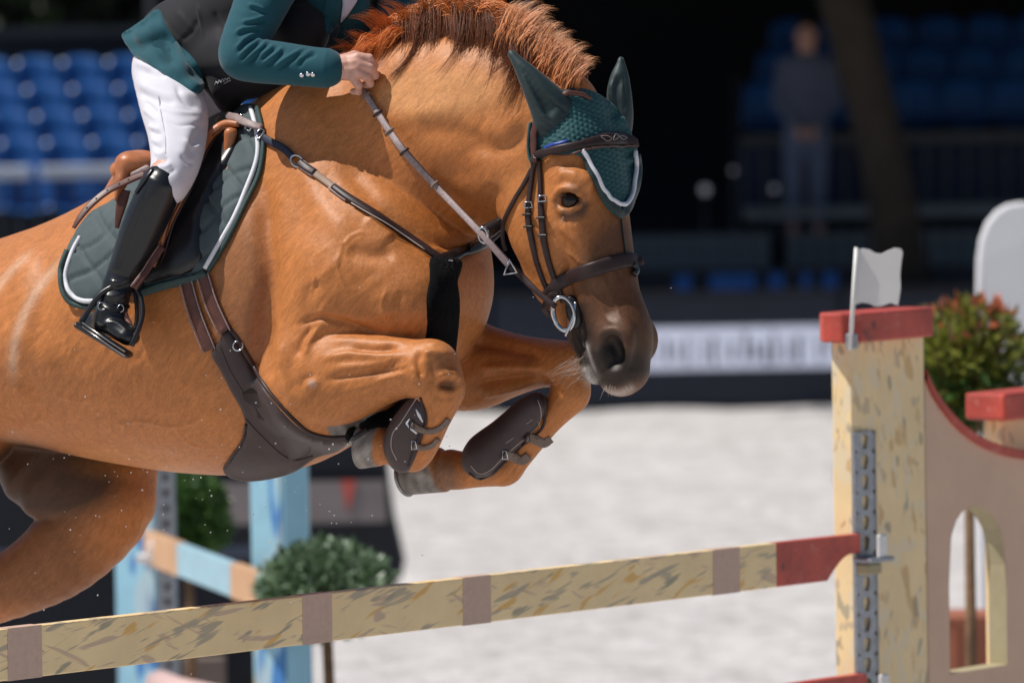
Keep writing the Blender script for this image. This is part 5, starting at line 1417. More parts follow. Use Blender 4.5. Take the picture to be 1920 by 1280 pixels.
tag(grid_sheet('outer_ground', -260, 260, -200, 420, 12, 12, lambda X, Y: X * 0 - 0.06, simple('dull_earth', (0.11, 0.10, 0.09), 0.95, 0.3, 2, 0.2, 20, 0.02)), kind='structure')

# ------------------------------------------------------------------ painted wood
def painted_wood(name, base, marks, axis_scale, rough=0.5, streak=(0.7, 6, 6)):
    """brush-daubed paint; marks = [(colour, offset, threshold)]"""
    m, nt, b = new_mat(name)
    tc = nt.nodes.new('ShaderNodeTexCoord')
    n0 = noise(nt, 6, 4, 0.6, tc.outputs['Object'])
    c = ramp(nt, n0.outputs['Fac'], [(0.3, tuple(x * 0.9 for x in base)), (0.7, tuple(min(1, x * 1.08) for x in base))])
    for i, (col, off, th, rot) in enumerate(marks):
        m1 = nt.nodes.new('ShaderNodeMapping'); m1.inputs['Location'].default_value = (off, off * 1.7, off * 0.6); m1.inputs['Rotation'].default_value = rot
        nt.links.new(tc.outputs['Object'], m1.inputs['Vector'])
        mp = nt.nodes.new('ShaderNodeMapping'); mp.inputs['Scale'].default_value = axis_scale; nt.links.new(m1.outputs['Vector'], mp.inputs['Vector'])
        ms = nt.nodes.new('ShaderNodeMapping'); ms.inputs['Scale'].default_value = tuple(x * k for x, k in zip(axis_scale, streak)); nt.links.new(m1.outputs['Vector'], ms.inputs['Vector'])
        n1 = noise(nt, 1.0, 1.2, 0.5, mp.outputs['Vector'], 0.4)      # the dab
        n3 = noise(nt, 1.0, 3, 0.6, ms.outputs['Vector'])              # bristle streaks along it
        ad = nt.nodes.new('ShaderNodeMath'); ad.operation = 'MULTIPLY_ADD'; nt.links.new(n3.outputs['Fac'], ad.inputs[0]); ad.inputs[1].default_value = 0.30; nt.links.new(n1.outputs['Fac'], ad.inputs[2])
        f = ramp(nt, ad.outputs[0], [(th + 0.15, (0, 0, 0)), (th + 0.20, (0.88, 0.88, 0.88))])
        c = mixc(nt, c, col, f)
    nt.links.new(c, b.inputs['Base Color']); b.inputs['Roughness'].default_value = rough
    n2 = noise(nt, 90, 4, 0.6, tc.outputs['Object']); bump(nt, b, n2.outputs['Fac'], 0.2, 0.002)
    return m
CREAM = (0.94, 0.71, 0.39)
PLANKM = painted_wood('daubed_cream_plank', CREAM, [((0.66, 0.47, 0.33), 1.3, 0.655, (0, -0.35, 0)), ((0.80, 0.46, 0.12), 4.1, 0.635, (0, 0.38, 0)), ((0.44, 0.38, 0.28), 7.7, 0.62, (0, 0.22, 0)), ((0.36, 0.33, 0.24), 21.9, 0.665, (0, 0.30, 0)), ((0.62, 0.45, 0.32), 11.9, 0.65, (0, 0.1, 0))], (7.5, 20, 38), 0.5, (0.4, 6, 6))
POSTM = painted_wood('daubed_cream_post', (0.92, 0.70, 0.39), [((0.84, 0.70, 0.47), 9.9, 0.54, (0, 0, 0)), ((0.68, 0.45, 0.20), 1.3, 0.645, (0, 0.2, 0)), ((0.46, 0.40, 0.28), 5.7, 0.665, (0, -0.2, 0)), ((0.62, 0.48, 0.31), 3.3, 0.635, (0, 0.1, 0)), ((0.42, 0.34, 0.22), 13.3, 0.675, (0, 0.3, 0))], (22, 22, 12), 0.5, (5, 5, 0.7))
BANDM = simple('taupe_band_paint', (0.60, 0.42, 0.33), 0.6, 0.08, 60, 0.2, 200, 0.001)
def worn_red(name, base=(0.55, 0.08, 0.055)):
    m, nt, b = new_mat(name)
    v = objcoord(nt)
    n1 = noise(nt, 17, 8, 0.75, v); n2 = noise(nt, 6, 5, 0.65, v)
    c = ramp(nt, n2.outputs['Fac'], [(0.3, tuple(x * .62 for x in base)), (0.7, tuple(x * 1.2 for x in base))])
    f = ramp(nt, n1.outputs['Fac'], [(0.56, (0, 0, 0)), (0.66, (0.6, 0.6, 0.6))])
    c = mixc(nt, c, (0.62, 0.30, 0.26), f)
    f2 = ramp(nt, n1.outputs['Fac'], [(0.33, (0.75, 0.75, 0.75)), (0.42, (0, 0, 0))])
    c = mixc(nt, c, (0.05, 0.03, 0.03), f2)
    nt.links.new(c, b.inputs['Base Color']); b.inputs['Roughness'].default_value = 0.45
    bump(nt, b, n1.outputs['Fac'], 0.2, 0.002)
    return m
REDM = worn_red('worn_red_paint')
TAUPE = simple('taupe_panel_paint', (0.70, 0.475, 0.345), 0.7, 0.06, 8, 0.25, 160, 0.0015)
KHAKI = simple('khaki_edge_paint', (0.42, 0.36, 0.22), 0.7, 0.08, 20, 0.2, 160, 0.0015)
ZINC = simple('galvanised_steel', (0.34, 0.36, 0.40), 0.42, 0.2, 40, 0.15, 200, 0.0006, metal=0.7)
WHITEPL = simple('white_plastic', (0.82, 0.81, 0.80), 0.4, 0.05, 12, 0.05, 100, 0.0005)
WHITEFLAG = simple('white_flag_plastic', (0.80, 0.79, 0.77), 0.35, 0.04, 10, 0.05, 60, 0.0006)

# ------------------------------------------------------------------ the plank across the jump
RA, RB = at(0, 1226.5, 12.0), at(1450, 1058, 14.1)
RX = (RB - RA).normalized()
RZ = (Vector((0, 0, 1)) - RX * RX.z).normalized()
RY = RZ.cross(RX)                      # away from the camera
if RY.y < 0: RY = -RY
def s_of_u(u):
    lo, hi = -2.0, 6.0
    for _ in range(50):
        m_ = (lo + hi) / 2
        if world_px(np.array(RA + RX * m_))[0] < u: lo = m_
        else: hi = m_
    return lo
def local_obj(name, mb, mat, frame, origin, parent=None, **kw):
    """mesh given in local axes, placed by a matrix"""
    o = mesh_obj(name, mb.v, mb.f, mat, None, smooth=kw.get('smooth', False))
    bm = bmesh.new(); bm.from_mesh(o.data); bmesh.ops.recalc_face_normals(bm, faces=bm.faces); bm.to_mesh(o.data); bm.free()
    M = Matrix((frame[0], frame[1], frame[2])).transposed().to_4x4(); M.translation = origin
    if parent is None: o.matrix_world = M
    else:
        o.parent = parent
        if parent.type == 'EMPTY': o.matrix_local = Matrix.Translation(-Vector(parent.location)) @ M
        else: o.matrix_local = Matrix.Identity(4)
    if kw.get('bevel'):
        b = o.modifiers.new('bevel', 'BEVEL'); b.width = kw['bevel']; b.segments = 2; b.limit_method = 'ANGLE'
    return o
PH, PT = 0.0545, 0.016                 # half height, half thickness of the plank
S_RED, S_END = s_of_u(1447), s_of_u(1604)
def plank(label, origin, s0, s1, s_red, s_end, bands, grp):
    mb = MB(); mb.box(((s0 + s_red) / 2, 0, 0), ((s_red - s0) / 2, PT, PH))
    pl = local_obj('jump_plank', mb, PLANKM, (RX, RY, RZ), origin, bevel=0.003)
    tag(pl, label, 'jump plank', grp)
    for ua, ub in bands:
        a_, b_ = s_of_u(ua), s_of_u(ub)
        mb = MB(); mb.box(((a_ + b_) / 2, 0, 0), ((b_ - a_) / 2, PT + 0.0012, PH + 0.0012)); local_obj('painted_band', mb, BANDM, (RX, RY, RZ), origin, pl)
    # red end with the tongue that sits in the cup
    L = s_end - s_red; out = [(0, -PH)]
    for i in range(9):
        t = i / 8; out.append((L * (0.60 + 0.30 * t), -PH + (2 * PH * 0.56) * (math.sin(t * math.pi / 2))))
    out += [(L, PH * 0.12), (L, PH), (0, PH)]
    mb = MB(); mb.prism([Vector((s_red + x, -PT, z)) for x, z in out], (0, 1, 0), 2 * PT)
    local_obj('red_end', mb, REDM, (RX, RY, RZ), origin, pl, bevel=0.002)
    return pl
plank('long cream daubed plank with taupe bands and red end, top rail of the jump', RA, -1.2, None or S_RED, S_RED, S_END, [(4, 68), (557, 612), (858, 910), (1327, 1377)], None)
plank('lower plank with a red end, just entering the bottom of the picture', RA - Vector((0, 0, 1)) * 0.355 + RX * 0.02, -1.2, S_RED, S_RED, S_END, [(557, 612), (1327, 1377)], None)

# ------------------------------------------------------------------ jump standard: post, wing, cap, track, cup
PB = at(1590, 1100, 14.36)             # left edge of the post front
WX = Vector((RX.x, RX.y, 0)).normalized(); WZ = Vector((0, 0, 1)); WN = WX.cross(WZ)      # WN faces the camera side
if WN.y > 0: WN = -WN
def on_wing(u, v, off=0.0):
    """world point of pixel u, v on the wing's front plane (moved off metres towards the camera side)"""
    c = Vector(RN @ np.array([(u - 960) / FPX, -(v - 640) / FPX, -1.0])); P0 = PB + WN * off
    return Vector(CN) + c * ((P0 - Vector(CN)).dot(WN) / c.dot(WN))
def wing_uv(p): q = p - PB; return q.dot(WX), q.z
STD = empty('jump_standard', (PB.x, PB.y, 0), 'cream daubed jump standard with red cap and arched taupe wing panel', 'jump standard')
def std_box(name, s0, s1, z0, z1, n0, n1, mat, bevel=0.004, parent=None, z_off=0.0):
    mb = MB(); c = PB + WX * ((s0 + s1) / 2) + WN * ((n0 + n1) / 2); c.z = (z0 + z1) / 2
    mb.box((0, 0, 0), ((s1 - s0) / 2, (n1 - n0) / 2, (z1 - z0) / 2))
    return local_obj(name, mb, mat, (WX, WN, WZ), c, parent or STD, bevel=bevel)
sL = wing_uv(on_wing(1599, 900))[0]; sR = wing_uv(on_wing(1736, 900))[0]
zt = on_wing(1660, 636).z
std_box('post', sL, sR, 0.0, zt, -0.062, 0, POSTM, 0.004)
# cap: a thick board with clipped corners
cz0, cz1 = zt + 0.001, on_wing(1660, 581).z
cs0, cs1 = wing_uv(on_wing(1572, 600))[0], wing_uv(on_wing(1738, 600))[0]
cc = 0.035; n0_, n1_ = -0.085, 0.045
outl = [(cs0 + cc, n1_), (cs1 - cc, n1_), (cs1, n1_ - cc), (cs1, n0_ + cc), (cs1 - cc, n0_), (cs0 + cc, n0_), (cs0, n0_ + cc), (cs0, n1_ - cc)]
mb = MB(); mb.prism([PB + WX * s + WN * n + Vector((0, 0, cz0 - PB.z)) for s, n in outl], (0, 0, 1), cz1 - cz0)
mb.build('cap', REDM, STD, bevel=0.005)
# keyhole track
tS0, tS1 = wing_uv(on_wing(1600, 1000))[0], wing_uv(on_wing(1637, 1000))[0]
tz1 = on_wing(1618, 808).z; pitch = 0.0515; hw = (tS1 - tS0) / 2; tc_ = (tS0 + tS1) / 2
TV, TF = [], []
nrow = 24
for r in range(nrow):
    zc = tz1 - pitch * (r + 0.5)
    rect = []; hole = []
    for k in range(16):
        a = 2 * math.pi * k / 16 + math.pi / 16
        x, z = math.cos(a), math.sin(a); q = max(abs(x), abs(z))
        rect.append((tc_ + x / q * hw, zc + z / q * pitch / 2))
        rr = 0.011 if z > -0.35 else 0.0
        hx, hz = (0.0150 * x, 0.006 + 0.0125 * z) if z > -0.5 else (0.0080 * (1 if x > 0 else -1) if abs(x) > 0.3 else 0.0080 * x / 0.3, -0.018)
        hole.append((tc_ + hx, zc + hz))
    n0 = len(TV)
    for s, z in rect + hole: TV.append(PB + WX * s + WN * 0.0045 + Vector((0, 0, z - PB.z)))
    for k in range(16): TF.append((n0 + k, n0 + (k + 1) % 16, n0 + 16 + (k + 1) % 16, n0 + 16 + k))
tr = fix_normals(mesh_obj('keyhole_track', TV, TF, ZINC, STD, smooth=False)); sm_ = tr.modifiers.new('s', 'SOLIDIFY'); sm_.thickness = 0.004; sm_.offset = -1
std_box('track_edge', tS1, tS1 + 0.004, tz1 - pitch * nrow, tz1, 0.0, 0.010, ZINC, 0)
std_box('track_edge', tS0 - 0.004, tS0, tz1 - pitch * nrow, tz1, 0.0, 0.010, ZINC, 0)
# cup that carries the plank
def cup(zc, lab):
    E = empty('jump_cup', PB + WX * tc_ + WN * 0.03 + Vector((0, 0, zc - PB.z)), lab, 'jump cup', 'cups on the keyhole track')
    tongue = RA + RX * S_END; 
    a_ = wing_uv(tongue)[0]
    mb = MB(); z_ = zc
    c0 = PB + WX * (tc_ - 0.005) + WN * 0.035; c0.z = z_
    mb.box((0, 0, 0), (0.05, 0.03, 0.006)); local_obj('shelf', mb, ZINC, (WX, WN, WZ), c0, E, bevel=0.003)
    mb = MB(); c1 = c0 + WX * 0.012 + Vector((0, 0, 0.034)); mb.box((0, 0, 0), (0.018, 0.006, 0.03)); local_obj('back_plate', mb, WHITEPL, (WX, WN, WZ), c1 + WN * 0.018, E, bevel=0.005)
    mb = MB(); c2 = c0 - Vector((0, 0, 0.022)) - WX * 0.02; mb.box((0, 0, 0), (0.03, 0.02, 0.014)); local_obj('pin_block', mb, KHAKI, (WX, WN, WZ), c2, E, bevel=0.006)
zc_ = on_wing(1620, 1050, 0.03).z
cup(zc_, 'pale metal jump cup holding the red end of the top plank')
cup(zc_ - 0.355, 'pale metal jump cup holding the lower plank at the frame bottom')
# wing panel with its arch
pt_ = 0.056
edge = [(1737, 712), (1748, 738), (1764, 764), (1784, 790), (1808, 814), (1836, 834), (1866, 848), (1896, 857), (1930, 862), (1975, 864), (2030, 862)]
E2 = [wing_uv(on_wing(*p)) for p in edge]
sEnd = E2[-1][0]
arch = [(1783, 1100), (1783, 1060), (1784, 1030), (1788, 1000), (1797, 974), (1810, 956), (1828, 948), (1848, 952), (1866, 968), (1878, 992), (1885, 1020), (1889, 1060), (1890, 1100)]
A2 = [wing_uv(on_wing(*p)) for p in arch]
zg = 0.30 - PB.z
Abot = [(A2[0][0], wing_uv(on_wing(1790, 1262))[1])]; zab = Abot[0][1]
A2 = [(A2[0][0], zab)] + A2 + [(A2[-1][0], zab)]
def wpt(s, z, n): return PB + WX * s + WN * n + Vector((0, 0, z))
# front faces: strips left of, above and right of the arch (columns share the arch points)
def panel_sheet():
    V, F = [], []
    topz = lambda s: np.interp(s, [e[0] for e in E2], [e[1] for e in E2])
    sl = E2[0][0]
    cols = sorted(set([sl + (A2[0][0] - sl) * k / 4 for k in range(5)] + [a[0] for a in A2[1:-1]] + [A2[-1][0] + (sEnd - A2[-1][0]) * k / 6 for k in range(7)]))
    asx = [a[0] for a in A2[1:-1]]; asz = [a[1] for a in A2[1:-1]]
    mono = sorted(zip(asx, asz))
    lo_z = lambda s: (np.interp(s, [m[0] for m in mono], [m[1] for m in mono]) if asx[0] < s < asx[-1] else None)
    sj, ej = A2[0][0], A2[-1][0]
    dense = np.unique(np.r_[np.linspace(sl, sj, 6), np.linspace(sj, ej, 22), np.linspace(ej, sEnd, 8)])
    # arch top as the upper envelope
    def az(s):
        best = None
        for (x0, z0), (x1, z1) in zip(A2[:-1], A2[1:]):
            if x0 <= s <= x1 and x1 > x0:
                z = z0 + (z1 - z0) * (s - x0) / (x1 - x0); best = z if best is None else max(best, z)
        return best if best is not None else zab
    quads = []
    for s0, s1 in zip(dense[:-1], dense[1:]):
        inside = s0 >= sj - 1e-6 and s1 <= ej + 1e-6
        b0 = az(s0) if inside and sj < s0 else zab; b1 = az(s1) if inside and s1 < ej else zab
        if inside:
            b0 = max(az(s0), A2[1][1] if s0 <= sj + 1e-6 else -9); b1 = max(az(s1), A2[-2][1] if s1 >= ej - 1e-6 else -9)
        else: b0 = b1 = zg
        quads.append(((s0, b0), (s1, b1), (s1, topz(s1)), (s0, topz(s0))))
        if inside: quads.append(((s0, zg), (s1, zg), (s1, zab), (s0, zab)))
    for q in quads:
        n0 = len(V)
        V += [wpt(s, z, -0.006) for s, z in q]; F.append((n0, n0 + 1, n0 + 2, n0 + 3))
        n0 = len(V)
        V += [wpt(s, z, -0.006 - pt_) for s, z in q]; F.append((n0 + 3, n0 + 2, n0 + 1, n0))
    return V, F
V_, F_ = panel_sheet()
mesh_obj('wing_panel', V_, F_, TAUPE, STD, smooth=False)
mb = MB()
ap = [(A2[0][0], zab)] + [a for a in A2[1:-1]] + [(A2[-1][0], zab)]
for (s0, z0), (s1, z1) in zip(ap, ap[1:] + ap[:1]):
    mb.add([wpt(s0, z0, -0.0055), wpt(s1, z1, -0.0055), wpt(s1, z1, -0.0065 - pt_), wpt(s0, z0, -0.0065 - pt_)], [(0, 1, 2, 3)])
mesh_obj('arch_reveal', mb.v, mb.f, KHAKI, STD, smooth=False)
mb = MB()
tp = cat(np.array(E2), 3)
for (s0, z0), (s1, z1) in zip(tp[:-1], tp[1:]):
    t_ = 0.021
    mb.add([wpt(s0, z0, 0.004), wpt(s1, z1, 0.004), wpt(s1, z1 + t_, 0.004), wpt(s0, z0 + t_ * 1.2, 0.004), wpt(s0, z0, -0.07), wpt(s1, z1, -0.07), wpt(s1, z1 + t_, -0.07), wpt(s0, z0 + t_ * 1.2, -0.07)],
           [(0, 1, 2, 3), (3, 2, 6, 7), (0, 4, 5, 1), (4, 7, 6, 5)])
mesh_obj('red_top_edge', mb.v, mb.f, REDM, STD, smooth=False)
for a_ in (sL + 0.1, sEnd - 0.1):
    std_box('foot', a_ - 0.04, a_ + 0.04, 0.0, 0.07, -0.45, 0.42, POSTM, 0.006)
# shorter end post of the wing, with its own cap
p2 = on_wing(1884, 800, -0.12); s2 = wing_uv(p2)[0]
std_box('end_post', s2, s2 + 0.19, 0.0, on_wing(1900, 786, -0.12).z, -0.19, -0.13, POSTM, 0.004)
z2 = on_wing(1900, 786, -0.12).z + 0.001
std_box('end_cap', s2 - 0.035, s2 + 0.225, z2, z2 + 0.072, -0.225, -0.095, REDM, 0.008)

# flag on the standard
FD = on_wing(1600, 600, 0.055)
FN = (Vector((0, 0, CAM_H)) - FD); FN.z = 0; FN.normalize()
def fl(u, v):
    c = Vector(RN @ np.array([(u - 960) / FPX, -(v - 640) / FPX, -1.0])); return Vector(CN) + c * ((FD - Vector(CN)).dot(FN) / c.dot(FN))
FLAG = empty('white_marker_flag', fl(1593, 660), 'small white plastic flag clipped to the red capped post', 'flag')
o_ = [(1606, 470), (1618, 466), (1630, 468), (1642, 475), (1653, 476), (1664, 470), (1678, 465), (1690, 467), (1693, 474), (1690, 492), (1688, 515), (1689, 540), (1686, 560), (1684, 573), (1670, 568), (1655, 573), (1642, 575), (1630, 569), (1616, 567), (1601, 572)]
mb = MB(); mb.prism([fl(*p) for p in o_], -FN, 0.004); mb.build('flag_sheet', WHITEFLAG, FLAG, bevel=0.001)
mb = MB(); mb.tube([fl(1606, 464) + FN * .003, fl(1600, 560) + FN * .003, fl(1594, 656) + FN * .003], 0.0055, 10); mb.build('stick', WHITEPL, FLAG, smooth=True)
mb = MB(); mb.box((0, 0, 0), (0.012, 0.012, 0.02)); local_obj('clip', mb, ZINC, (WX, WN, WZ), fl(1597, 640) - FN * 0.008, FLAG, bevel=0.004)

# ------------------------------------------------------------------ plants made of leaves
def leaf_cloud(name, pts, nor, size, cols, mat, parent, aspect=0.55, curl=0.25):
    """one folded leaf (4 triangles) per point"""
    n = len(pts); d = nrm(nor + rng.normal(0, 0.55, (n, 3)))
    r = nrm(rng.normal(0, 1, (n, 3))); s = nrm(np.cross(d, r)); L = size * rng.uniform(0.45, 1.55, (n, 1)); u = np.cross(s, d)
    base = pts; tip = pts + d * L; m1 = pts + d * L * .5 + s * L * aspect * .5 + u * L * curl * .3; m2 = pts + d * L * .5 - s * L * aspect * .5 + u * L * curl * .3; mm = pts + d * L * .55
    V = np.stack([base, m1, tip, m2, mm], 1).reshape(-1, 3)
    o = np.arange(n)[:, None] * 5
    F = np.vstack([o + [0, 4, 1], o + [1, 4, 2], o + [2, 4, 3], o + [3, 4, 0]])
    return mesh_obj(name, V, F, mat, parent, smooth=False, colors=np.repeat(cols, 5, 0))
def leaf_mat(name, rough=0.4, trans=0.25):
    m, nt, b = new_mat(name)
    a = nt.nodes.new('ShaderNodeAttribute'); a.attribute_name = 'tint'
    v = objcoord(nt); n1 = noise(nt, 60, 3, 0.6, v)
    c = mixc(nt, a.outputs['Color'], ramp(nt, n1.outputs['Fac'], [(0.3, (0.75, 0.75, 0.75)), (0.7, (1.2, 1.2, 1.2))]), 1.0, 'MULTIPLY')
    nt.links.new(c, b.inputs['Base Color']); b.inputs['Roughness'].default_value = rough
    t = nt.nodes.new('ShaderNodeBsdfTranslucent'); nt.links.new(c, t.inputs['Color'])
    mx = nt.nodes.new('ShaderNodeMixShader'); mx.inputs[0].default_value = trans
    nt.links.new(b.outputs[0], mx.inputs[1]); nt.links.new(t.outputs[0], mx.inputs[2])
    nt.links.new(mx.outputs[0], nt.nodes['Material Output'].inputs['Surface'])
    return m
LEAF = leaf_mat('glossy_leaf', 0.35)
BARK = simple('brown_bark', (0.20, 0.115, 0.06), 0.85, 0.3, 12, 0.8, 60, 0.01)
TERRA = simple('terracotta', (0.33, 0.11, 0.06), 0.8, 0.15, 10, 0.2, 100, 0.002)
def blob_points(n, c, rad, fill=0.5, lumps=9, seed=1):
    r = np.random.default_rng(seed)
    d = nrm(r.normal(0, 1, (n, 3)))
    ld = nrm(r.normal(0, 1, (lumps, 3)))
    bumpy = 0.94 + 0.20 * np.max(np.clip(d @ ld.T, 0, 1) ** 8, 1) + 0.10 * (r.random(n) < .06) - 0.08 * (r.random(n) < .3)
    k = 1 - (1 - fill) * r.random(n) ** 2.2
    p = d * bumpy[:, None] * k[:, None]
    return np.array(c) + p * np.array(rad), d, k
def topiary(label, c, rad, n, size, ground=0.0, pot=True, seed=1, c0=(0.035, 0.095, 0.024), c1=(0.14, 0.27, 0.065)):
    E = empty('topiary_bush', (c[0], c[1], ground), label, 'topiary')
    p, d, k = blob_points(n, c, rad, 0.5, 12, seed)
    cols = np.array(c0) + (np.array(c1) - np.array(c0)) * rng.random((n, 1)) ** 1.3
    leaf_cloud('crown', p, d, size, cols, LEAF, E)
    mb = MB(); mb.tube([(c[0], c[1], ground + .1), (c[0] + .01, c[1], (c[2] + ground) * .5), (c[0] - .005, c[1], c[2])], [0.022, 0.018, 0.016], 10); mb.build('trunk', BARK, E, smooth=True)
    for k_ in range(5):
        a = k_ * 1.3; mb = MB(); mb.tube([(c[0], c[1], c[2] - rad[2] * .9), (c[0] + math.cos(a) * rad[0] * .35, c[1] + math.sin(a) * rad[1] * .35, c[2] - rad[2] * .3), (c[0] + math.cos(a) * rad[0] * .7, c[1] + math.sin(a) * rad[1] * .7, c[2] + rad[2] * .3)], [0.012, 0.008, 0.004], 6); mb.build('branch', BARK, E, smooth=True)
    mb = MB(); mb.tube([(c[0], c[1], ground), (c[0], c[1], ground + .22), (c[0], c[1], ground + .25)], [0.11, 0.15, 0.16], 20); mb.build('pot', TERRA, E, smooth=False, bevel=0.006)
    return E
D1 = 17.6; P1 = at(612, 1104, D1)
topiary('round clipped topiary in front of the blue uprights, its crown cut by the plank', P1, (0.185, 0.185, 0.135), 7000, 0.026, seed=3, c1=(0.42, 0.56, 0.38))  # leaf colour lightened to stand for whitish reflections on the leaves
P1b = at(350, 968, 21.5)
topiary('round clipped topiary behind the pale blue slanting plank', P1b, (0.14, 0.14, 0.155), 5000, 0.03, seed=5)
# red-tipped shrub behind the standard
DS = 17.2; SC = at(1814, 682, DS)
SH = empty('red_tipped_shrub', (SC.x, SC.y, 0), 'leafy shrub with red young tips behind the jump standard', 'shrub')
n = 2600
p, d, k = blob_points(n, SC, (0.16, 0.16, 0.185), 0.12, 14, 8)
hh = (p[:, 2] - SC.z) / 0.185 + rng.normal(0, .25, n)
cols = np.where((hh > 0.8)[:, None], np.array((0.55, 0.16, 0.08)), np.where((hh > -0.2)[:, None], np.array((0.22, 0.24, 0.04)), np.array((0.05, 0.10, 0.022)))) * rng.uniform(0.5, 1.4, (n, 1))
leaf_cloud('crown', p, nrm(d + [0, 0, .5]), 0.045, cols, LEAF, SH, 0.42)
for k_ in range(9):
    a = k_ * 0.7; mb = MB(); b0 = SC - Vector((0, 0, .30)); mb.tube([b0, b0 + Vector((math.cos(a) * .05, math.sin(a) * .05, .18)), b0 + Vector((math.cos(a) * .13, math.sin(a) * .13, .44 + .05 * math.sin(k_ * 2.1)))], [0.008, 0.006, 0.003], 6); mb.build('branch', BARK, SH, smooth=True)
mb = MB(); mb.tube([(SC.x, SC.y, 0.2), (SC.x, SC.y, SC.z - .25)], [0.022, 0.014], 8); mb.build('trunk', BARK, SH, smooth=True)
mb = MB(); mb.tube([(SC.x, SC.y, 0), (SC.x, SC.y, .28), (SC.x, SC.y, .32)], [0.13, 0.18, 0.19], 20); mb.build('pot', TERRA, SH, bevel=0.006)
DR = 19.5; PR = at(1800, 1165, DR)
mb = MB(); mb.tube([(PR.x, PR.y, 0.0), (PR.x, PR.y, PR.z), (PR.x, PR.y, PR.z + .03)], [0.10, 0.15, 0.16], 18)
tag(mb.build('terracotta_pot', TERRA, None, bevel=0.006), 'terracotta pot glimpsed through the arch of the wing', 'pot')
WHITEB = simple('white_painted_board', (0.85, 0.85, 0.88), 0.5, 0.04, 3, 0.05, 60, 0.001)
DW = 20.5; pts = []
for u, v in [(1832, 1000), (1832, 560), (1833, 490), (1838, 450), (1850, 418), (1868, 396), (1888, 384), (1915, 379), (1945, 384), (1966, 398), (1984, 420), (1994, 452), (1998, 490), (1998, 1000)]: pts.append(at(u, v, DW))
pts[0].z = pts[-1].z = 0.0
mb = MB(); mb.prism(pts, (0, 1, 0), 0.06)
tag(mb.build('rounded_board', WHITEB, None, bevel=0.012), 'tall white board with rounded top at the right edge', 'board')

# ------------------------------------------------------------------ blue jump behind
BLUEP = painted_wood('daubed_sky_blue', (0.36, 0.66, 0.82), [((0.03, 0.20, 0.58), 1.3, 0.57, (0, 0, 0)), ((0.52, 0.68, 0.74), 5.7, 0.52, (0, 0, 0)), ((0.62, 0.50, 0.16), 9.4, 0.62, (0, 0, 0)), ((0.20, 0.24, 0.36), 3.1, 0.66, (0, 0, 0))], (9, 9, 2.6), 0.5, (4, 4, 0.7))
BLUEF = simple('flat_sky_blue', (0.30, 0.60, 0.76), 0.5, 0.06, 8, 0.1, 100, 0.001)
def blue_post(label, u0, um, u1, D, ztop, track):
    E = empty('blue_jump_post', at((u0 + u1) / 2, 1100, D), label, 'jump post', 'sky blue jump posts'); E.location.z = 0
    a, m_, b = at(u0, 1000, D + 0.06), at(um, 1000, D), at(u1, 1000, D + 0.05)
    a.z = m_.z = b.z = 0; cfar = a + (b - m_)
    for nm, o_, mt in (('post', [a, m_, b, cfar], BLUEP),):
        mb = MB(); mb.prism(o_, (0, 0, 1), ztop); mb.build(nm, mt, E, bevel=0.004)
    dirn = (b - m_).normalized(); nn = Vector((dirn.y, -dirn.x, 0)); nn = nn if nn.y < 0 else -nn
    L_ = (b - m_).length
    mb = MB(); mb.box((0, 0, 0), (L_ * .40, 0.004, ztop * .5 - .01)); local_obj('face_board', mb, ZINC if track else BLUEF, (dirn, nn, WZ), m_ + dirn * L_ * .5 + nn * 0.005 + Vector((0, 0, ztop * .5)), E)
    if track:
        for i in range(26):
            mb = MB(); mb.box((0, 0, 0), (L_ * .10, 0.002, 0.012)); local_obj('track_hole', mb, BLACK, (dirn, nn, WZ), m_ + dirn * L_ * .5 + nn * 0.0115 + Vector((0, 0, ztop - .05 - i * .055)), E)
    mb = MB(); mb.box((0, 0, 0), (0.30, 0.06, 0.04)); local_obj('foot', mb, BLUEF, ((1, 0, 0), (0, 1, 0), (0, 0, 1)), (a + b) / 2 + Vector((0, 0.05, 0.04)), E)
    return E
blue_post('sky blue jump post with a metal track, beside the hind leg', 214, 288, 331, 20.0, 1.55, True)
blue_post('sky blue jump post with flat blue side, under the belly guard', 470, 526, 582, 18.6, 1.5, False)
ba, bb_ = at(282, 1026, 20.0), at(492, 1106, 18.3)
BX = (bb_ - ba).normalized(); BZ = (Vector((0, 0, 1)) - BX * BX.z).normalized(); BY = BZ.cross(BX)
Lb = (bb_ - ba).length
PALEB = simple('pale_blue_paint', (0.36, 0.56, 0.66), 0.5, 0.08, 8, 0.1, 100, 0.001)
PEACH = simple('peach_wood_paint', (0.62, 0.36, 0.20), 0.55, 0.1, 10, 0.1, 100, 0.001)
mb = MB(); mb.box((Lb * .5, 0, 0), (Lb * .5, 0.018, 0.056)); bp = local_obj('jump_plank', mb, PALEB, (BX, BY, BZ), ba, bevel=0.004)
tag(bp, 'pale blue and peach plank slanting between the sky blue posts', 'jump plank')
for a0, a1 in ((-0.06, 0.30), (0.78, 0.995)):
    mb = MB(); mb.box((Lb * (a0 + a1) / 2, 0, 0), (Lb * (a1 - a0) / 2, 0.020, 0.058)); local_obj('peach_band', mb, PEACH, (BX, BY, BZ), ba, bp, bevel=0.003)
bc = empty('jump_cup', at(283, 1026, 19.95), 'white jump cup holding the pale blue plank', 'jump cup')
mb = MB(); mb.tube([at(278, 1026, 19.9), at(290, 1030, 19.9)], 0.045, 14); mb.build('cup_body', WHITEPL, bc, bevel=0.004)
mb = MB(); mb.box((0, 0, 0), (0.05, 0.05, 0.012)); local_obj('cup_shelf', mb, WHITEPL, ((1, 0, 0), (0, 1, 0), (0, 0, 1)), at(284, 1046, 19.9), bc)
PINKW = simple('pale_pink_pole_paint', (0.66, 0.45, 0.42), 0.5, 0.06, 10, 0.1, 100, 0.001)
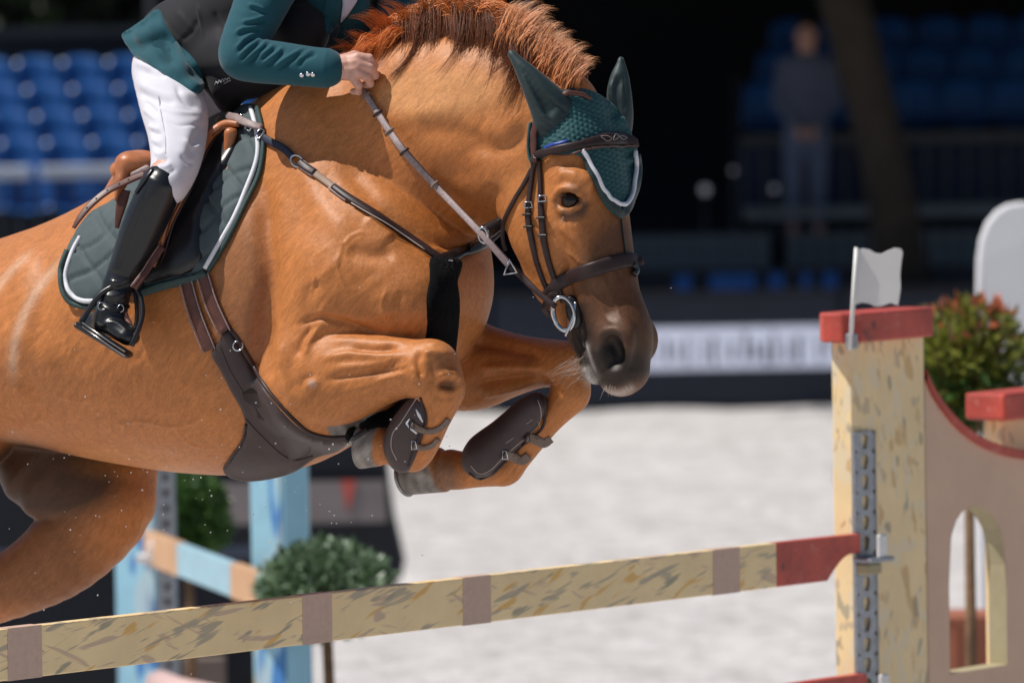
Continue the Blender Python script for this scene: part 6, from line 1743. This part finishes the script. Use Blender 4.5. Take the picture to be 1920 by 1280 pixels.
mb = MB(); mb.tube([at(300, 1283, 18.9), at(330, 1296, 18.5), at(480, 1330, 17.4)], 0.05, 18); tag(mb.build('striped_pole', PINKW, None, smooth=True), 'pale pink pole end at the bottom edge between blue posts', 'jump pole')
BROWNP = simple('dark_tan_post_paint', (0.17, 0.13, 0.11), 0.7, 0.1, 10, 0.1, 100, 0.001)
pq = at(382, 1250, 22.5); mb = MB(); mb.box((0, 0, 0), (0.085, 0.06, pq.z / 2 + .02)); bo = local_obj('brown_post', mb, BROWNP, ((1, 0, 0), (0, 1, 0), (0, 0, 1)), Vector((pq.x, pq.y, pq.z / 2 + .02)), None, bevel=0.006); tag(bo, 'short dull brown post below the plank between the blue posts', 'post')
# dark navy filler with a pale band, rounded at its right end
NAVY = simple('navy_panel_paint', (0.005, 0.008, 0.020), 0.55, 0.25, 3, 0.1, 60, 0.002)
NAVYD = simple('dark_navy_cloth', (0.004, 0.006, 0.013), 0.7, 0.3, 3, 0.1, 60, 0.002)
PALEBAND = simple('grey_band_paint', (0.22, 0.19, 0.19), 0.7, 0.15, 4, 0.1, 60, 0.002)
DF = 28.0
FIL = empty('navy_filler_wall', at(350, 1100, DF), 'low dark navy jump filler with a grey band and rounded end, behind the blue posts', 'jump filler'); FIL.location.z = 0
prof = [(716, 800), (722, 860), (728, 920), (736, 980), (748, 1030), (756, 1066), (752, 1086), (738, 1098)]
pts = [at(u, v, DF) for u, v in prof]; 
pts += [Vector((at(738, 1098, DF).x, at(738, 1098, DF).y, 0)), Vector((at(-420, 1100, DF).x, DF, 0)), at(-420, 800, DF)]
for p_ in pts: p_.y = DF
mb = MB(); mb.prism(pts, (0, 1, 0), 0.5); mb.build('wall', NAVYD, FIL, bevel=0.02)
for u0, u1, v0, v1 in ((395, 722, 906, 984), (60, 250, 1088, 1140)):
    p_ = [at(u, v, DF - .012) for u, v in ((u0, v0), (u1, v0 - 6), (u1 + 4, v1 - 6), (u0, v1))]
    mb = MB(); mb.prism(p_, (0, 1, 0), 0.014); mb.build('grey_band', PALEBAND, FIL)
p_ = [at(u, v, DF - .02) for u, v in ((640, 900), (668, 902), (652, 960))]; mb = MB(); mb.prism(p_, (0, 1, 0), 0.006); mb.build('red_mark', REDM, FIL)
for u, v in ((170, 1084), (150, 1100)):
    p_ = [at(u + a, v + b, DF - .02) for a, b in ((-12, -12), (14, -10), (10, 14), (-10, 12))]; mb = MB(); mb.prism(p_, (0, 1, 0), 0.006); mb.build('red_mark', REDM, FIL)
rf = at(1577, 885, 26.0); mb = MB(); mb.prism([rf + Vector((-.03, 0, -.05)), rf + Vector((.05, 0, -.04)), rf + Vector((.05, 0, .05)), rf + Vector((-.02, 0, .04))], (0, 1, 0), 0.004); mb.tube([rf + Vector((.05, 0, .08)), Vector((rf.x + .05, rf.y, 0))], 0.008, 8)
tag(mb.build('small_red_flag', REDM, None), 'tiny red flag on the sand left of the standard', 'flag')

# nearer dark box filler at the lower left
DN = 22.6
NF = empty('dark_box_filler', at(200, 1200, DN), 'low black box filler on the sand behind the sky blue posts', 'jump filler'); NF.location.z = 0
xa, xb = at(-420, 1100, DN).x, at(476, 1100, DN).x; zt2 = at(200, 1064, DN).z
for nm, x0_, x1_, z0_, z1_, y0_, y1_, m_ in (('box', xa, xb, 0.0, zt2, DN, DN + .5, NAVYD), ('lid', xa - .02, xb + .02, zt2 + .001, zt2 + .03, DN - .02, DN + .52, NAVY)):
    mb = MB(); mb.box((0, 0, 0), ((x1_ - x0_) / 2, (y1_ - y0_) / 2, (z1_ - z0_) / 2)); local_obj(nm, mb, m_, ((1, 0, 0), (0, 1, 0), (0, 0, 1)), Vector(((x0_ + x1_) / 2, (y0_ + y1_) / 2, (z0_ + z1_) / 2)), NF, bevel=0.01)
# ------------------------------------------------------------------ far side of the arena
def zv(v, D, u=960): return at(u, v, D).z
def xu(u, D, v=400): return at(u, v, D).x
WORLD_AX = ((1, 0, 0), (0, 1, 0), (0, 0, 1))
def abox(name, x0, x1, y0, y1, z0, z1, mat, parent=None, bevel=0.0):
    mb = MB(); mb.box((0, 0, 0), ((x1 - x0) / 2, (y1 - y0) / 2, (z1 - z0) / 2))
    return local_obj(name, mb, mat, WORLD_AX, Vector(((x0 + x1) / 2, (y0 + y1) / 2, (z0 + z1) / 2)), parent, bevel=bevel)
BOARDN = simple('navy_advert_board', (0.003, 0.008, 0.026), 0.5, 0.2, 2, 0.05, 40, 0.002)
def led(name, col, e):
    m, nt, b = new_mat(name); v = objcoord(nt); n1 = noise(nt, 7, 3, 0.6, v)
    c = ramp(nt, n1.outputs['Fac'], [(0.3, tuple(x * .75 for x in col)), (0.7, col)])
    nt.links.new(c, b.inputs['Base Color']); nt.links.new(c, b.inputs['Emission Color']); b.inputs['Emission Strength'].default_value = e
    return m
LETTERW = led('white_screen_print', (0.66, 0.69, 0.84), 0.42)
GLINTM = led('white_glint_glow', (0.6, 0.62, 0.7), 0.2)  # own glow stands in for specular glints
LETTERB = led('blue_screen_print', (0.010, 0.06, 0.24), 0.25)
GREYP = simple('grey_rail_paint', (0.055, 0.065, 0.085), 0.6, 0.2, 4, 0.1, 60, 0.002)
PALERAIL = simple('pale_rail_paint', (0.66, 0.72, 0.84), 0.55, 0.1, 4, 0.1, 60, 0.002)
PALEFENCE = simple('pale_fence_paint', (0.13, 0.155, 0.19), 0.7, 0.2, 4, 0.1, 60, 0.002)
SEATB = simple('blue_seat_plastic', (0.010, 0.085, 0.30), 0.35, 0.15, 6, 0.05, 60, 0.001)
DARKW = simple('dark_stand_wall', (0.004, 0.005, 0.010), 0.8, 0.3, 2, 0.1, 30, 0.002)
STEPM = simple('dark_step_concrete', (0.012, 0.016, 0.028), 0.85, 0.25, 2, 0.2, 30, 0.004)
BARKD = simple('dark_tree_bark', (0.030, 0.022, 0.016), 0.9, 0.35, 6, 0.9, 22, 0.03)
# perimeter boards, each its own
DB = 42.7
edges_u = [-520, 130, 560, 925, 1580, 2100, 2700]
labs = ['navy perimeter board at the far left edge', 'navy perimeter board behind the horse\'s hind leg', 'navy perimeter board behind the forelegs', 'navy perimeter board with large white lettering, right of the muzzle', 'navy perimeter board behind the standard and white board', 'navy perimeter board beyond the right edge']
zt_ = zv(562, DB)
for i, (a_, b_) in enumerate(zip(edges_u[:-1], edges_u[1:])):
    if i in (0, 5): pass
    x0, x1 = xu(a_, DB, 700) + .015, xu(b_, DB, 700) - .015
    E = empty('perimeter_board', ((x0 + x1) / 2, DB, 0), labs[i], 'advert board', 'navy boards round the arena')
    abox('panel', x0, x1, DB, DB + .08, -0.03, zt_, BOARDN, E, 0.01)
    abox('top_rail', x0, x1, DB - .01, DB + .10, zt_ + .001, zt_ + .04, NAVYD, E)
    if i == 3:
        zb, ztp = zv(700, DB), zv(620, DB)
        abox('printed_strip', xu(1120, DB, 660), xu(1574, DB, 660), DB - .008, DB - .001, zb, ztp, LETTERW, E)
        r = random.Random(21); u = 1215
        while u < 1560:                    # unreadable navy lettering on the white strip
            wd = r.choice((5, 6, 8)); h0 = r.choice((.12, .2, .3)); h1 = r.choice((.62, .75, .85))
            if u > 1500 and u < 1530: u = 1534
            mb = MB(); X0, X1 = xu(u, DB, 660), xu(u + wd, DB, 660); mb.box(((X0 + X1) / 2, DB - .0105, zb + (ztp - zb) * (h0 + h1) / 2), ((X1 - X0) / 2, .002, (ztp - zb) * (h1 - h0) / 2)); mb.build('printed_letter', BOARDN, E)
            u += wd + r.choice((9, 13, 18, 26))
# second ledge with small blue letters
D2 = 44.0
x0, x1 = xu(-300, D2), xu(2300, D2)
E = empty('ledge_wall', (0, D2, 0), 'low navy ledge with small blue lettering behind the perimeter boards', 'wall')
abox('wall', x0, x1, D2, D2 + .15, 0, zv(512, D2), NAVY, E)
r = random.Random(4)
for u in (1275, 1288, 1340, 1356, 1372, 1390, 1408, 1450, 1462, 1512, 1552, 1562):
    mb = MB(); a = xu(u, D2, 540); mb.box((a, D2 - .006, zv(540, D2)), (0.032, .004, 0.075)); mb.build('printed_letter', LETTERB, E)
# pale picket barrier in front of the stand
D3 = 46.0
E = empty('picket_barrier', (xu(1400, D3), D3, 0), 'pale grey picket barrier in the shade below the stand, beside the tree', 'fence')
abox('top_board', xu(1395, D3), xu(2100, D3), D3, D3 + .05, zv(420, D3), zv(398, D3), PALEFENCE, E)
for u in range(1190, 2100, 30):
    if 1440 < u < 1478: continue
    a = xu(u, D3, 470); mb = MB(); w_ = 0.05 if u > 1440 else 0.058
    mb.box((0, 0, 0), (w_, 0.012, (zv(446, D3) - zv(520, D3)) / 2)); local_obj('picket', mb, PALEFENCE, WORLD_AX, Vector((a, D3 + .06, (zv(446, D3) + zv(520, D3)) / 2)), E)
abox('bottom_board', xu(1180, D3), xu(2100, D3), D3, D3 + .04, 0, zv(516, D3), NAVYD, E)
# railings
def railing(label, D, u0, u1, v_top, v_bot, step, mat, topmat, gap=None):
    E = empty('steel_railing', (xu((u0 + u1) / 2, D), D, 0), label, 'railing')
    segs = [(u0, u1)] if not gap else [(u0, gap[0]), (gap[1], u1)]
    for a, b in segs: abox('top_rail', xu(a, D, v_top), xu(b, D, v_top), D - .03, D + .03, zv(v_top + 12, D), zv(v_top - 12, D), topmat, E, 0.012)
    for u in np.arange(u0 + 6, u1, step):
        mb = MB(); a = xu(u, D, 400); z0, z1 = zv(v_bot, D), zv(v_top + 12, D)
        mb.box((0, 0, 0), (0.016, 0.016, (z1 - z0) / 2)); local_obj('baluster', mb, mat, WORLD_AX, Vector((a, D, (z0 + z1) / 2)), E)
    abox('bottom_rail', xu(u0, D, v_bot), xu(u1, D, v_bot), D - .02, D + .02, zv(v_bot + 9, D), zv(v_bot - 1, D), mat, E)
railing('steel railing with a pale top rail at the left, before the blue seats', 45.6, -140, 760, 308, 470, 34, GREYP, PALERAIL, (58, 76))
railing('dim steel railing in the shade at the right, behind the tree', 47.6, 1390, 2100, 272, 400, 38, GREYP, GREYP)
# grandstand: steps, roof, columns, back wall; overhead cover is unseen, added for shade
XL, XR = -15.0, 15.0
GS = empty('grandstand', (0, 52, 0), 'dark grandstand with navy fascia and unseen cover added for shade, behind the arena', 'grandstand')
for i in range(5):
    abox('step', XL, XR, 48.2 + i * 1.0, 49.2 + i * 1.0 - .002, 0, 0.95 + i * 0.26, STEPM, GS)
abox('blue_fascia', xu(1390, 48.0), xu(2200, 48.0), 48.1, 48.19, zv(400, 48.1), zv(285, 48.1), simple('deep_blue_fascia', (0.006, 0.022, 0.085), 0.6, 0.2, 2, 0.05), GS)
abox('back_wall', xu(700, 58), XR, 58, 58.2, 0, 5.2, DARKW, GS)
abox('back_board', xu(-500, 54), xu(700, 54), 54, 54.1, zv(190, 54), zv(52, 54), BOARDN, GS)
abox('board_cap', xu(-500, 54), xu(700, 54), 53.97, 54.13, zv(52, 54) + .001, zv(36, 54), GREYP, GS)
p_ = [at(u, v, 53.985) for u, v in ((-20, 92), (58, 88), (48, 112), (-20, 124))]
mb = MB(); mb.prism(p_, (0, 1, 0), 0.008); mb.build('pale_board_print', simple('faded_blue_print', (0.05, 0.10, 0.26), 0.6, 0.1, 5, 0), GS)
abox('shade_roof', -3.2, XR + 4, 43.0, 67, 5.3, 5.5, DARKW, GS)  # out of view, added to keep the stand in shade
abox('shade_fascia', -3.2, XR + 4, 42.9, 42.99, 3.35, 5.5, NAVYD, GS)  # unseen front drop, added to cut the sky light
for x in (-2.8, 6.2, 12):
    mb = MB(); mb.tube([(x, 45.4, 0), (x, 45.4, 5.3)], 0.07, 10); mb.build('column', NAVYD, GS, smooth=True)
# seats: one built, the rest copied with their parts
def seat_proto(loc, label):
    E = empty('stadium_seat', loc, label, 'seat', 'blue seats in the stand')
    X, Y, Z = loc; V, F = [], []
    n = 7
    for i in range(n):
        for j in range(6):
            a = (i / (n - 1) - .5); h = j / 5
            V.append((X + a * .42 * (1 - .12 * h), Y + .20 + .06 * h - .10 * (abs(a) * 2) ** 2 * .6, Z + .10 + h * .36 - .05 * (abs(a) * 2) ** 3 * h))
    F = [(i * 6 + j, (i + 1) * 6 + j, (i + 1) * 6 + j + 1, i * 6 + j + 1) for i in range(n - 1) for j in range(5)]
    o = mesh_obj('seat_back', V, F, SEATB, E); o.modifiers.new('s', 'SOLIDIFY').thickness = 0.02
    V = []
    for i in range(n):
        for j in range(5):
            a = (i / (n - 1) - .5); h = j / 4
            V.append((X + a * .42, Y + .20 - h * .40, Z + .08 + .04 * (abs(a) * 2) ** 2 + .02 * h - .03 * (h > .9)))
    F = [(i * 5 + j, i * 5 + j + 1, (i + 1) * 5 + j + 1, (i + 1) * 5 + j) for i in range(n - 1) for j in range(4)]
    o = mesh_obj('seat_pan', V, F, SEATB, E); o.modifiers.new('s', 'SOLIDIFY').thickness = 0.02
    mb = MB(); mb.box((X, Y + .16, Z + .03), (.03, .03, .055)); mb.build('bracket', GREYP, E)
    return E
rows = []
for r_ in range(-2, 3):
    D = 48.75 + r_ * 1.0
    zz = zv(292 - r_ * 52, D)
    for i in range(9):
        rows.append(('left', r_, i, xu(-70 + i * 86 - r_ * 18, D, 250), D, zz))
    for i in range(6 if r_ >= 0 else 0):
        rows.append(('right', r_, i, xu(1440 + i * 92 + r_ * 25, D, 250), D, zv(262 - r_ * 60, D)))
ordn = ['first', 'second', 'third', 'fourth', 'fifth', 'sixth', 'seventh', 'eighth', 'ninth']
rown = {-2: 'lowest', -1: 'second lowest', 0: 'middle', 1: 'second highest', 2: 'highest'}
proto = None
for side, r_, i, x, y, z in rows:
    lab = f'blue seat, {ordn[i]} from the left in the {rown[r_]} row of the {side} stand'
    if proto is None:
        proto = seat_proto((x, y, z), lab); kids = list(proto.children); PL = Vector((x, y, z)); continue
    c = proto.copy(); COL.objects.link(c); c.location = (x, y, z); c['label'] = lab
    for k_ in kids:
        q = k_.copy(); COL.objects.link(q); q.parent = c; q.location = -PL
# seat tiers are lifted so that every seat stands on a tier
for r_ in range(-2, 3):
    D = 48.75 + r_ * 1.0
    abox('seat_tier', XL, xu(800, D), D - .3, D + .34, 0.95 + r_ * .26 if r_ >= 0 else 0, zv(292 - r_ * 52, D) - .03, STEPM, GS)
    if r_ >= 0: abox('seat_tier', xu(1380, D), XR, D - .3, D + .34, 0.95 + r_ * .26, zv(262 - r_ * 60, D) - .03, STEPM, GS)
# hedge of dark trees behind
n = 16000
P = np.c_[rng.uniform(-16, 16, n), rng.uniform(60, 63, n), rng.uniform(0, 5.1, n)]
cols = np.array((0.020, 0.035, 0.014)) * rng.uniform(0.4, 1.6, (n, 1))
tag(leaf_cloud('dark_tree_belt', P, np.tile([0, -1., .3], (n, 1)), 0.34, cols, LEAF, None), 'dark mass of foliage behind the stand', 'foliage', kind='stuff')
abox_ = abox('dark_backing', -18, 18, 63.5, 63.7, 0, 5.2, DARKW); tag(abox_, 'black hoarding added to keep the sky out behind the foliage', 'backing')  # sheet added so that no sky shows through the leaves
# leaning tree
D4 = 43.9
TREE = empty('leaning_tree', at(1700, 700, D4), 'dark leaning tree trunk right of centre before the stand', 'tree'); TREE.location.z = 0
rowsT = [(1716, 800, 62), (1700, 620, 54), (1688, 500, 50), (1672, 380, 47), (1648, 260, 45), (1618, 140, 46), (1588, 20, 47), (1556, -110, 46), (1525, -260, 44), (1490, -480, 40), (1460, -760, 34), (1440, -1100, 24)]
pts = [at(u, v, D4) for u, v, w_ in rowsT]; pts[0].z = -0.05
mb = MB(); C_ = cat(np.array([(*p, w_ / FPX * D4) for p, (_, _, w_) in zip(pts, rowsT)]), 4)
mb.tube([c[:3] for c in C_], [c[3] for c in C_], 18); tr_ = mb.build('trunk', BARKD, TREE, smooth=True)
for i_ in range(7):
    s_ = C_[26 + i_ * 2][:3] if 26 + i_ * 2 < len(C_) else C_[-1][:3]; a = i_ * 2.4; s_ = Vector(s_)
    mb = MB(); mb.tube([s_, s_ + Vector((math.cos(a) * .9, math.sin(a) * .9, .7)), s_ + Vector((math.cos(a) * 2.2, math.sin(a) * 2.2, 1.3))], [0.09, 0.06, 0.02], 8); mb.build('limb', BARKD, TREE, smooth=True)
top = Vector(C_[-6][:3]); n = 7000
p, d, k = blob_points(n, (top.x, top.y, top.z + 1.2), (4.2, 4.2, 2.4), 0.2, 16, 12)
leaf_cloud('crown', p, d, 0.20, np.array((0.03, 0.06, 0.018)) * rng.uniform(0.5, 1.5, (n, 1)), LEAF, TREE)
# two bystanders in the shade
def bystander(label, u, vt, D, top_m, leg_m, hair, arm):
    k = FPX / D
    def q(x, y, z=0): return A(u + x * k, vt + y * k, 0) + A(0, 0, z * k)
    def W(V):
        d_ = D - V[:, 2] / k
        c = np.stack([(V[:, 0] - 960) / FPX * d_, -(V[:, 1] - 640) / FPX * d_, -d_], -1); return c @ RN.T + CN
    base = at(u, vt + 1.75 * k, D)
    E = empty('person', base, label, 'person')
    def part(nm, S, h, m): V, F = polygonise(S, h, 3, None, 1); return mesh_obj(nm, W(V), F, m, E)
    S = Sdf(); R = lambda x: x * k
    S.ell(q(0, .12), (R(.085), R(.115), R(.10)), k=4); S.ecap(q(0, .2), q(0, .32), R(.06), R(.07), k=6)
    S.ecap(q(0, .40), q(0, .85), (R(.17), R(.11)), (R(.15), R(.11)), up=(1, 0, 0), k=8)
    for s in (-1, 1):
        S.ecap(q(.19 * s, .36), q(.23 * s, .66, .05), R(.05), R(.042), k=6); S.ecap(q(.23 * s, .66, .05), q(.20 * s * arm, .86, .16), R(.04), R(.03), k=4); S.ell(q(.20 * s * arm, .92, .18), (R(.035), R(.06), R(.03)), k=3)
        S.ecap(q(.09 * s, .88), q(.10 * s, 1.28, .02), R(.085), R(.06), k=6); S.ecap(q(.10 * s, 1.28, .02), q(.10 * s, 1.68), R(.055), R(.04), k=4); S.ecap(q(.10 * s, 1.70, -.04), q(.11 * s, 1.715, .14), R(.04), R(.035), k=3)
    S.ell(q(0, .13, .105), (R(.018), R(.025), R(.02)), k=2)
    part('body', S, 4.0, SKIN)
    T = Sdf(); T.ecap(q(0, .40), q(0, .88), (R(.195), R(.13)), (R(.175), R(.13)), up=(1, 0, 0), k=8)
    for s in (-1, 1): T.ecap(q(.18 * s, .37), q(.23 * s, .66, .05), R(.062), R(.055), k=6); T.ecap(q(.23 * s, .66, .05), q(.20 * s * arm, .86, .16), R(.052), R(.042), k=5)
    part('shirt', T, 4.0, top_m)
    T = Sdf(); T.ecap(q(0, .90), q(0, .96), (R(.17), R(.13)), (R(.17), R(.13)), up=(1, 0, 0), k=6)
    for s in (-1, 1): T.ecap(q(.09 * s, .92), q(.10 * s, 1.28, .02), R(.10), R(.075), k=6); T.ecap(q(.10 * s, 1.28, .02), q(.10 * s, 1.62), R(.072), R(.06), k=4)
    part('trousers', T, 4.0, leg_m)
    T = Sdf(); T.ell(q(0, .085, -.02), (R(.097), R(.095), R(.10)), k=4); part('hair', T, 3.0, hair)
    fo = abox('platform', base.x - .35, base.x + .35, base.y - .3, base.y + .3, 0, base.z - .02, STEPM, GS)
WHT = cloth('white_cotton', (0.13, 0.16, 0.27), 0.06); RDT = cloth('dull_red_cotton', (0.04, 0.010, 0.010)); DKT = cloth('dark_cloth', (0.012, 0.012, 0.02)); HAIRM = simple('dark_hair', (0.02, 0.012, 0.008), 0.6, 0.2, 60, 0.2)
bystander('blurred bystander in pale blue-grey clothes left of the trunk', 1512, 40, 46.6, cloth('dusk_blue_cotton', (0.11, 0.13, 0.2)), WHT, HAIRM, 0.25)
# glowing balls added to stand for bright glints, blurred to discs
for u, v, r_, l in ((1322, 356, .040, 'brightest small white globe light low behind the horse\'s face'), (1452, 354, .028, 'dimmer added glint ball left of the trunk'), (1375, 320, .022, 'faint added glint ball above the other two'), (985, 14, .03, 'faint added glint ball above the mane at the top edge')):
    p = at(u, v, 46.8)
    E = empty('glint_ball', p, l, 'glint', 'added glint balls')
    mb = MB(); ns = 10
    for i in range(ns):
        pass
    S_ = [(math.sin(math.pi * i / 8) * r_, -math.cos(math.pi * i / 8) * r_) for i in range(9)]
    mb.tube([(p.x, p.y, p.z + z) for _, z in S_], [max(.001, rr) for rr, _ in S_], 14); mb.build('globe', GLINTM, E, smooth=True)
    mb = MB(); mb.tube([(p.x, p.y + .02, p.z - r_ * .9), (p.x, p.y + .02, 0)], 0.012, 8); mb.build('stem', GREYP, E, smooth=True)  # stem added under the glint ball
# ------------------------------------------------------------------ sand thrown up by the horse
mb = MB(); r = random.Random(9)
spots = [(675, 540), (1258, 540), (480, 755), (509, 756), (545, 757), (517, 831), (487, 838), (449, 838), (455, 885), (288, 605), (140, 655), (533, 800), (1000, 557), (322, 850), (186, 968), (268, 880), (215, 930), (600, 945), (618, 958), (622, 980), (698, 966), (585, 1010), (306, 964), (183, 1115), (100, 860), (130, 852)]
spots += [(r.gauss(300, 190), r.gauss(930, 130)) for _ in range(70)] + [(r.uniform(380, 900), r.uniform(640, 1000)) for _ in range(36)]
for u, v in spots:
    c = A(u, v, r.uniform(480, 640)); rr = r.choice((0.9, 1.1, 1.3, 1.6, 2.1))
    V = [c + A(*[r.uniform(.7, 1.2) * rr * x for x in d]) for d in ((1, 0, 0), (-1, 0, 0), (0, 1, 0), (0, -1, 0), (0, 0, 1), (0, 0, -1))]
    mb.add(V, [(0, 2, 4), (2, 1, 4), (1, 3, 4), (3, 0, 4), (2, 0, 5), (1, 2, 5), (3, 1, 5), (0, 3, 5)])
tag(mesh_obj('flying_sand', px_world(np.array(mb.v)), mb.f, SAND), 'grains of pale sand thrown up round the horse', 'sand', kind='stuff')
